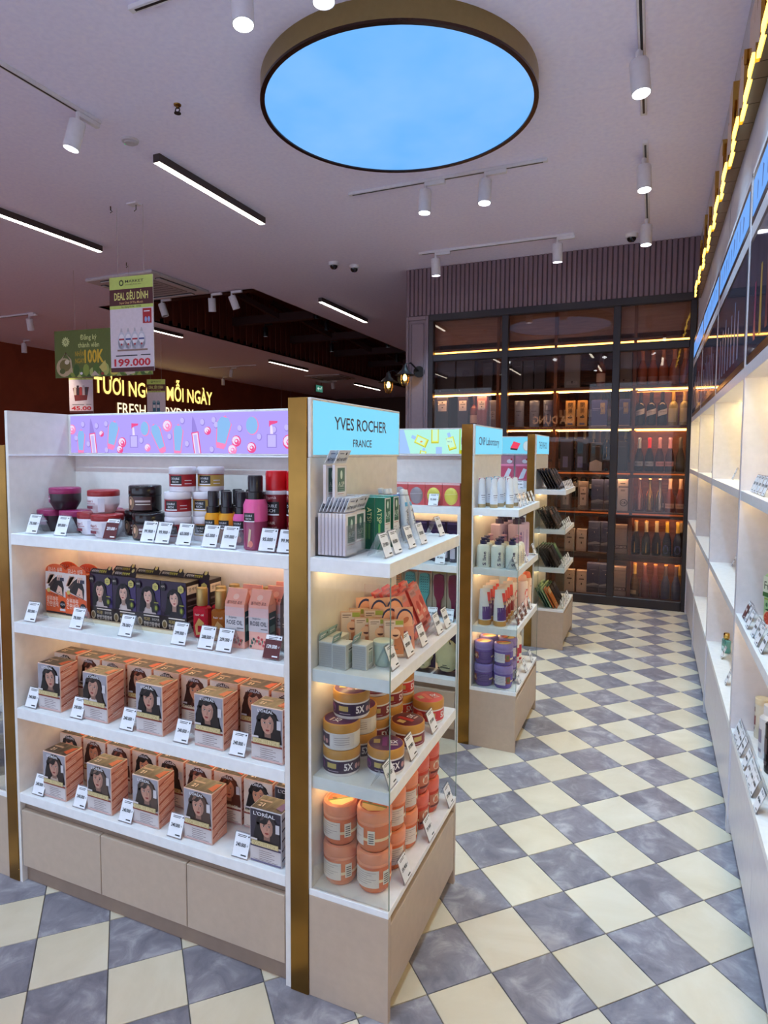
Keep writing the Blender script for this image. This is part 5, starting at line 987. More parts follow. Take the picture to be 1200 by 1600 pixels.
for c_, (xx, cn) in enumerate(((-.1785, 'board side'), (-.0790, 'aisle side'))):
    for r_ in range(5):
        y = (.080 if c_ == 0 else .0885)+r_*.1045
        for q in range(2):
            k_ = 'jar_papaya' if r_ > 2 else 'jar_orange'
            spawn(k_, 'scrub_jar', (xx, y, ZD+q*.1152), 'orange scrub jar, %s, %s pair from the front glass, %s' % (cn, ORD[r_], ('lower', 'upper')[q]), 'jar', 'orange scrub jars', ((.1, .05), (.3, -.62))[c_][q] if r_ == 0 else (R90-.5 if k_ == 'jar_orange' else R90-.15))
for i, y in enumerate((.141, .350, .556)): ptag('59.900', -.0225, y, .308, 'white price tag before the orange scrub jars, %s from the front glass' % ORD[i], R90)
# ================================================================== SECOND GONDOLA, LONG SIDE (seen past the first end display)
BRW = .093
def brush_box(key, col, dark):
    W, D, H = .094, .05, .118; b = MB().box(-W/2, -D/2, 0, W/2, D/2, H, C(222, 110, 112, .4), .001); f = MB(); f.M = FRONT(-D/2-.0003); f.rect(-W/2+.001, .001, W/2-.001, H-.001, 0, C(206, 84, 88, .4)); f.rect(-W/2, H-.010, W/2, H, .0003, C(240, 190, 194, .4))
    s = MB(); s.M = Matrix.Translation((0, -D/2-.0004, .052)) @ Matrix.Rotation(R90, 4, 'X'); s.lathe([(.0, .008), (.024, .007), (.032, .004), (.036, 0)], col, 22); 
    for i, v in enumerate(s.v): s.v[i] = (v[0], v[1], .052+(v[2]-.052)*(1.32 if v[2] < .052 else 1.18))
    q = MB(); q.M = FRONT(-D/2-.0092); q.poly([(-.033, .060, 0), (.033, .064, 0), (.033, .061, 0), (-.033, .057, 0)], dark)
    proto(key, ('carton', b), ('front_print', f), ('puff', s, [('groove', q)]))
brush_box('puff_grey', C(150, 136, 142, .45), C(190, 180, 186, .4)); brush_box('puff_yellow', C(222, 206, 90, .45), C(240, 226, 150, .4))
for i in range(5): spawn('puff_grey' if i < 3 else 'puff_yellow', 'sponge_pack', (-.745+i*.0955, Y2+.085, Z1+EP), 'coral pack with %s oval cleansing sponge, %s towards the CNP Laboratory post' % ('a grey' if i < 3 else 'a yellow', ORD[i]), 'pack', 'coral sponge packs')
for i, x in enumerate((-.630, -.445)): ptag(('99.900', '75.000')[i], x, Y2+.032, Z1, 'white price tag standing before the coral sponge packs, by the %s sponge' % ('grey', 'yellow')[i])
def vial():
    r, h = .021, .150; V = C(44, 32, 50, .2); b = MB().lathe([(0, 0), (r*.95, 0), (r, .004), (r, h*.7), (r*.6, h*.78)], V, 16); c = MB().lathe([(r*.62, h*.77), (r*.7, h*.79), (r*.7, h*.98), (0, h)], C(206, 200, 206, .3), 14); p = MB(); p.cyl(r*1.01); p.rect(-.014, .02, .014, .075, .0005, C(196, 180, 190, .4), 4); p.rect(-.012, .082, .012, .09, .0005, C(206, 170, 110, .4), 4)
    proto('vial', ('bottle', b), ('cap', c), ('label', p))
vial()
for i in range(9): spawn('vial', 'small_bottle', (-.74+i*.0475, Y2+.105+(i % 2)*.02, Z2+EP), 'dark small bottle with silver cap on the second gondola, %s towards the post' % ORD[i], 'bottle', 'dark small bottles')
def violet_box():
    b = MB().box(-.05, -.03, 0, .05, .03, .205, C(58, 40, 96, .35), .001); f = MB(); f.M = FRONT(-.0304); f.rect(-.045, .19, .045, .2, 0, C(110, 90, 150, .4)); f.rect(-.04, .1, .04, .16, 0, C(84, 66, 130, .4)); proto('violet_box', ('carton', b), ('front_print', f))
violet_box()
for i in range(3): spawn('violet_box', 'tall_carton', (-.58+i*.105, Y2+.205, Z2+EP), 'dark violet carton behind the small bottles, %s towards the CNP Laboratory post' % ORD[i], 'carton', 'violet cartons')
for i, x in enumerate((-.53, -.405)): ptag('49.000', x, Y2+.032, Z2, 'white price tag before the dark small bottles, %s towards the post' % ORD[i])
def hairbrush(key, col, wave):
    W, D, H = .078, .035, .255; b = MB().box(-W/2, -D/2+.004, .0, W/2, D/2, H, C(196, 184, 160, .5), .001)
    pl = MB(); pl.M = FRONT(-D/2+.0035); pl.rect(-W/2+.002, H-.022, W/2-.002, H-.002, .0004, C(214, 132, 92, .45) if wave else C(190, 180, 110, .45))
    h = MB(); h.M = FRONT(-D/2+.0035, 0, 0)
    pts = [(-.026, .120), (-.029, .19), (-.024, .225), (0, .233), (.024, .225), (.029, .19), (.026, .120), (.012, .088), (.009, .03), (.011, .01), (-.011, .01), (-.009, .03), (-.012, .088)]
    h.prism(pts, 0, .014, col); ht = MB(); ht.M = FRONT(-D/2-.0110)
    cd = C(40, 110, 116, .4) if wave else C(196, 90, 130, .4)
    for r_ in range(7):
        for c_ in range(4): ht.poly([(-.021+c_*.0115, .128+r_*.0135, 0), (-.014+c_*.0115, .134+r_*.0135, 0), (-.012+c_*.0115, .131+r_*.0135, 0), (-.019+c_*.0115, .125+r_*.0135, 0)], cd if wave else C(110, 20, 56, .4))
    cv = MB().box(-W/2, -D/2-.016, 0, W/2, -D/2-.0155, H, CLEAR)
    proto(key, ('backing_card', b), ('header', pl), ('hairbrush', h, [('bristle_pattern', ht)]), ('clear_cover', cv))
hairbrush('brush_teal', C(96, 190, 186, .4), True); hairbrush('brush_orange', C(226, 150, 92, .4), True); hairbrush('brush_plum', C(142, 34, 78, .35), False)
for i, k in enumerate(('orange', 'orange', 'teal', 'teal', 'plum', 'plum')): spawn('brush_'+k, 'hairbrush_pack', (-.760+i*.0815, Y2+.115, Z3+EP), '%s hairbrush in a clear pack, %s of the pair on the second gondola' % (k, ('first', 'second')[i % 2]), 'hairbrush', 'packed hairbrushes', sc=(1, 1, 1))
for i, x in enumerate((-.45, -.36)): ptag('39.000', x, Y2+.045, Z3, 'white price tag under the plum hairbrushes, %s towards the post' % ORD[i])
def puff():
    b = MB(); n = 14; YL = C(236, 230, 176, .7); vs = []; fs = []; rr = random.Random(3)
    for i in range(9):
        a = i/8; rad = .058*(math.sin(PI*(.08+.84*a))**.5)
        for j in range(n): q = rad*(1+.16*math.sin(j*2.4+i*1.7)+.05*rr.random()); vs.append((q*math.cos(2*PI*j/n), q*.62*math.sin(2*PI*j/n), .012+.165*a))
    for i in range(8): fs += [(i*n+j, i*n+(j+1) % n, (i+1)*n+(j+1) % n, (i+1)*n+j) for j in range(n)]
    fs += [tuple(range(n))[::-1], tuple(range(8*n, 9*n))]; b.add(vs, fs, YL); p = MB(); p.M = FRONT(-.0425); p.rect(-.012, .052, .012, .056, 0, INK); p.rect(-.034, .038, .030, .042, 0, INK); p.rect(-.022, .044, .018, .047, 0, INK)
    c = MB().box(-.064, -.044, 0, .064, .044, .002, CLEAR).box(-.064, -.044, .002, .064, -.043, .215, CLEAR).box(-.064, .043, .002, .064, .044, .215, C(70, 52, 100, .5))
    t_ = MB().tube([(-.03, -.04, .17), (-.02, -.042, .2), (.02, -.042, .2), (.03, -.04, .17)], .004, C(40, 34, 40), 5); proto('puff', ('mesh_puff', b), ('print', p), ('clear_box', c), ('cord', t_))
puff()
for i in range(3): spawn('puff', 'bath_puff', (-.672+i*.142, Y2+.10, Z4+EP), 'pale yellow bath puff in a clear box, %s towards the CNP Laboratory post' % ORD[i], 'bath puff', 'boxed bath puffs')
# ================================================================== END DISPLAY UNDER CNP LABORATORY
def tube_std(key, w, h, capc, topc, body, lab=None, caph=.018, rad=None):
    n = 16; prof = [(caph, 1, 1), (h*.5, .98, .8), (h*.8, .93, .4), (h, .9, .05)]; vs = []; fs = []
    for z, a, d in prof: vs += [(w/2*a*math.cos(2*PI*j/n), w/2*a*d*math.sin(2*PI*j/n), z) for j in range(n)]
    for i in range(3): fs += [(i*n+j, i*n+(j+1) % n, (i+1)*n+(j+1) % n, (i+1)*n+j) for j in range(n)]
    fs += [tuple(range(n))[::-1], tuple(range(3*n, 4*n))]; b = MB().add(vs, fs, body); c = MB().lathe([(0, 0), (w*.48, 0), (w*.5, .002), (w*.5, caph)], capc, n); p = MB(); p.M = FRONT(-w*.47); 
    e = MB().box(-w*.45, -.0012, h-.022, w*.45, .0012, h-.001, topc); ps = [('tube', b), ('cap', c), ('crimp', e)]
    if lab:
        for lo, hi, m, u0, u1 in lab:                            # bands that follow the taper
            q = MB(); 
            for (za, zb) in ((lo, (lo+hi)/2), ((lo+hi)/2, hi)):
                def rad_(z):
                    for (z0, a0, d0), (z1, a1, d1) in zip(prof, prof[1:]):
                        if z <= z1: t_ = (z-z0)/(z1-z0); return w/2*(a0+(a1-a0)*t_), w/2*(a0*d0+(a1*d1-a0*d0)*t_)
                    return w/2*.9, .001
                pts = []
                for z in (za, zb):
                    ra, rb = rad_(z)
                    pts.append([((ra+.0006)*math.sin(t_), -(rb+.0006)*math.cos(t_), z) for t_ in [u0+(u1-u0)*i/5 for i in range(6)]])
                q.add(pts[0]+pts[1], [(i, i+1, 7+i, 6+i) for i in range(5)], m)
            ps.append(('print', q))
    proto(key, *ps)
CAPG = mat('cap_bronze', (176, 150, 110), .35, metal=.4); WT = C(216, 220, 232, .4)
LB = [(.05, .053, C(130, 130, 150, .5), -.6, .4), (.06, .064, C(130, 130, 150, .5), -.7, .6), (.04, .0415, C(150, 150, 170, .5), -.6, .2)]
tube_std('tube_pink', .040, .150, CAPG, C(170, 90, 130, .4), WT, LB); tube_std('tube_blue', .040, .150, CAPG, C(90, 160, 196, .4), WT, LB)
K = 0
for r_ in range(4):
    for c_ in range(2):
        K += 1; spawn('tube_pink' if (r_+c_) % 2 == 0 else 'tube_blue', 'hand_cream_tube', (-.200+c_*.062+(r_ % 2)*.012, Y2+.055+r_*.092, ZA), 'white tube with %s crimp, %s row, CNP Laboratory top shelf, %s' % ('pink' if (r_+c_) % 2 == 0 else 'blue', ORD[r_], ('by the board', 'towards the aisle')[c_]), 'tube', 'white cosmetic tubes', R90-.7)
for i in range(2): spawn('tube_pink', 'hand_cream_tube', (-.068, Y2+.105+i*.12, ZA), 'white pink-crimped tube out towards the aisle, CNP Laboratory top shelf, %s' % ('front' if i == 0 else 'behind'), 'tube', 'white cosmetic tubes', R90-.7)
for i in range(5): ptag('69.000', -.042, Y2+.15+i*.098, Z1, 'price tag along the CNP Laboratory top shelf edge, %s from its brass post' % ORD[i], R90)
def pump_bottle(key, col, capc, r, h, lab, box=False):
    if box: b = MB().box(-r, -r*.7, 0, r, r*.7, h*.78, col, .006)
    else: b = MB().lathe([(0, 0), (r*.92, 0), (r, .006), (r, h*.60), (r*.86, h*.69), (r*.45, h*.745), (r*.4, h*.75)], col, 24)
    z = h*.75 if not box else h*.78
    c = MB().lathe([(r*.42, z-.004), (r*.5, z), (r*.5, z+h*.10), (r*.3, z+h*.11), (r*.3, z+h*.15)], capc, 18); n = MB(); n.box(-r*.32, -r*.62, z+h*.15, r*.32, r*.3, z+h*.205, capc, .003)
    p = MB()
    if box: p.M = FRONT(-r*.7-.0006)
    else: p.cyl(r*1.003)
    lab(p, h); proto(key, ('bottle', b), ('collar', c), ('pump_head', n), ('label', p))
NV2 = C(52, 44, 92, .35)
def lab_s(p, h):
    p.text('S line', -.012, h*.30, .017, .0008, NV2, .07, .02, rot=PI/2); p.rect(.012, h*.1, .015, h*.5, .0008, C(150, 150, 170, .5), 2)
    for k_ in range(5): p.rect(.022, h*(.12+.07*k_), .028, h*(.15+.07*k_), .0008, C(130, 130, 160, .5), 2)
def lab_l(p, h): p.rect(.008, h*.08, .012, h*.62, .0008, C(140, 110, 190, .5), 2); p.ell(-.018, h*.55, .008, .018, .0008, C(110, 84, 160, .4), 10); p.ell(-.008, h*.48, .006, .014, .0008, C(150, 120, 190, .4), 10)
pump_bottle('pump_white', C(232, 232, 226, .4), NV2, .0345, .158, lab_s); pump_bottle('pump_cream', C(236, 226, 206, .4), C(186, 140, 176, .35), .0345, .158, lab_s); pump_bottle('pump_lilac', C(206, 180, 212, .4), C(62, 48, 84, .35), .046, .25, lab_l, True)
for i, (k, x, y) in enumerate((('white', -.188, .058), ('white', -.114, .062), ('white', -.046, .082), ('white', -.190, .132), ('white', -.116, .136), ('cream', -.044, .156), ('cream', -.190, .206), ('cream', -.118, .210), ('cream', -.046, .230))):
    spawn('pump_'+k, 'pump_bottle', (x, Y2+y, ZB), '%s-capped white pump bottle, %s row, %s from the board' % ('navy' if k == 'white' else 'pink', ORD[i//3], ORD[i % 3]), 'pump bottle', 'white pump bottles', R90-.85)
for i, (x, y) in enumerate(((-.168, .335), (-.075, .345), (-.168, .44), (-.075, .45), (-.168, .55))): spawn('pump_lilac', 'lilac_pump_bottle', (x, Y2+y, ZB), 'tall lilac square bottle with a navy pump, %s counting from the front glass' % ORD[i], 'pump bottle', 'lilac pump bottles', R90-.3)
for i in range(3): ptag('99.900', -.031, Y2+(.037, .292, .556)[i], .92, 'price tag before the pump bottles, %s from the front glass' % ORD[i], R90)
FLP = C(88, 50, 128, .35)
tube_std('tube_violet', .066, .185, C(206, 150, 76, .4), C(236, 232, 236, .4), C(226, 224, 232, .35), [(.03, .095, FLP, -.9, 1.1), (.095, .125, FLP, .3, 1.1), (.12, .165, C(226, 70, 76, .4), .2, 1.0), (.108, .12, C(206, 160, 70, .4), .25, .9), (.082, .098, PAPER, .75, 1.15)], .026)
tube_std('tube_crimson', .066, .185, C(206, 150, 76, .4), C(240, 206, 200, .4), C(240, 214, 206, .35), [(.03, .11, C(150, 30, 44, .35), -.9, 1.1), (.11, .165, C(236, 84, 80, .4), .0, 1.0), (.082, .098, PAPER, .7, 1.1)], .026)
for i, (k, x, y) in enumerate((('violet', -.176, .060), ('violet', -.100, .064), ('violet', -.180, .135), ('crimson', -.106, .139), ('crimson', -.182, .212), ('crimson', -.108, .215), ('crimson', -.182, .288), ('crimson', -.108, .292))):
    spawn('tube_'+k, 'body_cream_tube', (x, Y2+y, ZC), '%s flower print body cream tube, %s row, %s' % (k, ORD[i//2], ('by the board', 'towards the aisle')[i % 2]), 'tube', 'flower print tubes', R90-.8)
def peach(key, body, capc, rose_):
    r, h = .029, .20; b = MB().lathe([(0, 0), (r*.9, 0), (r, .006), (r, h*.8), (r*.8, h*.84)], body, 20); c = MB().lathe([(r*.8, h*.835), (r*.86, h*.85), (r*.7, h*.97), (r*.5, h), (0, h)], capc, 18); p = MB(); p.cyl(r*1.004)
    if rose_: p.ell(0, h*.28, .022, .03, .0006, C(226, 70, 84, .4), 14); p.ell(0, h*.5, .018, .024, .0008, C(240, 110, 110, .4), 12)
    p.rect(-.012, h*.6, .012, h*.62, .0006, C(206, 130, 120, .5), 3); proto(key, ('bottle', b), ('cap', c), ('label', p))
peach('shower_rose', C(248, 226, 220, .3), C(240, 190, 170, .35), True); peach('shower_peach', C(246, 206, 184, .35), C(236, 116, 80, .4), False)
for i, (k, x, y) in enumerate((('rose', -.10, .372), ('rose', -.055, .425), ('peach', -.118, .455), ('peach', -.05, .525))): spawn('shower_'+k, 'shower_gel_bottle', (x, Y2+y, ZC), ('rose-printed' if k == 'rose' else 'peach')+' shower gel bottle, '+ORD[i]+' from the front glass under CNP Laboratory', 'bottle', 'shower gel bottles', R90-.3)
for i in range(4): ptag('m75' if i < 3 else '39.000', -.036, Y2+.115+i*.105+(.05 if i == 3 else 0), .624, '%s price tag beneath the flower print tubes, %s from the front glass' % ('maroon' if i < 3 else 'white', ORD[i]), R90)
def lab_v(p):
    p.rect(-.02, .022, .046, .066, .0006, C(92, 66, 140, .4), 10); p.rect(-.048, .026, -.022, .062, .0008, C(150, 70, 66, .4), 6); p.ell(-.035, .044, .008, .010, .0012, C(226, 190, 150, .4), 10)
    for k_ in range(4): p.rect(-.01, .058-k_*.008, .036, .0595-k_*.008, .001, C(140, 120, 180, .5), 6)
def lab_v2(p):
    p.rect(-.05, .020, .012, .066, .0006, C(226, 218, 230, .4), 10); p.rect(.014, .026, .040, .062, .0008, C(160, 90, 76, .4), 6); p.ell(.027, .046, .008, .010, .0012, C(110, 120, 60, .4), 10)
    for k_ in range(4): p.rect(-.044, .058-k_*.008, .004, .0595-k_*.008, .001, C(150, 140, 170, .5), 6)
orange_jar('jar_violet', C(116, 90, 166, .25), C(150, 130, 200, .32), lab_v); orange_jar('jar_lilac', C(122, 98, 176, .25), C(160, 138, 206, .32), lab_v2)
for i, (k, x, y, q) in enumerate((('violet', -.1785, .064, 0), ('violet', -.1785, .064, 1), ('lilac', -.0785, .070, 0), ('lilac', -.0785, .070, 1), ('violet', -.1785, .172, 0), ('violet', -.1785, .172, 1), ('lilac', -.0785, .178, 0), ('lilac', -.0785, .178, 1))):
    spawn('jar_'+k, 'violet_scrub_jar', (x, Y2+y, ZD+q*.1152), 'violet scrub jar, %s of the %s stack %s' % (('lower', 'upper')[q], ('front', 'rear')[i//4], ('by the board', 'towards the aisle')[(i//2) % 2]), 'jar', 'violet scrub jars', (-.1, .1, .2, .1, 0, 0, .9, .9)[i])
def rbottle(key, col, capc, band, r=.026, h=.20):
    b = MB().lathe([(0, 0), (r, 0), (r, h*.75), (r*.6, h*.82)], col, 18); c = MB().lathe([(r*.6, h*.81), (r*.66, h*.83), (r*.66, h), (0, h)], capc, 16); p = MB(); p.cyl(r*1.004); p.rect(-.02, h*.3, .02, h*.55, .0006, band, 6); p.rect(-.02, h*.12, .02, h*.18, .0006, band, 6); proto(key, ('bottle', b), ('cap', c), ('label', p))
rbottle('bottle_gold', C(240, 196, 110, .3), C(246, 226, 190, .4), C(190, 50, 40, .4)); rbottle('bottle_white', C(240, 236, 230, .35), C(246, 240, 226, .4), C(196, 40, 66, .4))
for i, (k, x, y) in enumerate((('gold', -.146, .268), ('gold', -.088, .272), ('gold', -.146, .33), ('white', -.088, .335), ('white', -.146, .395), ('white', -.088, .40), ('white', -.146, .46), ('white', -.088, .47))): spawn('bottle_'+k, 'lotion_bottle', (x, Y2+y, ZD), '%s lotion bottle behind the violet jars, %s pair, %s' % ('golden' if k == 'gold' else 'white', ORD[i//2], ('by the board', 'towards the aisle')[i % 2]), 'bottle', 'lotion bottles', R90-.4)
for i in range(3): ptag('59.900', -.030, Y2+.15+i*.185, .308, 'price tag on the violet jar deck, %s from the front glass' % ORD[i], R90)
# ================================================================== THIRD GONDOLA AND ITS END DISPLAY
def pink_card():
    b = MB().box(-.055, -.004, 0, .055, .004, .20, C(206, 110, 140, .45), .001); f = MB(); f.M = FRONT(-.0044); f.rect(-.053, .13, .053, .198, 0, C(190, 130, 150, .45)); f.rect(-.053, .118, .053, .132, .0003, C(250, 150, 190, .4)); f.rect(-.046, .012, .046, .112, .0003, C(214, 84, 116, .45)); f.poly([(-.03, .012, .0006), (.01, .02, .0006), (.036, .09, .0006), (.01, .10, .0006), (-.01, .06, .0006)], C(226, 226, 240, .45)); f.ell(.02, .155, .022, .016, .0006, C(226, 222, 232, .45), 12); f.ell(.035, .17, .008, .008, .0009, C(190, 40, 56, .45), 8); proto('pink_card', ('card', b), ('front_print', f))
pink_card()
for i in range(4): spawn('pink_card', 'gift_card_pack', (-.73+i*.122, Y3+.19, Z1+EP+.055), 'pink illustrated pack on the third gondola top shelf, %s towards its brass post' % ORD[i], 'pack', 'pink illustrated packs')
tag(MB().box(-.80, Y3+.172, Z1+EP, -.30, Y3+.22, Z1+EP+.054, C(226, 222, 226, .45), .002).build('display_riser'), 'low white riser under the pink illustrated packs', 'riser')
for i in range(2): ptag('99.900', -.42+i*.07, Y3+.05, Z1, 'price tag before the pink illustrated packs, %s towards the post' % ORD[i])
def sheet(key, col, stripe):
    b = MB().box(-.058, -.004, 0, .058, .004, .165, col, .0015); f = MB(); f.M = FRONT(-.0044); f.rect(-.05, .12, .05, .155, 0, stripe); f.rect(-.03, .03, .03, .036, 0, stripe); f.rect(-.03, .05, .02, .054, 0, stripe); proto(key, ('packet', b), ('front_print', f))
sheet('sheet_black', C(34, 28, 32, .2), C(86, 76, 80, .2)); sheet('sheet_green', C(40, 84, 66, .35), C(130, 170, 140, .35)); sheet('sheet_orange', C(214, 120, 60, .35), C(240, 206, 170, .35)); sheet('sheet_mint', C(170, 196, 150, .35), C(90, 130, 96, .35)); sheet('sheet_brown', C(60, 44, 40, .22), C(150, 110, 100, .25))
for lv, (z, ks, nm) in enumerate(((ZA, ('black',)*3, 'top shelf'), (ZB, ('brown', 'black', 'brown'), 'second shelf'), (ZC, ('black', 'black', 'green'), 'third shelf'), (ZD, ('green', 'orange', 'mint'), 'base deck'))):
    for c_ in range(3):
        for i in range(5):
            k = ks[c_] if lv != 3 else (('green', 'green', 'mint', 'orange', 'orange'), ('green', 'mint', 'mint', 'green', 'black'), ('mint', 'green', 'mint', 'green', 'black'))[c_][i]
            if lv == 1: k = ('brown', 'black')[(i+c_) % 2]
            spawn('sheet_'+k, 'mask_packet', (-.140+i*.0215, Y3+.09+c_*.13, z+.0022), '%s mask packet, THE WHOO %s, %s column, %s from the board' % (k, nm, ORD[c_], ORD[i]), 'mask packet', 'leaning packets under THE WHOO', R90+.02, -.5, (.95, 1, 1.0 if lv else 1.05))
    for i in range(5 if lv else 6): ptag('69.000', -.034, Y3+.07+i*.095, z-EP, 'price tag on the THE WHOO display %s, %s from the front' % (nm, ORD[i]), R90)
# mirrored end display at the frame edge: a few dark jars
jar('jar_brown', .040, .062, .02, C(92, 66, 50, .35), C(60, 44, 38, .35), 'cyl')
for i in range(4): spawn('jar_brown', 'small_jar', (-1.600, .095+(i//2)*.09, (ZD if i % 2 == 0 else ZD+.0626)), 'brown jar at the frame edge beyond the outer post, %s, %s' % (('lower', 'upper')[i % 2], ('front', 'behind')[i//2]), 'jar', 'brown jars at the edge')
# ================================================================== CABINET WALL
CBY = [-1.175, .085, 1.348, 2.622, 3.87, 5.12]
CAB = mat('cabinet_grey_white', (216, 210, 218), .35); CABI = mat('cabinet_inside', (240, 230, 196), .5)
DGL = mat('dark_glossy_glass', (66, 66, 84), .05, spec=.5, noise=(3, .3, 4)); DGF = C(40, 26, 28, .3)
CD = .33
CN = ('before the first full bay, behind the viewer', 'with the green shampoo bottle and many price tags', 'with the turquoise perfume bottle', 'with two empty shelves and a dark carton', 'last before the wine room')
for n in range(5):
    ya, yb = CBY[n], CBY[n+1]; L = yb-ya
    t = thing('wall_cabinet', 'tall grey-white wall cabinet bay '+CN[n], 'cabinet', (XR, ya, 0), 0, 'cabinet bays along the wall')
    e = .0008; P_L = .019
    for (y, z0) in ((e, 0), (L-P_L-e, 0)): MB().box(0, y, z0, CD, y+P_L, 2.545, CAB, .001).build('side_panel', t)
    MB().box(CD-.012, P_L, .39, CD, L-P_L, 1.83, CABI).build('back_panel', t)
    MB().box(.006, P_L+e, .055, .024, L/2-.0015, .388, CAB, .0015).build('door', t); MB().box(.006, L/2+.0015, .055, .024, L-P_L-e, .388, CAB, .0015).build('door', t)
    MB().box(.05, P_L, 0, .07, L-P_L, .055, GAPM).build('plinth', t)
    for z, th in ((.427, .028), (.885, .034), (1.360, .036)):
        MB().box(.002, P_L+e, z-th, CD-.012, L-P_L-e, z, SHELF, .001).build('shelf', t)
    MB().box(.0, P_L+e, 1.787, CD-.012, L-P_L-e, 1.83, CAB, .001).build('rail_shelf', t)
    b = MB().box(.145, P_L+.02, 1.781, .165, L-P_L-.02, 1.7865, E_(255, 230, 150, 24.)); b.build('led_strip', t)
    for z in (1.324, .851): MB().box(.03, P_L+.02, z-.005, .042, L-P_L-.02, z-.0005, LEDC).build('led_strip', t)
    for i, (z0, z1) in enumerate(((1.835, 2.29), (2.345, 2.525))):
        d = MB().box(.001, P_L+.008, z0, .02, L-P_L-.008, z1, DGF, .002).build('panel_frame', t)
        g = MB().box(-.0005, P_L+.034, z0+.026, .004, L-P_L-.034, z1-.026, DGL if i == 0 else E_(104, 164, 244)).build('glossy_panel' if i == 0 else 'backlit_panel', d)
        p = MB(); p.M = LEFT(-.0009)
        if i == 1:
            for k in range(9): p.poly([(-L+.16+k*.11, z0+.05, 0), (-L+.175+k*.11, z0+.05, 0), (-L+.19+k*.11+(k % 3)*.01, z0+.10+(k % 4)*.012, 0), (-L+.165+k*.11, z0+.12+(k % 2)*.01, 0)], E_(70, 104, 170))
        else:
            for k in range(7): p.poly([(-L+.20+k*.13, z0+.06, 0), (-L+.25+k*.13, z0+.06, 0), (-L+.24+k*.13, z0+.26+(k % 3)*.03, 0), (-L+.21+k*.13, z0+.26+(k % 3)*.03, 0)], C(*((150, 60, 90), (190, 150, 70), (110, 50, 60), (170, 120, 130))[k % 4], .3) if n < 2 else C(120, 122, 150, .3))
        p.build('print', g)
    MB().box(.002, P_L+e, 2.2905, .02, L-P_L-e, 2.3445, CAB, .001).build('rail', t); MB().box(.0, e, 2.5255, CD, L-e, 2.5455, CAB, .001).build('top_rail', t); MB().box(.02, P_L, 1.831, CD, L-P_L, 2.52, CAB).build('carcass', t)
# goods in the bays (price tags face the aisle)
L90 = -R90
for i, (y, x) in enumerate(((1.240, .943), (1.205, .945), (1.10, .938), (.985, .940), (.94, .945), (.88, .938), (.80, .94))): ptag('99.900' if i else 'm139', x, y, .885, '%s price tag on the shampoo shelf of the cabinet, %s from the divider' % ('white' if i else 'maroon', ORD[i]), L90)
for i, y in enumerate((1.245, 1.205, 1.150, 1.085, .985, .910, .855, .80, .70)): ptag('69.000', .930, y, .427, 'white price tag on the lowest deck of the cabinet, %s from the divider' % ORD[i], L90)
for i, y in enumerate((1.215, 1.155, 1.09, 1.02, .95)): ptag('59.900', .948, y, 1.36, 'white price tag on the upper shelf of the shampoo bay, %s from the divider' % ORD[i], L90)
ptag('59.900', 1.01, 2.45, 1.36, 'white price tag alone on the upper shelf of the perfume bay', L90); ptag('59.900', 1.03, 1.55+.95, .885, 'white price tag alone on the middle shelf of the perfume bay', L90)
ptag('69.000', .975, 2.28, .427, 'white price tag in front of the turquoise perfume bottle', L90); ptag('69.000', .955, 1.86, .427, 'white price tag deeper on the perfume bottle deck', L90); ptag('59.900', 1.0, 3.72, 1.36, 'white price tag on the upper shelf past the perfume bay', L90)
def shampoo():
    r = .043; G = C(170, 206, 150, .4); b = MB().box(-.048, -.028, 0, .048, .028, .185, G, .012); n = MB().lathe([(.02, .182), (.022, .188), (.022, .206), (.018, .212), (.018, .23)], C(184, 216, 170, .4), 18); c = MB().lathe([(.02, .228), (.021, .232), (.021, .25), (0, .252)], C(214, 50, 60, .4), 16)
    f = MB(); f.M = FRONT(-.0286); f.rect(-.044, .10, .044, .172, 0, C(214, 226, 206, .45)); f.text('Fresh', .0, .140, .03, .0005, C(40, 66, 50, .45), .074); f.rect(-.015, .166, .015, .169, .0005, INK); f.rect(-.044, .098, .044, .114, .0005, C(44, 106, 54, .45)); f.rect(-.034, .088, .034, .093, .0005, C(150, 170, 60, .45)); f.ell(-.02, .07, .006, .008, .0005, C(70, 120, 80, .45), 8); f.ell(.018, .07, .006, .008, .0005, C(70, 120, 80, .45), 8)
    f.ell(-.006, .022, .030, .030, .0006, C(236, 206, 160, .4), 20); f.ell(-.006, .022, .025, .025, .0009, C(214, 66, 46, .4), 20)
    for k_ in range(8): a = k_*PI/4; f.poly([(-.006+.004*math.cos(a), .022+.004*math.sin(a), .0012), (-.006+.023*math.cos(a-.08), .022+.023*math.sin(a-.08), .0012), (-.006+.023*math.cos(a+.08), .022+.023*math.sin(a+.08), .0012)], C(240, 130, 96, .4))
    f.poly([(-.03, .052, .0008), (.02, .064, .0008), (.044, .05, .0008), (.0, .046, .0008)], C(40, 80, 44, .45)); proto('shampoo', ('bottle', b), ('neck', n), ('cap', c), ('label', f))
shampoo()
for i in range(3): spawn('shampoo', 'shampoo_bottle', (1.02, 1.185-i*.21, .885+EP), 'pale green Fresh shampoo bottle with a citrus slice, %s from the divider' % ORD[i], 'bottle', 'green shampoo bottles', L90+.45)
rbottle('bottle_cocoa', C(58, 38, 34, .25), C(40, 28, 28, .3), C(206, 176, 60, .4), .042, .23)
for i in range(3): spawn('bottle_cocoa', 'dark_bottle', (1.035, 1.085-i*.21, .885+EP), 'dark brown bottle with a yellow label beside the shampoo, %s from the divider' % ORD[i], 'bottle', 'dark brown bottles', L90)
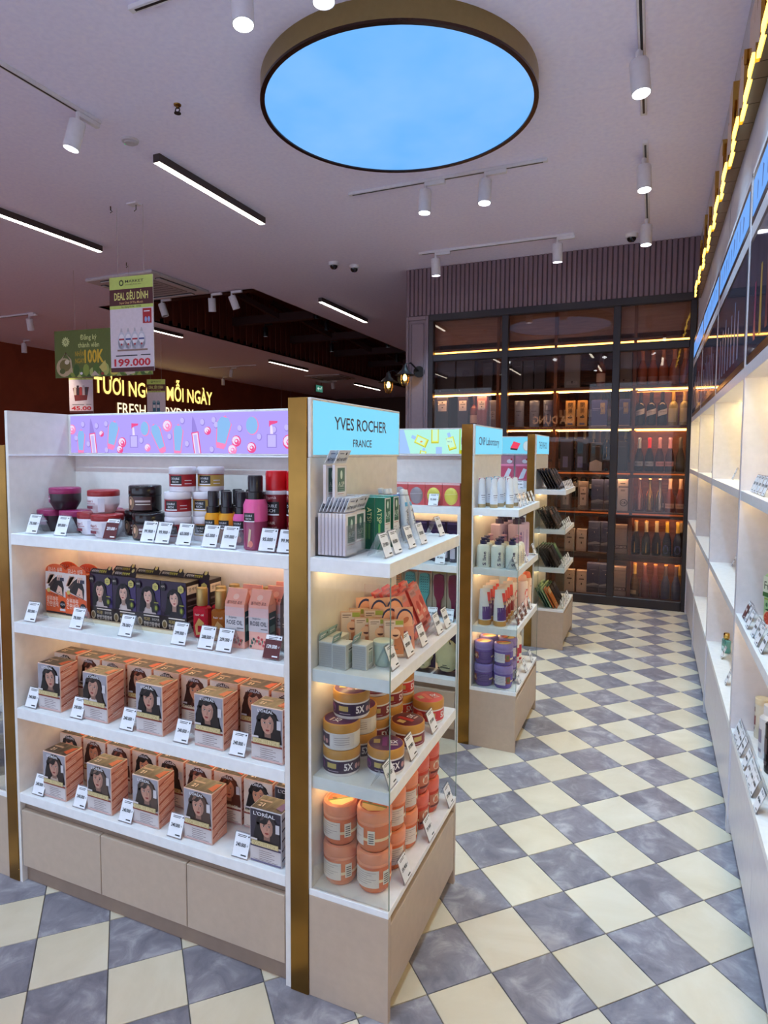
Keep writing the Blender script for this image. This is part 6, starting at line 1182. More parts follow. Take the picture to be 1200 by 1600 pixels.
b = MB().lathe([(0, 0), (.024, 0), (.025, .002), (.025, .145), (.024, .147)], C(236, 226, 206, .45), 22); c = MB().lathe([(.0255, .130), (.026, .132), (.026, .152), (.024, .154), (0, .154)], C(240, 224, 190, .45), 22); p = MB(); p.cyl(.0254); p.rect(-.012, .05, .012, .085, .0004, C(150, 60, 60, .4), 4); p.rect(-.008, .1, .008, .118, .0004, C(150, 110, 100, .4), 4); p.rect(-.006, .03, .006, .04, .0004, INK, 3); proto('cream_tube', ('canister', b), ('lid', c), ('label', p)); spawn('cream_tube', 'canister', (1.000, 1.275, .427+EP), 'cream cylinder canister on the lowest deck next to the divider', 'canister', None, L90)
def lab_p2(p, w, h): p.rect(-w*.45, h*.05, w*.45, h*.5, 0, C(196, 84, 50, .4)); p.rect(-w*.45, h*.5, w*.45, h*.72, .0003, C(206, 170, 90, .4)); p.ell(0, h*.82, w*.2, h*.08, .0004, C(120, 60, 50, .4), 10); p.text('CARE', 0, h*.6, h*.09, .0006, INK, w*.6)
bag('pouch_orange', C(206, 130, 96, .35), .085, .175, .028, lab_p2)
for i in range(2): spawn('pouch_orange', 'refill_pouch', (1.03, 1.190-i*.74, .427+EP), 'orange refill pouch on the lowest deck, '+('behind the cream canister' if i == 0 else 'behind the tags'), 'pouch', 'orange pouches', L90+.2)
rbottle('bottle_milk', C(230, 228, 232, .35), C(236, 234, 238, .4), C(160, 150, 170, .4), .034, .19); rbottle('bottle_noir', C(30, 22, 26, .15), C(24, 20, 24, .2), C(90, 70, 76, .3), .044, .215)
for i in range(2): spawn('bottle_milk', 'lotion_bottle', (1.0, 1.100-i*.535, .427+EP), 'white lotion bottle on the lowest cabinet deck, '+('beside the orange pouch' if i == 0 else 'deeper behind the tags'), 'bottle', 'cabinet lotions', L90)
for i in range(3): spawn('bottle_noir', 'black_bottle', (1.012, .990-i*.150, .427+EP), 'glossy black bottle on the lowest cabinet deck, %s from the divider' % ORD[i], 'bottle', 'glossy black bottles', L90)
def perfume():
    G = glass('aqua_glass', (140, 214, 206), .8); b = MB().box(-.024, -.014, 0, .024, .014, .062, mat('aqua_bottle', (120, 190, 184), .08, trans=.5), .004); n = MB().lathe([(.008, .061), (.008, .068)], GOLD, 12); c = MB().lathe([(.012, .067), (.0135, .07), (.0135, .088), (.011, .093), (0, .094)], GOLD, 8); p = MB(); p.M = FRONT(-.0143); p.rect(-.012, .016, .012, .030, 0, C(190, 226, 220, .3)); proto('perfume', ('bottle', b), ('neck', n), ('stopper', c), ('label', p))
perfume(); spawn('perfume', 'perfume_bottle', (.985, 2.40, .427+EP), 'turquoise perfume bottle with a gold stopper on the white deck', 'perfume', None, L90+.2, sc=(1.15, 1.15, 1.15))
def slab(key, col):
    proto(key, ('carton', MB().box(-.05, -.02, 0, .05, .02, .21, col, .002)), ('band', MB().box(-.0502, -.0202, .09, .0502, .0202, .105, C(150, 120, 120, .4))))
slab('slab_grey', C(104, 92, 104, .4)); spawn('slab_grey', 'tall_carton', (.97, 4.30, 1.36+EP), 'grey-violet upright carton on the upper shelf near the wine room', 'carton', None, L90)
slab('slab_wine', C(96, 44, 50, .4)); spawn('slab_wine', 'tall_carton', (.96, 2.70, .427+EP), 'dark red carton half hidden behind the perfume bay divider', 'carton', None, L90)
slab('slab_red', C(176, 50, 50, .4)); spawn('slab_red', 'tall_carton', (1.06, 1.12, 1.36+EP), 'red carton behind the tags of the upper cabinet shelf', 'carton', None, L90)
# row of mirror-gold bottle silhouettes with a warm light line under them, on the bulkhead above the cabinets
sils = [[(-.05, 0), (.05, 0), (.05, .2), (.02, .27), (.018, .36), (-.018, .36), (-.02, .27), (-.05, .2)], [(-.085, 0), (.085, 0), (.085, .13), (.03, .16), (.03, .22), (-.03, .22), (-.03, .16), (-.085, .13)], [(-.06, 0), (.06, 0), (.075, .3), (-.075, .3)], [(-.07, 0), (.07, 0), (.07, .17), (.045, .19), (.045, .25), (-.045, .25), (-.045, .19), (-.07, .17)]]
ry = random.Random(5); y = .55; k = 0
while y < 4.75:
    s_ = sils[k % 4]; wd = max(p_[0] for p_ in s_); y += wd+.006; dx = .030+.007*((k*5) % 3); h_ = 1+.14*((k*7) % 4-1.2)
    t = thing('gold_bottle_cutout', 'mirror-gold bottle cut-out over a warm light line above the cabinets, %s inward' % (ORD[k] if k < 16 else ORD[k-16]+' after the sixteenth'), 'wall ornament', (XW-dx, y, 2.865), 0, 'gold bottle cut-outs')
    b = MB(); b.M = LEFT(0); b.prism([(u, v*h_+.05) for u, v in s_], -dx+.001, 0, GOLD); b.build('cutout', t)
    MB().box(-.012, -wd-.004, -.018, dx-.001, wd+.004, .049, mat('gold_smoked', (150, 120, 70), .2, metal=.9)).build('mount', t)
    MB().box(-.022, -wd-.007, -.006, -.0125, wd+.007, .016, E_(255, 206, 80, 4.5)).build('light_bar', t)
    y += wd+.006; k += 1
# ================================================================== WINE ROOM
WSH = C(74, 46, 38, .5); WLED = E_(255, 186, 84, 9.); WSIDE = mat('wine_shelf_side', (120, 70, 42), .45)
WY0, WY1 = 5.27, 5.52
t0 = t = thing('wine_shelving', 'dark wooden wine shelving with warm light lines behind the glass front', 'shelving', (0, WY0, 0))
WL = (2.62, 2.16, 1.771, 1.322, .927, .497, .071)
WX = ((-1.665, -.955), (-.925, -.365), (-.335, .385), (.415, .905))
for z in WL:
    MB().box(-1.68, 0, z-.042, .92, .25, z, WSH, .002).build('shelf', t)
for x in (-1.68, -.94, -.35, .40, .92): MB().box(x-.015, .003, .0, x+.015, .247, 2.98, WSIDE).build('upright', t)
MB().box(.415, .235, 0, .905, .249, 2.98, WINEW).build('back_board', t)
for i, z in enumerate(WL[:3]):
    for (x0, x1) in WX: MB().box(x0, -.006, z-.046, x1, .003, z-.032, WLED).build('led_strip', t)
for i, z in enumerate(WL[3:5]):
    for (x0, x1) in WX[2:]: MB().box(x0, -.004, z-.030, x1, .003, z-.016, E_(226, 120, 50, .75 if i == 0 else .3)).build('led_strip', t)  # reddish glow of the shelf edge put in as emission, no lamp
for z in (2.95,):
    for (x0, x1) in WX: MB().box(x0, .02, z-.008, x1, .034, z, E_(255, 190, 110, 2.2)).build('led_strip', t)
for z in WL[1:6]: MB().box(.42, .22, z-.05, .90, .232, z-.043, E_(255, 150, 70, 3.)).build('led_strip', t)
def wine(key, kind, gl, foil, label=None, cork=None, h=.335, r=.040, cap=None):
    if kind == 'champ': prof = [(0, 0), (r*.95, 0), (r, .006), (r, h*.36), (r*.9, h*.48), (r*.55, h*.62), (r*.40, h*.72), (r*.36, h*.9), (r*.42, h*.93), (r*.42, h*.955)]
    else: prof = [(0, 0), (r*.95, 0), (r, .006), (r, h*.56), (r*.86, h*.64), (r*.40, h*.70), (r*.36, h*.94), (r*.40, h*.95)]
    b = MB().lathe(prof, gl, 18); f = MB()
    if kind == 'champ': f.lathe([(r*.49, h*.65), (r*.42, h*.72), (r*.385, h*.9), (r*.45, h*.93), (r*.45, h*.97), (r*.3, h*.995), (0, h)], foil, 16)
    else: f.lathe([(r*.41, h*.74), (r*.39, h*.94), (r*.42, h*.95), (r*.42, h*.99), (0, h)], foil, 16)
    ps = [('bottle', b), ('capsule', f)]
    if cork: ps.append(('cork', MB().lathe([(r*.40, h*.965), (r*.46, h*.975), (r*.46, h*1.0), (r*.3, h*1.012), (0, h*1.013)], cork, 14)))
    if label:
        p = MB(); p.cyl(r*1.008); label(p, h, r); ps.append(('label', p))
    proto(key, *ps)
def lab_plain(col, lo, hi, w_=1.2, txt=None):
    def f(p, h, r):
        p.rect(-r*w_, h*lo, r*w_, h*hi, .0006, col, 8)
        if txt: p.text(txt, 0, h*(lo+hi)/2, h*.035, .001, INK, r*1.6)
    return f
def lab_slant(p, h, r):
    n = 8; p.add([(-r*1.3+2.6*r*i/n, h*(.36-.10*(1-i/n)), .0006) for i in range(n+1)]+[(-r*1.3+2.6*r*i/n, h*(.50-.10*(1-i/n)+.02), .0006) for i in range(n+1)], [(i, i+1, n+2+i, n+1+i) for i in range(n)], C(196, 206, 216, .4)); p.text('RESERVE', 0, h*.405, h*.028, .0012, C(90, 70, 80, .5), r*1.4, rot=.12)
def lab_glit(c1):
    def f(p, h, r):
        for k_ in range(46):
            u = ((k_*37) % 100/100-.5)*r*3; v = h*(.08+((k_*61) % 100)/100*.36); p.rect(u, v, u+.004, v+.004, .0008, c1)
    return f
NVB = C(34, 36, 52, .2); CORKG = C(206, 160, 90, .35)
DKG = C(30, 26, 24, .12)
wine('w_champ_navy', 'champ', DKG, C(150, 170, 200, .3), lab_plain(C(170, 186, 212, .4), .16, .30, 1.3, 'BRUT'), None)
wine('w_champ_red', 'champ', DKG, C(214, 40, 40, .3), lab_plain(C(170, 186, 212, .4), .16, .30, 1.3, 'BRUT'))
wine('w_champ_pink', 'champ', C(60, 28, 30, .12), C(206, 150, 166, .3), lab_plain(C(206, 150, 160, .4), .16, .30, 1.3, 'ROSÉ'))
wine('w_champ_dark', 'champ', C(54, 46, 46, .1), C(90, 86, 90, .25))
wine('w_metal_rose', 'champ', mat('metal_rose', (214, 160, 150), .12, metal=1.), mat('metal_rose2', (206, 170, 160), .2, metal=1.), None, CORKG)
wine('w_metal_gold', 'champ', mat('metal_gold2', (206, 176, 96), .12, metal=1.), mat('metal_gold3', (206, 186, 120), .2, metal=1.), None, CORKG)
wine('w_metal_silver', 'champ', mat('metal_silver', (206, 206, 206), .12, metal=1.), mat('metal_silver2', (196, 200, 200), .2, metal=1.), None, CORKG)
wine('w_champ_blush', 'champ', C(130, 70, 62, .1), C(190, 170, 160, .3), lab_plain(C(214, 176, 170, .4), .12, .26, 1.5, 'MOSCATO'), CORKG)
wine('w_dark_gold', 'champ', C(36, 28, 24, .12), C(176, 176, 160, .3), lambda p, h, r: p.poly([(-.004, h*.06, .001), (.006, h*.06, .001), (.004, h*.34, .001), (-.001, h*.4, .001)], C(190, 160, 90, .3)), CORKG)
wine('w_blue_yellow', 'champ', C(34, 38, 66, .12), C(206, 186, 80, .35), lambda p, h, r: p.ell(0, h*.2, r*.7, h*.13, .001, C(60, 66, 150, .3), 12), CORKG)
wine('w_olive', 'champ', C(96, 76, 52, .2), C(206, 190, 110, .35), lambda p, h, r: p.rect(-r*.7, h*.08, r*.7, h*.2, .001, C(176, 150, 100, .35), 6), CORKG)
wine('w_glit_pink', 'champ', C(110, 66, 74, .3), C(120, 80, 84, .3), lab_glit(C(170, 110, 120, .3)), CORKG); wine('w_glit_blue', 'champ', C(66, 76, 120, .3), C(90, 80, 96, .3), lab_glit(C(110, 130, 190, .3)), CORKG)
wine('w_yellow', 'champ', C(150, 126, 66, .2), C(206, 186, 96, .35), lab_plain(C(60, 50, 40, .4), .3, .36), CORKG)
wine('w_red', 'bordeaux', C(26, 20, 22, .12), C(30, 24, 28, .3), lab_slant, h=.33, r=.043); wine('w_white', 'bordeaux', C(164, 156, 90, .12), C(176, 150, 90, .3), lab_plain(C(190, 186, 130, .3), .1, .5, 1.0), h=.33, r=.042)
wine('w_rose_clear', 'champ', C(170, 96, 70, .08), C(190, 130, 100, .3), lab_plain(C(176, 120, 110, .35), .05, .24, 1.2), h=.36, r=.046); wine('w_gin', 'bordeaux', C(120, 60, 46, .1), C(60, 30, 30, .3), lab_plain(C(206, 176, 160, .4), .15, .4), h=.34, r=.045)
WROW = ((2.16, ('rose_clear',)*5, .468, .0945), (1.771, ('red', 'red', 'red', 'white', 'white'), .462, .097), (1.322, ('champ_navy', 'champ_red', 'champ_pink', 'champ_pink', 'champ_dark'), .462, .092), (.927, ('metal_rose', 'metal_gold', 'metal_silver', 'champ_blush', 'champ_blush'), .478, .091), (.497, ('dark_gold', 'dark_gold', 'dark_gold', 'blue_yellow', 'blue_yellow'), .455, .094), (.071, ('olive', 'glit_pink', 'glit_pink', 'glit_blue', 'glit_blue'), .455, .094))
WNAME = {'rose_clear': 'clear rosé bottle', 'red': 'dark red wine bottle with a slanted label', 'white': 'yellow-green white wine bottle', 'champ_navy': 'dark sparkling bottle with a pale blue label', 'champ_red': 'dark sparkling bottle with a red top', 'champ_pink': 'rosé sparkling bottle with a pink label', 'champ_dark': 'plain smoky sparkling bottle', 'metal_rose': 'rose-gold metallic bottle', 'metal_gold': 'gold metallic bottle', 'metal_silver': 'silver metallic bottle', 'champ_blush': 'blush bottle with a wide label', 'dark_gold': 'dark bottle with a gold streak', 'blue_yellow': 'navy bottle with a yellow neck', 'olive': 'olive bottle with a gold neck', 'glit_pink': 'pink glitter bottle', 'glit_blue': 'blue glitter bottle', 'yellow': 'yellowish bottle'}
RW = ('top', 'second', 'third', 'fourth', 'fifth', 'bottom')
for q, (z, ks, x0, dx) in enumerate(WROW):
    for i, k in enumerate(ks): spawn('w_'+k, 'wine_bottle', (x0+i*dx, 5.36, z+EP), '%s, %s wine-room row, %s from the upright' % (WNAME[k], RW[q], ORD[i]), 'bottle', 'bottles in the wine room', .3*(i % 3)-.3)
    pass
for q, z in ((4, .497), (5, .071)): spawn('w_yellow' if q == 5 else 'w_dark_gold', 'wine_bottle', (.455+.47-.062, 5.44, z+EP), 'bottle half hidden by the cabinets, end of the %s bottle row' % RW[q], 'bottle', 'bottles in the wine room')
def wbox(key, w, d, h, col, fn=None, rough=.4):
    b = MB().box(-w/2, -d/2, 0, w/2, d/2, h, C(*col, rough), .0015); ps = [('carton', b)]
    if fn: p = MB(); p.M = FRONT(-d/2-.0006); fn(p, w, h); ps.append(('front_print', p))
    proto(key, *ps)
def wlabel(lo, hi, col=(206, 204, 214), wk=.36):
    def f(p, w, h): p.rect(-w*wk, h*lo, w*wk, h*hi, 0, C(*col, .45)); p.ell(0, h*(lo+(hi-lo)*.85), w*.06, w*.06, .0005, INK, 8); p.rect(-w*.24, h*(lo+(hi-lo)*.6), w*.24, h*(lo+(hi-lo)*.67), .0005, C(80, 76, 90, .5)); p.rect(-w*.06, h*(lo+(hi-lo)*.3), w*.06, h*(lo+(hi-lo)*.42), .0005, C(80, 76, 90, .5))
    return f
def f_gold(p, w, h):
    p.text('開', 0, h*.82, .04, .0006, C(70, 50, 30, .5), .042, .01); p.text('勝', 0, h*.60, .04, .0006, C(70, 50, 30, .5), .042, .01); p.ell(0, h*.36, w*.26, h*.04, .0006, C(70, 60, 50, .5), 10); p.ell(w*.06, h*.40, w*.1, h*.05, .0008, C(100, 84, 60, .5), 8); p.rect(-w*.26, h*.06, w*.26, h*.14, .0006, C(110, 116, 150, .5))
def f_blue(p, w, h): p.text('開', w*.22, h*.78, .042, .0006, C(206, 186, 130, .45), .042, .01); p.text('勝', w*.24, h*.56, .046, .0006, C(206, 186, 130, .45), .046, .01); p.rect(-w*.4, h*.66, w*.05, h*.675, .0006, C(150, 156, 210, .45)); p.rect(-w*.4, h*.60, -w*.05, h*.612, .0006, C(150, 156, 210, .45)); p.rect(-w/2, 0, w/2, h*.03, .0003, C(206, 196, 190, .45))
def f_stripe(p, w, h):
    for k_ in range(7): p.rect(-w*.46+k_*w*.14, 0, -w*.40+k_*w*.14, h*.6, .0002, C(120, 60, 76, .45))
    wlabel(.56, .86)(p, w, h)
def f_sea(p, w, h):
    p.rect(-w/2, h*.05, w/2, h*.34, .0002, C(70, 80, 110, .4)); p.rect(-w/2, h*.22, w/2, h*.25, .0004, C(120, 130, 160, .4)); p.poly([(-w/2, h*.3, .0005), (w*.1, h*.36, .0005), (w/2, h*.32, .0005), (w/2, h*.28, .0005), (-w/2, h*.25, .0005)], C(150, 160, 186, .4)); p.rect(-w/2, 0, w/2, h*.03, .0005, C(170, 170, 190, .4)); p.ell(0, h*.66, w*.03, w*.05, .0005, PAPER, 6); p.rect(-w*.25, h*.78, w*.25, h*.80, .0004, C(130, 140, 180, .4))
def f_circ(p, w, h): p.ell(w*.1, h*.26, w*.36, w*.36, .0003, INK, 20); p.ell(w*.1, h*.26, w*.29, w*.29, .0006, C(206, 204, 204, .45), 20); p.text('CR', w*.1, h*.26, w*.26, .001, INK, None, .03); p.rect(-w*.4, h*.74, w*.5, h*.78, .0003, C(110, 106, 110, .5)); p.rect(-w*.2, h*.62, w*.2, h*.68, .0003, C(150, 146, 150, .5)); p.rect(-w*.26, h*.86, w*.22, h*.88, .0003, INK)
def f_orn(p, w, h): p.rect(-w/2, h*.17, w/2, h*.30, .0003, C(80, 66, 66, .5)); p.text('ORNMOR', 0, h*.235, h*.09, .0006, C(196, 186, 186, .5), w*.9, .01); p.rect(-w*.45, h*.86, w*.45, h*.88, .0003, C(120, 110, 110, .5)); p.rect(-w*.3, h*.05, w*.3, h*.10, .0003, C(150, 144, 144, .5))
wbox('x_black', .135, .10, .335, (34, 26, 28), wlabel(.55, .88)); wbox('x_navy', .115, .10, .335, (46, 38, 66), wlabel(.55, .88)); wbox('x_stripe', .105, .10, .335, (170, 110, 122), f_stripe); wbox('x_gold', .095, .09, .262, (206, 166, 100), f_gold); wbox('x_blue', .150, .10, .262, (62, 66, 140), f_blue); wbox('x_slim_grey', .07, .08, .29, (120, 126, 150), wlabel(.3, .6, (150, 156, 176)))
wbox('x_slab', .20, .12, .33, (28, 22, 26), lambda p, w, h: (p.rect(-w*.36, h*.02, -w*.30, h*.07, 0, C(120, 110, 120, .4)), p.rect(-w*.2, h*.5, w*.2, h*.7, 0, C(40, 34, 40, .2)))); wbox('x_slab2', .105, .10, .30, (30, 24, 30), lambda p, w, h: p.rect(-w*.3, h*.80, w*.3, h*.82, 0, C(90, 80, 90, .4))); wbox('x_pale', .15, .10, .33, (112, 108, 108), wlabel(.1, .2, (130, 124, 124)))
wbox('x_dark', .125, .10, .32, (40, 38, 60), lambda p, w, h: p.rect(-w*.3, h*.1, w*.1, h*.45, 0, C(110, 120, 180, .4))); wbox('x_base', .120, .10, .285, (50, 42, 48), lambda p, w, h: (p.rect(-w*.3, h*.84, w*.3, h*.87, 0, C(120, 116, 120, .4)), p.rect(-w*.5, 0, w*.5, h*.30, .0003, C(196, 192, 192, .45)), p.poly([(-w*.5, h*.30, .0004), (w*.5, h*.30, .0004), (0, h*.40, .0004)], C(196, 192, 192, .45))))
wbox('x_greylab', .10, .09, .285, (126, 120, 124), wlabel(.15, .8, (196, 190, 194), .3)); wbox('x_sea', .118, .10, .31, (70, 84, 130), f_sea); wbox('x_circ', .100, .09, .315, (206, 200, 200), f_circ); wbox('x_white', .100, .09, .225, (196, 190, 192), wlabel(.1, .9, (206, 202, 204), .4)); wbox('x_orn', .125, .10, .29, (150, 140, 140), f_orn); wbox('x_violet', .12, .1, .33, (66, 50, 100))
def cyl_box(): p = MB(); p.cyl(.0505); p.rect(-.03, .16, .03, .168, .0005, C(70, 80, 110, .5), 6); p.rect(-.008, .12, .008, .13, .0005, C(70, 80, 110, .5), 3); p.rect(-.02, .06, .02, .064, .0005, C(90, 100, 130, .5), 4); proto('x_cyl', ('canister', MB().lathe([(0, 0), (.05, 0), (.05, .225)], C(116, 132, 170, .45), 24)), ('lid', MB().lathe([(.0505, .225), (.051, .226), (.051, .27), (.048, .273), (0, .273)], C(130, 146, 182, .45), 24)), ('label', p))
cyl_box()
BX = ((2.16, (('slab', -1.52, 'black slab carton'), ('slab', -1.30, 'black slab carton'), ('slab2', -1.06, 'narrow black carton'), ('slab2', -.86, 'narrow black carton'), ('slab2', -.745, 'narrow black carton'), ('slab2', -.63, 'narrow black carton'), ('slab2', -.515, 'narrow black carton'), ('pale', -.19, 'pale grey carton'), ('pale', .30, 'pale grey carton'))),
      (1.771, (('black', -1.562, 'black carton with a white label'), ('navy', -1.33, 'navy carton with a white label'), ('stripe', -1.12, 'pink striped carton with a white label'), ('slim_grey', -1.0, 'slim grey carton'), ('cyl', -.725, 'blue-grey cylinder box'), ('cyl', -.568, 'blue-grey cylinder box'), ('cyl', -.425, 'blue-grey cylinder box'), ('gold', -.200, 'gold carton lettered 開勝'), ('gold', -.083, 'gold carton lettered 開勝'), ('blue', .079, 'royal blue carton lettered 開勝'), ('blue', .293, 'royal blue carton lettered 開勝'))),
      (1.322, (('navy', -1.52, 'navy carton'), ('black', -1.2, 'black carton'), ('dark', -.80, 'dark carton'), ('violet', -.55, 'violet carton'), ('dark', -.225, 'dark carton with a blue print'), ('dark', -.080, 'dark carton with a blue print'), ('base', .060, 'dark carton with a white base'), ('slab2', .30, 'black carton'))),
      (.927, (('greylab', -.225, 'grey carton with a pale label'), ('greylab', -.055, 'grey carton with a pale label'), ('sea', .083, 'blue seascape carton'), ('sea', .206, 'blue seascape carton'), ('circ', .322, 'white carton with a black ring'), ('navy', -.60, 'navy carton'))),
      (.497, (('white', -.18, 'white carton'), ('white', -.06, 'white carton'), ('sea', .064, 'blue seascape carton'), ('sea', .186, 'blue seascape carton'), ('orn', .313, 'grey carton banded ORNMOR'))),
      (.071, (('white', -.17, 'white carton'), ('white', -.05, 'white carton'), ('sea', .060, 'blue seascape carton'), ('sea', .181, 'blue seascape carton'), ('orn', .312, 'grey carton banded ORNMOR'))))
for q, (z, its) in enumerate(BX):
    for i, (k, x, nm) in enumerate(its): spawn('x_'+k, 'spirit_box', (x, 5.36, z+EP), '%s, %s wine room shelf, %s from the pier side' % (nm, RW[q], ORD[i]), 'box', 'boxed spirits in the wine room')
spawn('w_gin', 'wine_bottle', (.085, 5.35, 2.16+EP), 'amber bottle between the pale cartons on the top wine room shelf', 'bottle', 'bottles in the wine room'); spawn('w_gin', 'wine_bottle', (-1.215, 5.36, 1.771+EP), 'bottle with a white label between the navy and striped cartons', 'bottle', 'bottles in the wine room')
# second, deeper rack whose bottles show between the front shelves
t = thing('wine_rack', 'deeper dark rack of bottles seen between the wine room shelves', 'rack', (0, 6.1, 0))
for z in (.55, 1.0, 1.43, 1.86, 2.3): MB().box(-1.2, 0, z-.03, .75, .2, z, WSH).build('shelf', t)
for x in (-1.2, -.5, .033, .75): MB().box(x-.012, .002, 0, x+.012, .198, 2.6, WSIDE).build('upright', t)
for i, (x, y) in enumerate(((-1.3, 5.75), (-.65, 5.75), (.02, 5.75), (.66, 5.72))):  # glowing lenses added to brighten the wine room
    spot(x, y, 'small black spotlight added inside the wine room, %s from the pier side' % ORD[i], (0, -.15, -1), 'X', watts=0, col=(1, .72, .45), body=BLACK, zt=3.1, sc=.8)
for z in WL[1:6]:
    if z < 1.5: MB().box(-1.66, .0005, z-.062, .90, .008, z-.0422, WSH).build('shelf_lip', t0)  # lip added to hide the extra strips
    for (x0, x1) in WX: MB().box(x0+.02, *((.012, z-.047) if z > 1.5 else (.0095, z-.049)), x1-.02, .026 if z > 1.5 else .024, z-.0425, E_(255, 200, 140, 40. if z > 1.5 else 34.)).build('led_strip', t0)  # extra strips added to brighten the bottles
MB().box(-1.66, .02, 2.665, .90, .03, 2.93, wood_mat('transom_board', (150, 110, 92), (172, 130, 108), (1, 1, 14), .5)).build('valance', t0)
n = 0
for q, z in enumerate((1.0, 1.43, 1.86)):
    for i in range(9):
        n += 1; spawn(('w_red', 'w_dark_gold', 'w_gin')[q], 'wine_bottle', (-.43+i*.098+(.045 if i > 4 else 0), 6.19, z+EP), '%s bottle on the deeper rack, %s level, %s from the pier side' % (('dark red', 'gold-streaked', 'amber')[q], ORD[q], ORD[i]), 'bottle', 'bottles on the deeper rack')
# ================================================================== HANGING POSTERS
def poster(name, x, y, zt, w, h, label, fn, cz=CZ, rz=0., hang=.3):
    t = thing(name, label, 'hanging sign', (x, y, zt), rz)
    MB().box(-w/2, -.003, -h, w/2, .003, 0, C(206, 200, 196, .5)).build('board', t)
    p = MB(); p.M = FRONT(-.0036, 0, -h); p.clip = (-w/2, 0, w/2, h); fn(p, w, h); p.build('print', t)
    for s_ in (-hang, hang): MB().tube([(s_*w, 0, -.004), (s_*w, 0, cz-zt)], .0015, C(170, 160, 160), 4).build('string', t)
LIME = C(196, 214, 110, .5); OLV = C(96, 110, 50, .5); BRN = C(84, 30, 34, .5); REDT = C(206, 30, 50, .5)
def deal(price, pic):
    def f(p, w, h):
        p.rect(-w/2, 0, w/2, h, 0, C(226, 214, 224, .5)); p.rect(-w/2, h*.62+h*.2, w/2, h, .0004, LIME); p.rect(-w/2, h*.70, w/2, h*.87, .0008, BRN); p.rect(-w/2, h*.665, w/2, h*.70, .0006, LIME)
        p.ell(-w*.22, h*.935, w*.055, w*.06, .001, C(70, 84, 40, .5), 12); p.ell(-w*.22, h*.935, w*.03, w*.034, .0013, LIME, 10); p.text('MARKET', w*.08, h*.948, h*.028, .001, C(60, 60, 40, .5), w*.42, .01); p.text('your daily fresh store', w*.06, h*.915, h*.014, .001, C(60, 60, 40, .5), w*.36)
        p.text('DEAL SIÊU DÍNH', 0, h*.797, h*.078, .0012, C(226, 222, 130, .5), w*.78, .02); p.text('Super Deal Of The Month', 0, h*.727, h*.024, .0012, C(226, 180, 120, .5), w*.54, .01); p.text('Áp dụng 05/06 - 07/06', 0, h*.683, h*.018, .001, C(60, 50, 30, .5), w*.46, .01)
        pic(p, w, h); p.text(price, .0, h*.10, h*.076, .001, REDT, w*.84 if len(price) > 4 else w*.4, .03); p.rect(-w/2, 0, w/2, h*.045, .0006, BRN); p.rect(-w*.38, h*.165, w*.12, h*.176, .0008, INK); p.rect(w*.2, h*.168, w*.42, h*.178, .0008, INK)
    return f
def pic_bottles(p, w, h):
    for k in range(4):
        u = -w*.24+k*w*.155; p.ell(u, h*.33, w*.085, h*.095, .0006+k*.0003, C(206, 206, 220, .5), 14); p.rect(u-w*.085, h*.24, u+w*.085, h*.33, .0006+k*.0003, C(214, 212, 226, .5)); p.ell(u, h*.345, w*.062, h*.055, .0008+k*.0003, C(236, 232, 240, .5), 12); p.rect(u-w*.06, h*.335, u+w*.06, h*.352, .0009+k*.0003, C(176, 40, 60, .5) if k % 2 == 0 else C(60, 70, 140, .5)); p.poly([(u-w*.03, h*.42, .0008), (u+w*.03, h*.42, .0008), (u+w*.012, h*.46, .0008), (u-w*.012, h*.46, .0008)], C(190, 186, 196, .5)); p.ell(u, h*.29, w*.02, h*.012, .0009+k*.0003, C(176, 40, 60, .5), 8)
    p.rect(-w*.34, h*.218, w*.36, h*.236, .002, C(150, 120, 110, .5)); p.rect(w*.26, h*.50, w*.46, h*.655, .001, C(176, 30, 40, .5)); p.rect(w*.29, h*.62, w*.42, h*.63, .0014, PAPER); p.ell(w*.33, h*.54, w*.03, h*.03, .0014, C(150, 170, 220, .5), 8); p.ell(w*.40, h*.54, w*.03, h*.03, .0014, C(150, 170, 220, .5), 8)
def pic_basket(p, w, h):
    p.poly([(-w*.34, h*.5, .001), (w*.34, h*.52, .001), (w*.24, h*.26, .001), (-w*.26, h*.24, .001)], C(120, 40, 40, .5))
    for k in range(5): p.rect(-w*.3+k*w*.12, h*.36, -w*.2+k*w*.12, h*(.52+.03*(k % 2)), .0014, C(*((206, 190, 180), (60, 40, 50), (176, 60, 60), (190, 180, 190), (70, 60, 70))[k], .5))
def pic_cans(p, w, h):
    for k in range(2): p.rect(-w*.2+k*w*.22, h*.16, -w*.02+k*w*.22, h*.42, .001, C(70, 120, 150, .5)); p.ell(-w*.11+k*w*.22, h*.42, w*.09, h*.03, .0012, C(150, 180, 196, .5), 10); p.rect(-w*.18+k*w*.22, h*.26, -w*.04+k*w*.22, h*.34, .0014, PAPER)
def flower(p, u, v, r, m, w0):
    for k in range(12): a = k*PI/6; p.ell(u+r*.62*math.cos(a), v+r*.62*math.sin(a), r*.36, r*.15, w0, m, 8, rot=a)
    p.ell(u, v, r*.3, r*.3, w0+.0003, OLV, 10); p.ell(u, v, r*.18, r*.18, w0+.0006, m, 8)
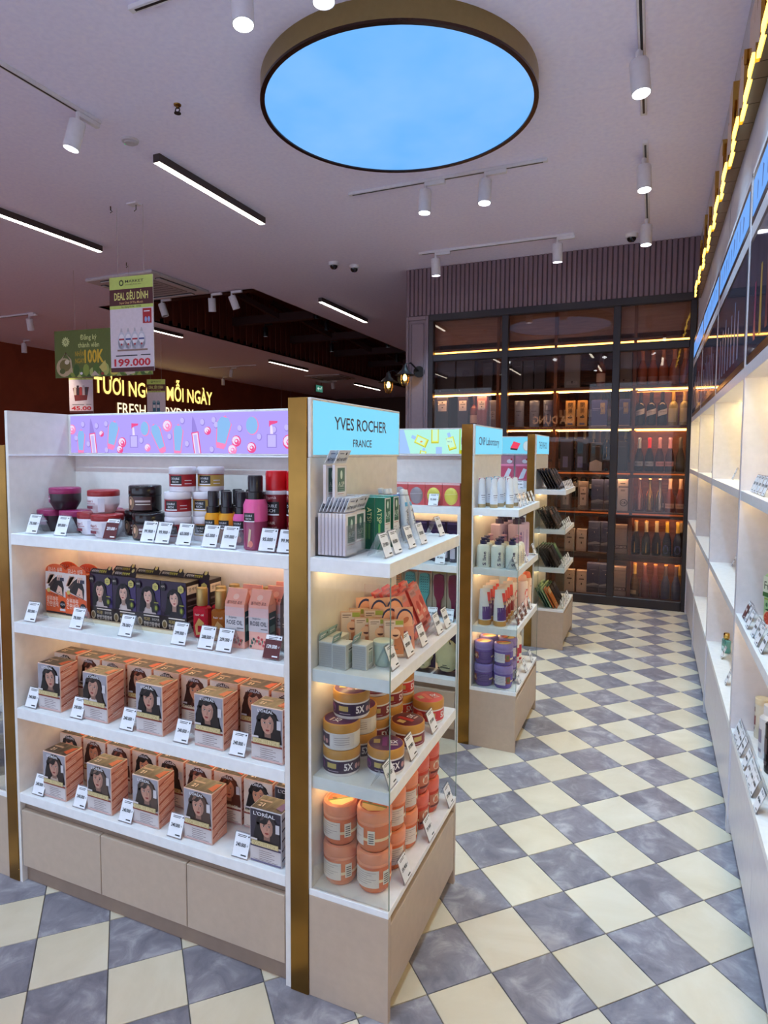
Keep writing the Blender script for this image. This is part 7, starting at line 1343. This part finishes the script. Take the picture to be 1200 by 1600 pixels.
def member(p, w, h):
    p.rect(-w/2, 0, w/2, h, 0, OLV); flower(p, -w*.38, h*.76, h*.11, C(206, 216, 150, .5), .0006)
    p.text('Đăng ký', -w*.14, h*.84, h*.105, .0008, C(214, 224, 150, .5), w*.17, .01); p.text('thành viên', -w*.14, h*.68, h*.105, .0008, C(214, 224, 150, .5), w*.22, .01); p.text('NHẬN', -w*.235, h*.50, h*.10, .0008, C(190, 160, 40, .5), w*.095, .015); p.text('NGAY', -w*.235, h*.35, h*.10, .0008, C(190, 160, 40, .5), w*.095, .015); p.text('100K', -w*.085, h*.44, h*.27, .0008, C(222, 186, 50, .5), w*.20, .03)
    GS = ((90, 120, 50), (140, 160, 70), (70, 100, 46), (176, 190, 110))
    for k in range(26): p.ell(-w*.34+k*w*.034, h*(.05+.05*((k*7) % 3)), w*.034, h*(.07+.03*(k % 3)), .0010+.0002*(k % 3), C(*GS[k % 4], .6), 9)
    p.ell(-w*.40, h*.22, w*.085, h*.2, .002, C(196, 176, 140, .5), 16); p.ell(-w*.39, h*.26, w*.06, h*.13, .0024, C(120, 110, 60, .5), 12); p.ell(-w*.37, h*.33, w*.025, h*.05, .0028, C(226, 214, 190, .5), 10); p.ell(-w*.42, h*.14, w*.03, h*.06, .0028, C(90, 100, 50, .5), 10)
    p.tube([(-w*.44, h*.36, .003), (-w*.38, h*.52, .003), (-w*.33, h*.38, .003), (-w*.315, h*.10, .003)], .009, C(206, 190, 160, .5), 5)
    p.poly([(-w*.035, h*.2, .002), (w*.03, h*.34, .002), (w*.05, h*.14, .002), (-.0, h*.1, .002)], C(206, 196, 110, .5)); p.poly([(w*.22, h*.1, .002), (w*.30, h*.2, .002), (w*.33, h*.05, .002), (w*.25, 0, .002)], C(206, 190, 176, .5)); p.ell(w*.12, h*.09, w*.04, h*.07, .002, C(210, 200, 90, .5), 12); p.poly([(-w*.12, h*.03, .002), (-w*.08, h*.13, .002), (-w*.03, h*.02, .002)], C(196, 180, 170, .5)); p.ell(w*.0, h*.06, w*.018, h*.035, .0024, C(150, 50, 40, .5), 8); p.ell(w*.45, h*.13, w*.02, h*.04, .0024, PAPER, 10); p.ell(-w*.22, h*.08, w*.015, h*.03, .0024, PAPER, 8)
poster('price_poster', -3.368, 2.60, 2.93, .425, .772, 'hanging poster DEAL SIÊU DÍNH with white bottles and red price 199.000', deal('199.000', pic_bottles), rz=.10)
poster('membership_banner', -4.97, 3.80, 2.84, 1.30, .52, 'wide olive hanging banner offering 100K for new members, behind the price poster', member, rz=.10, hang=.28)
poster('price_poster', -7.55, 5.80, 2.86, .39, .772, 'dim hanging poster with a red basket below the olive banner', deal('45.00', pic_basket), rz=.30)
poster('price_poster', -7.30, 7.15, 2.74, .33, .66, 'small hanging poster with blue cans in front of the glowing slogan', deal('89', pic_cans), rz=.30)
poster('price_poster', -6.7, 10.4, 2.33, .34, .66, 'distant hanging poster just showing above the lilac print', deal('59', pic_cans), rz=.35)
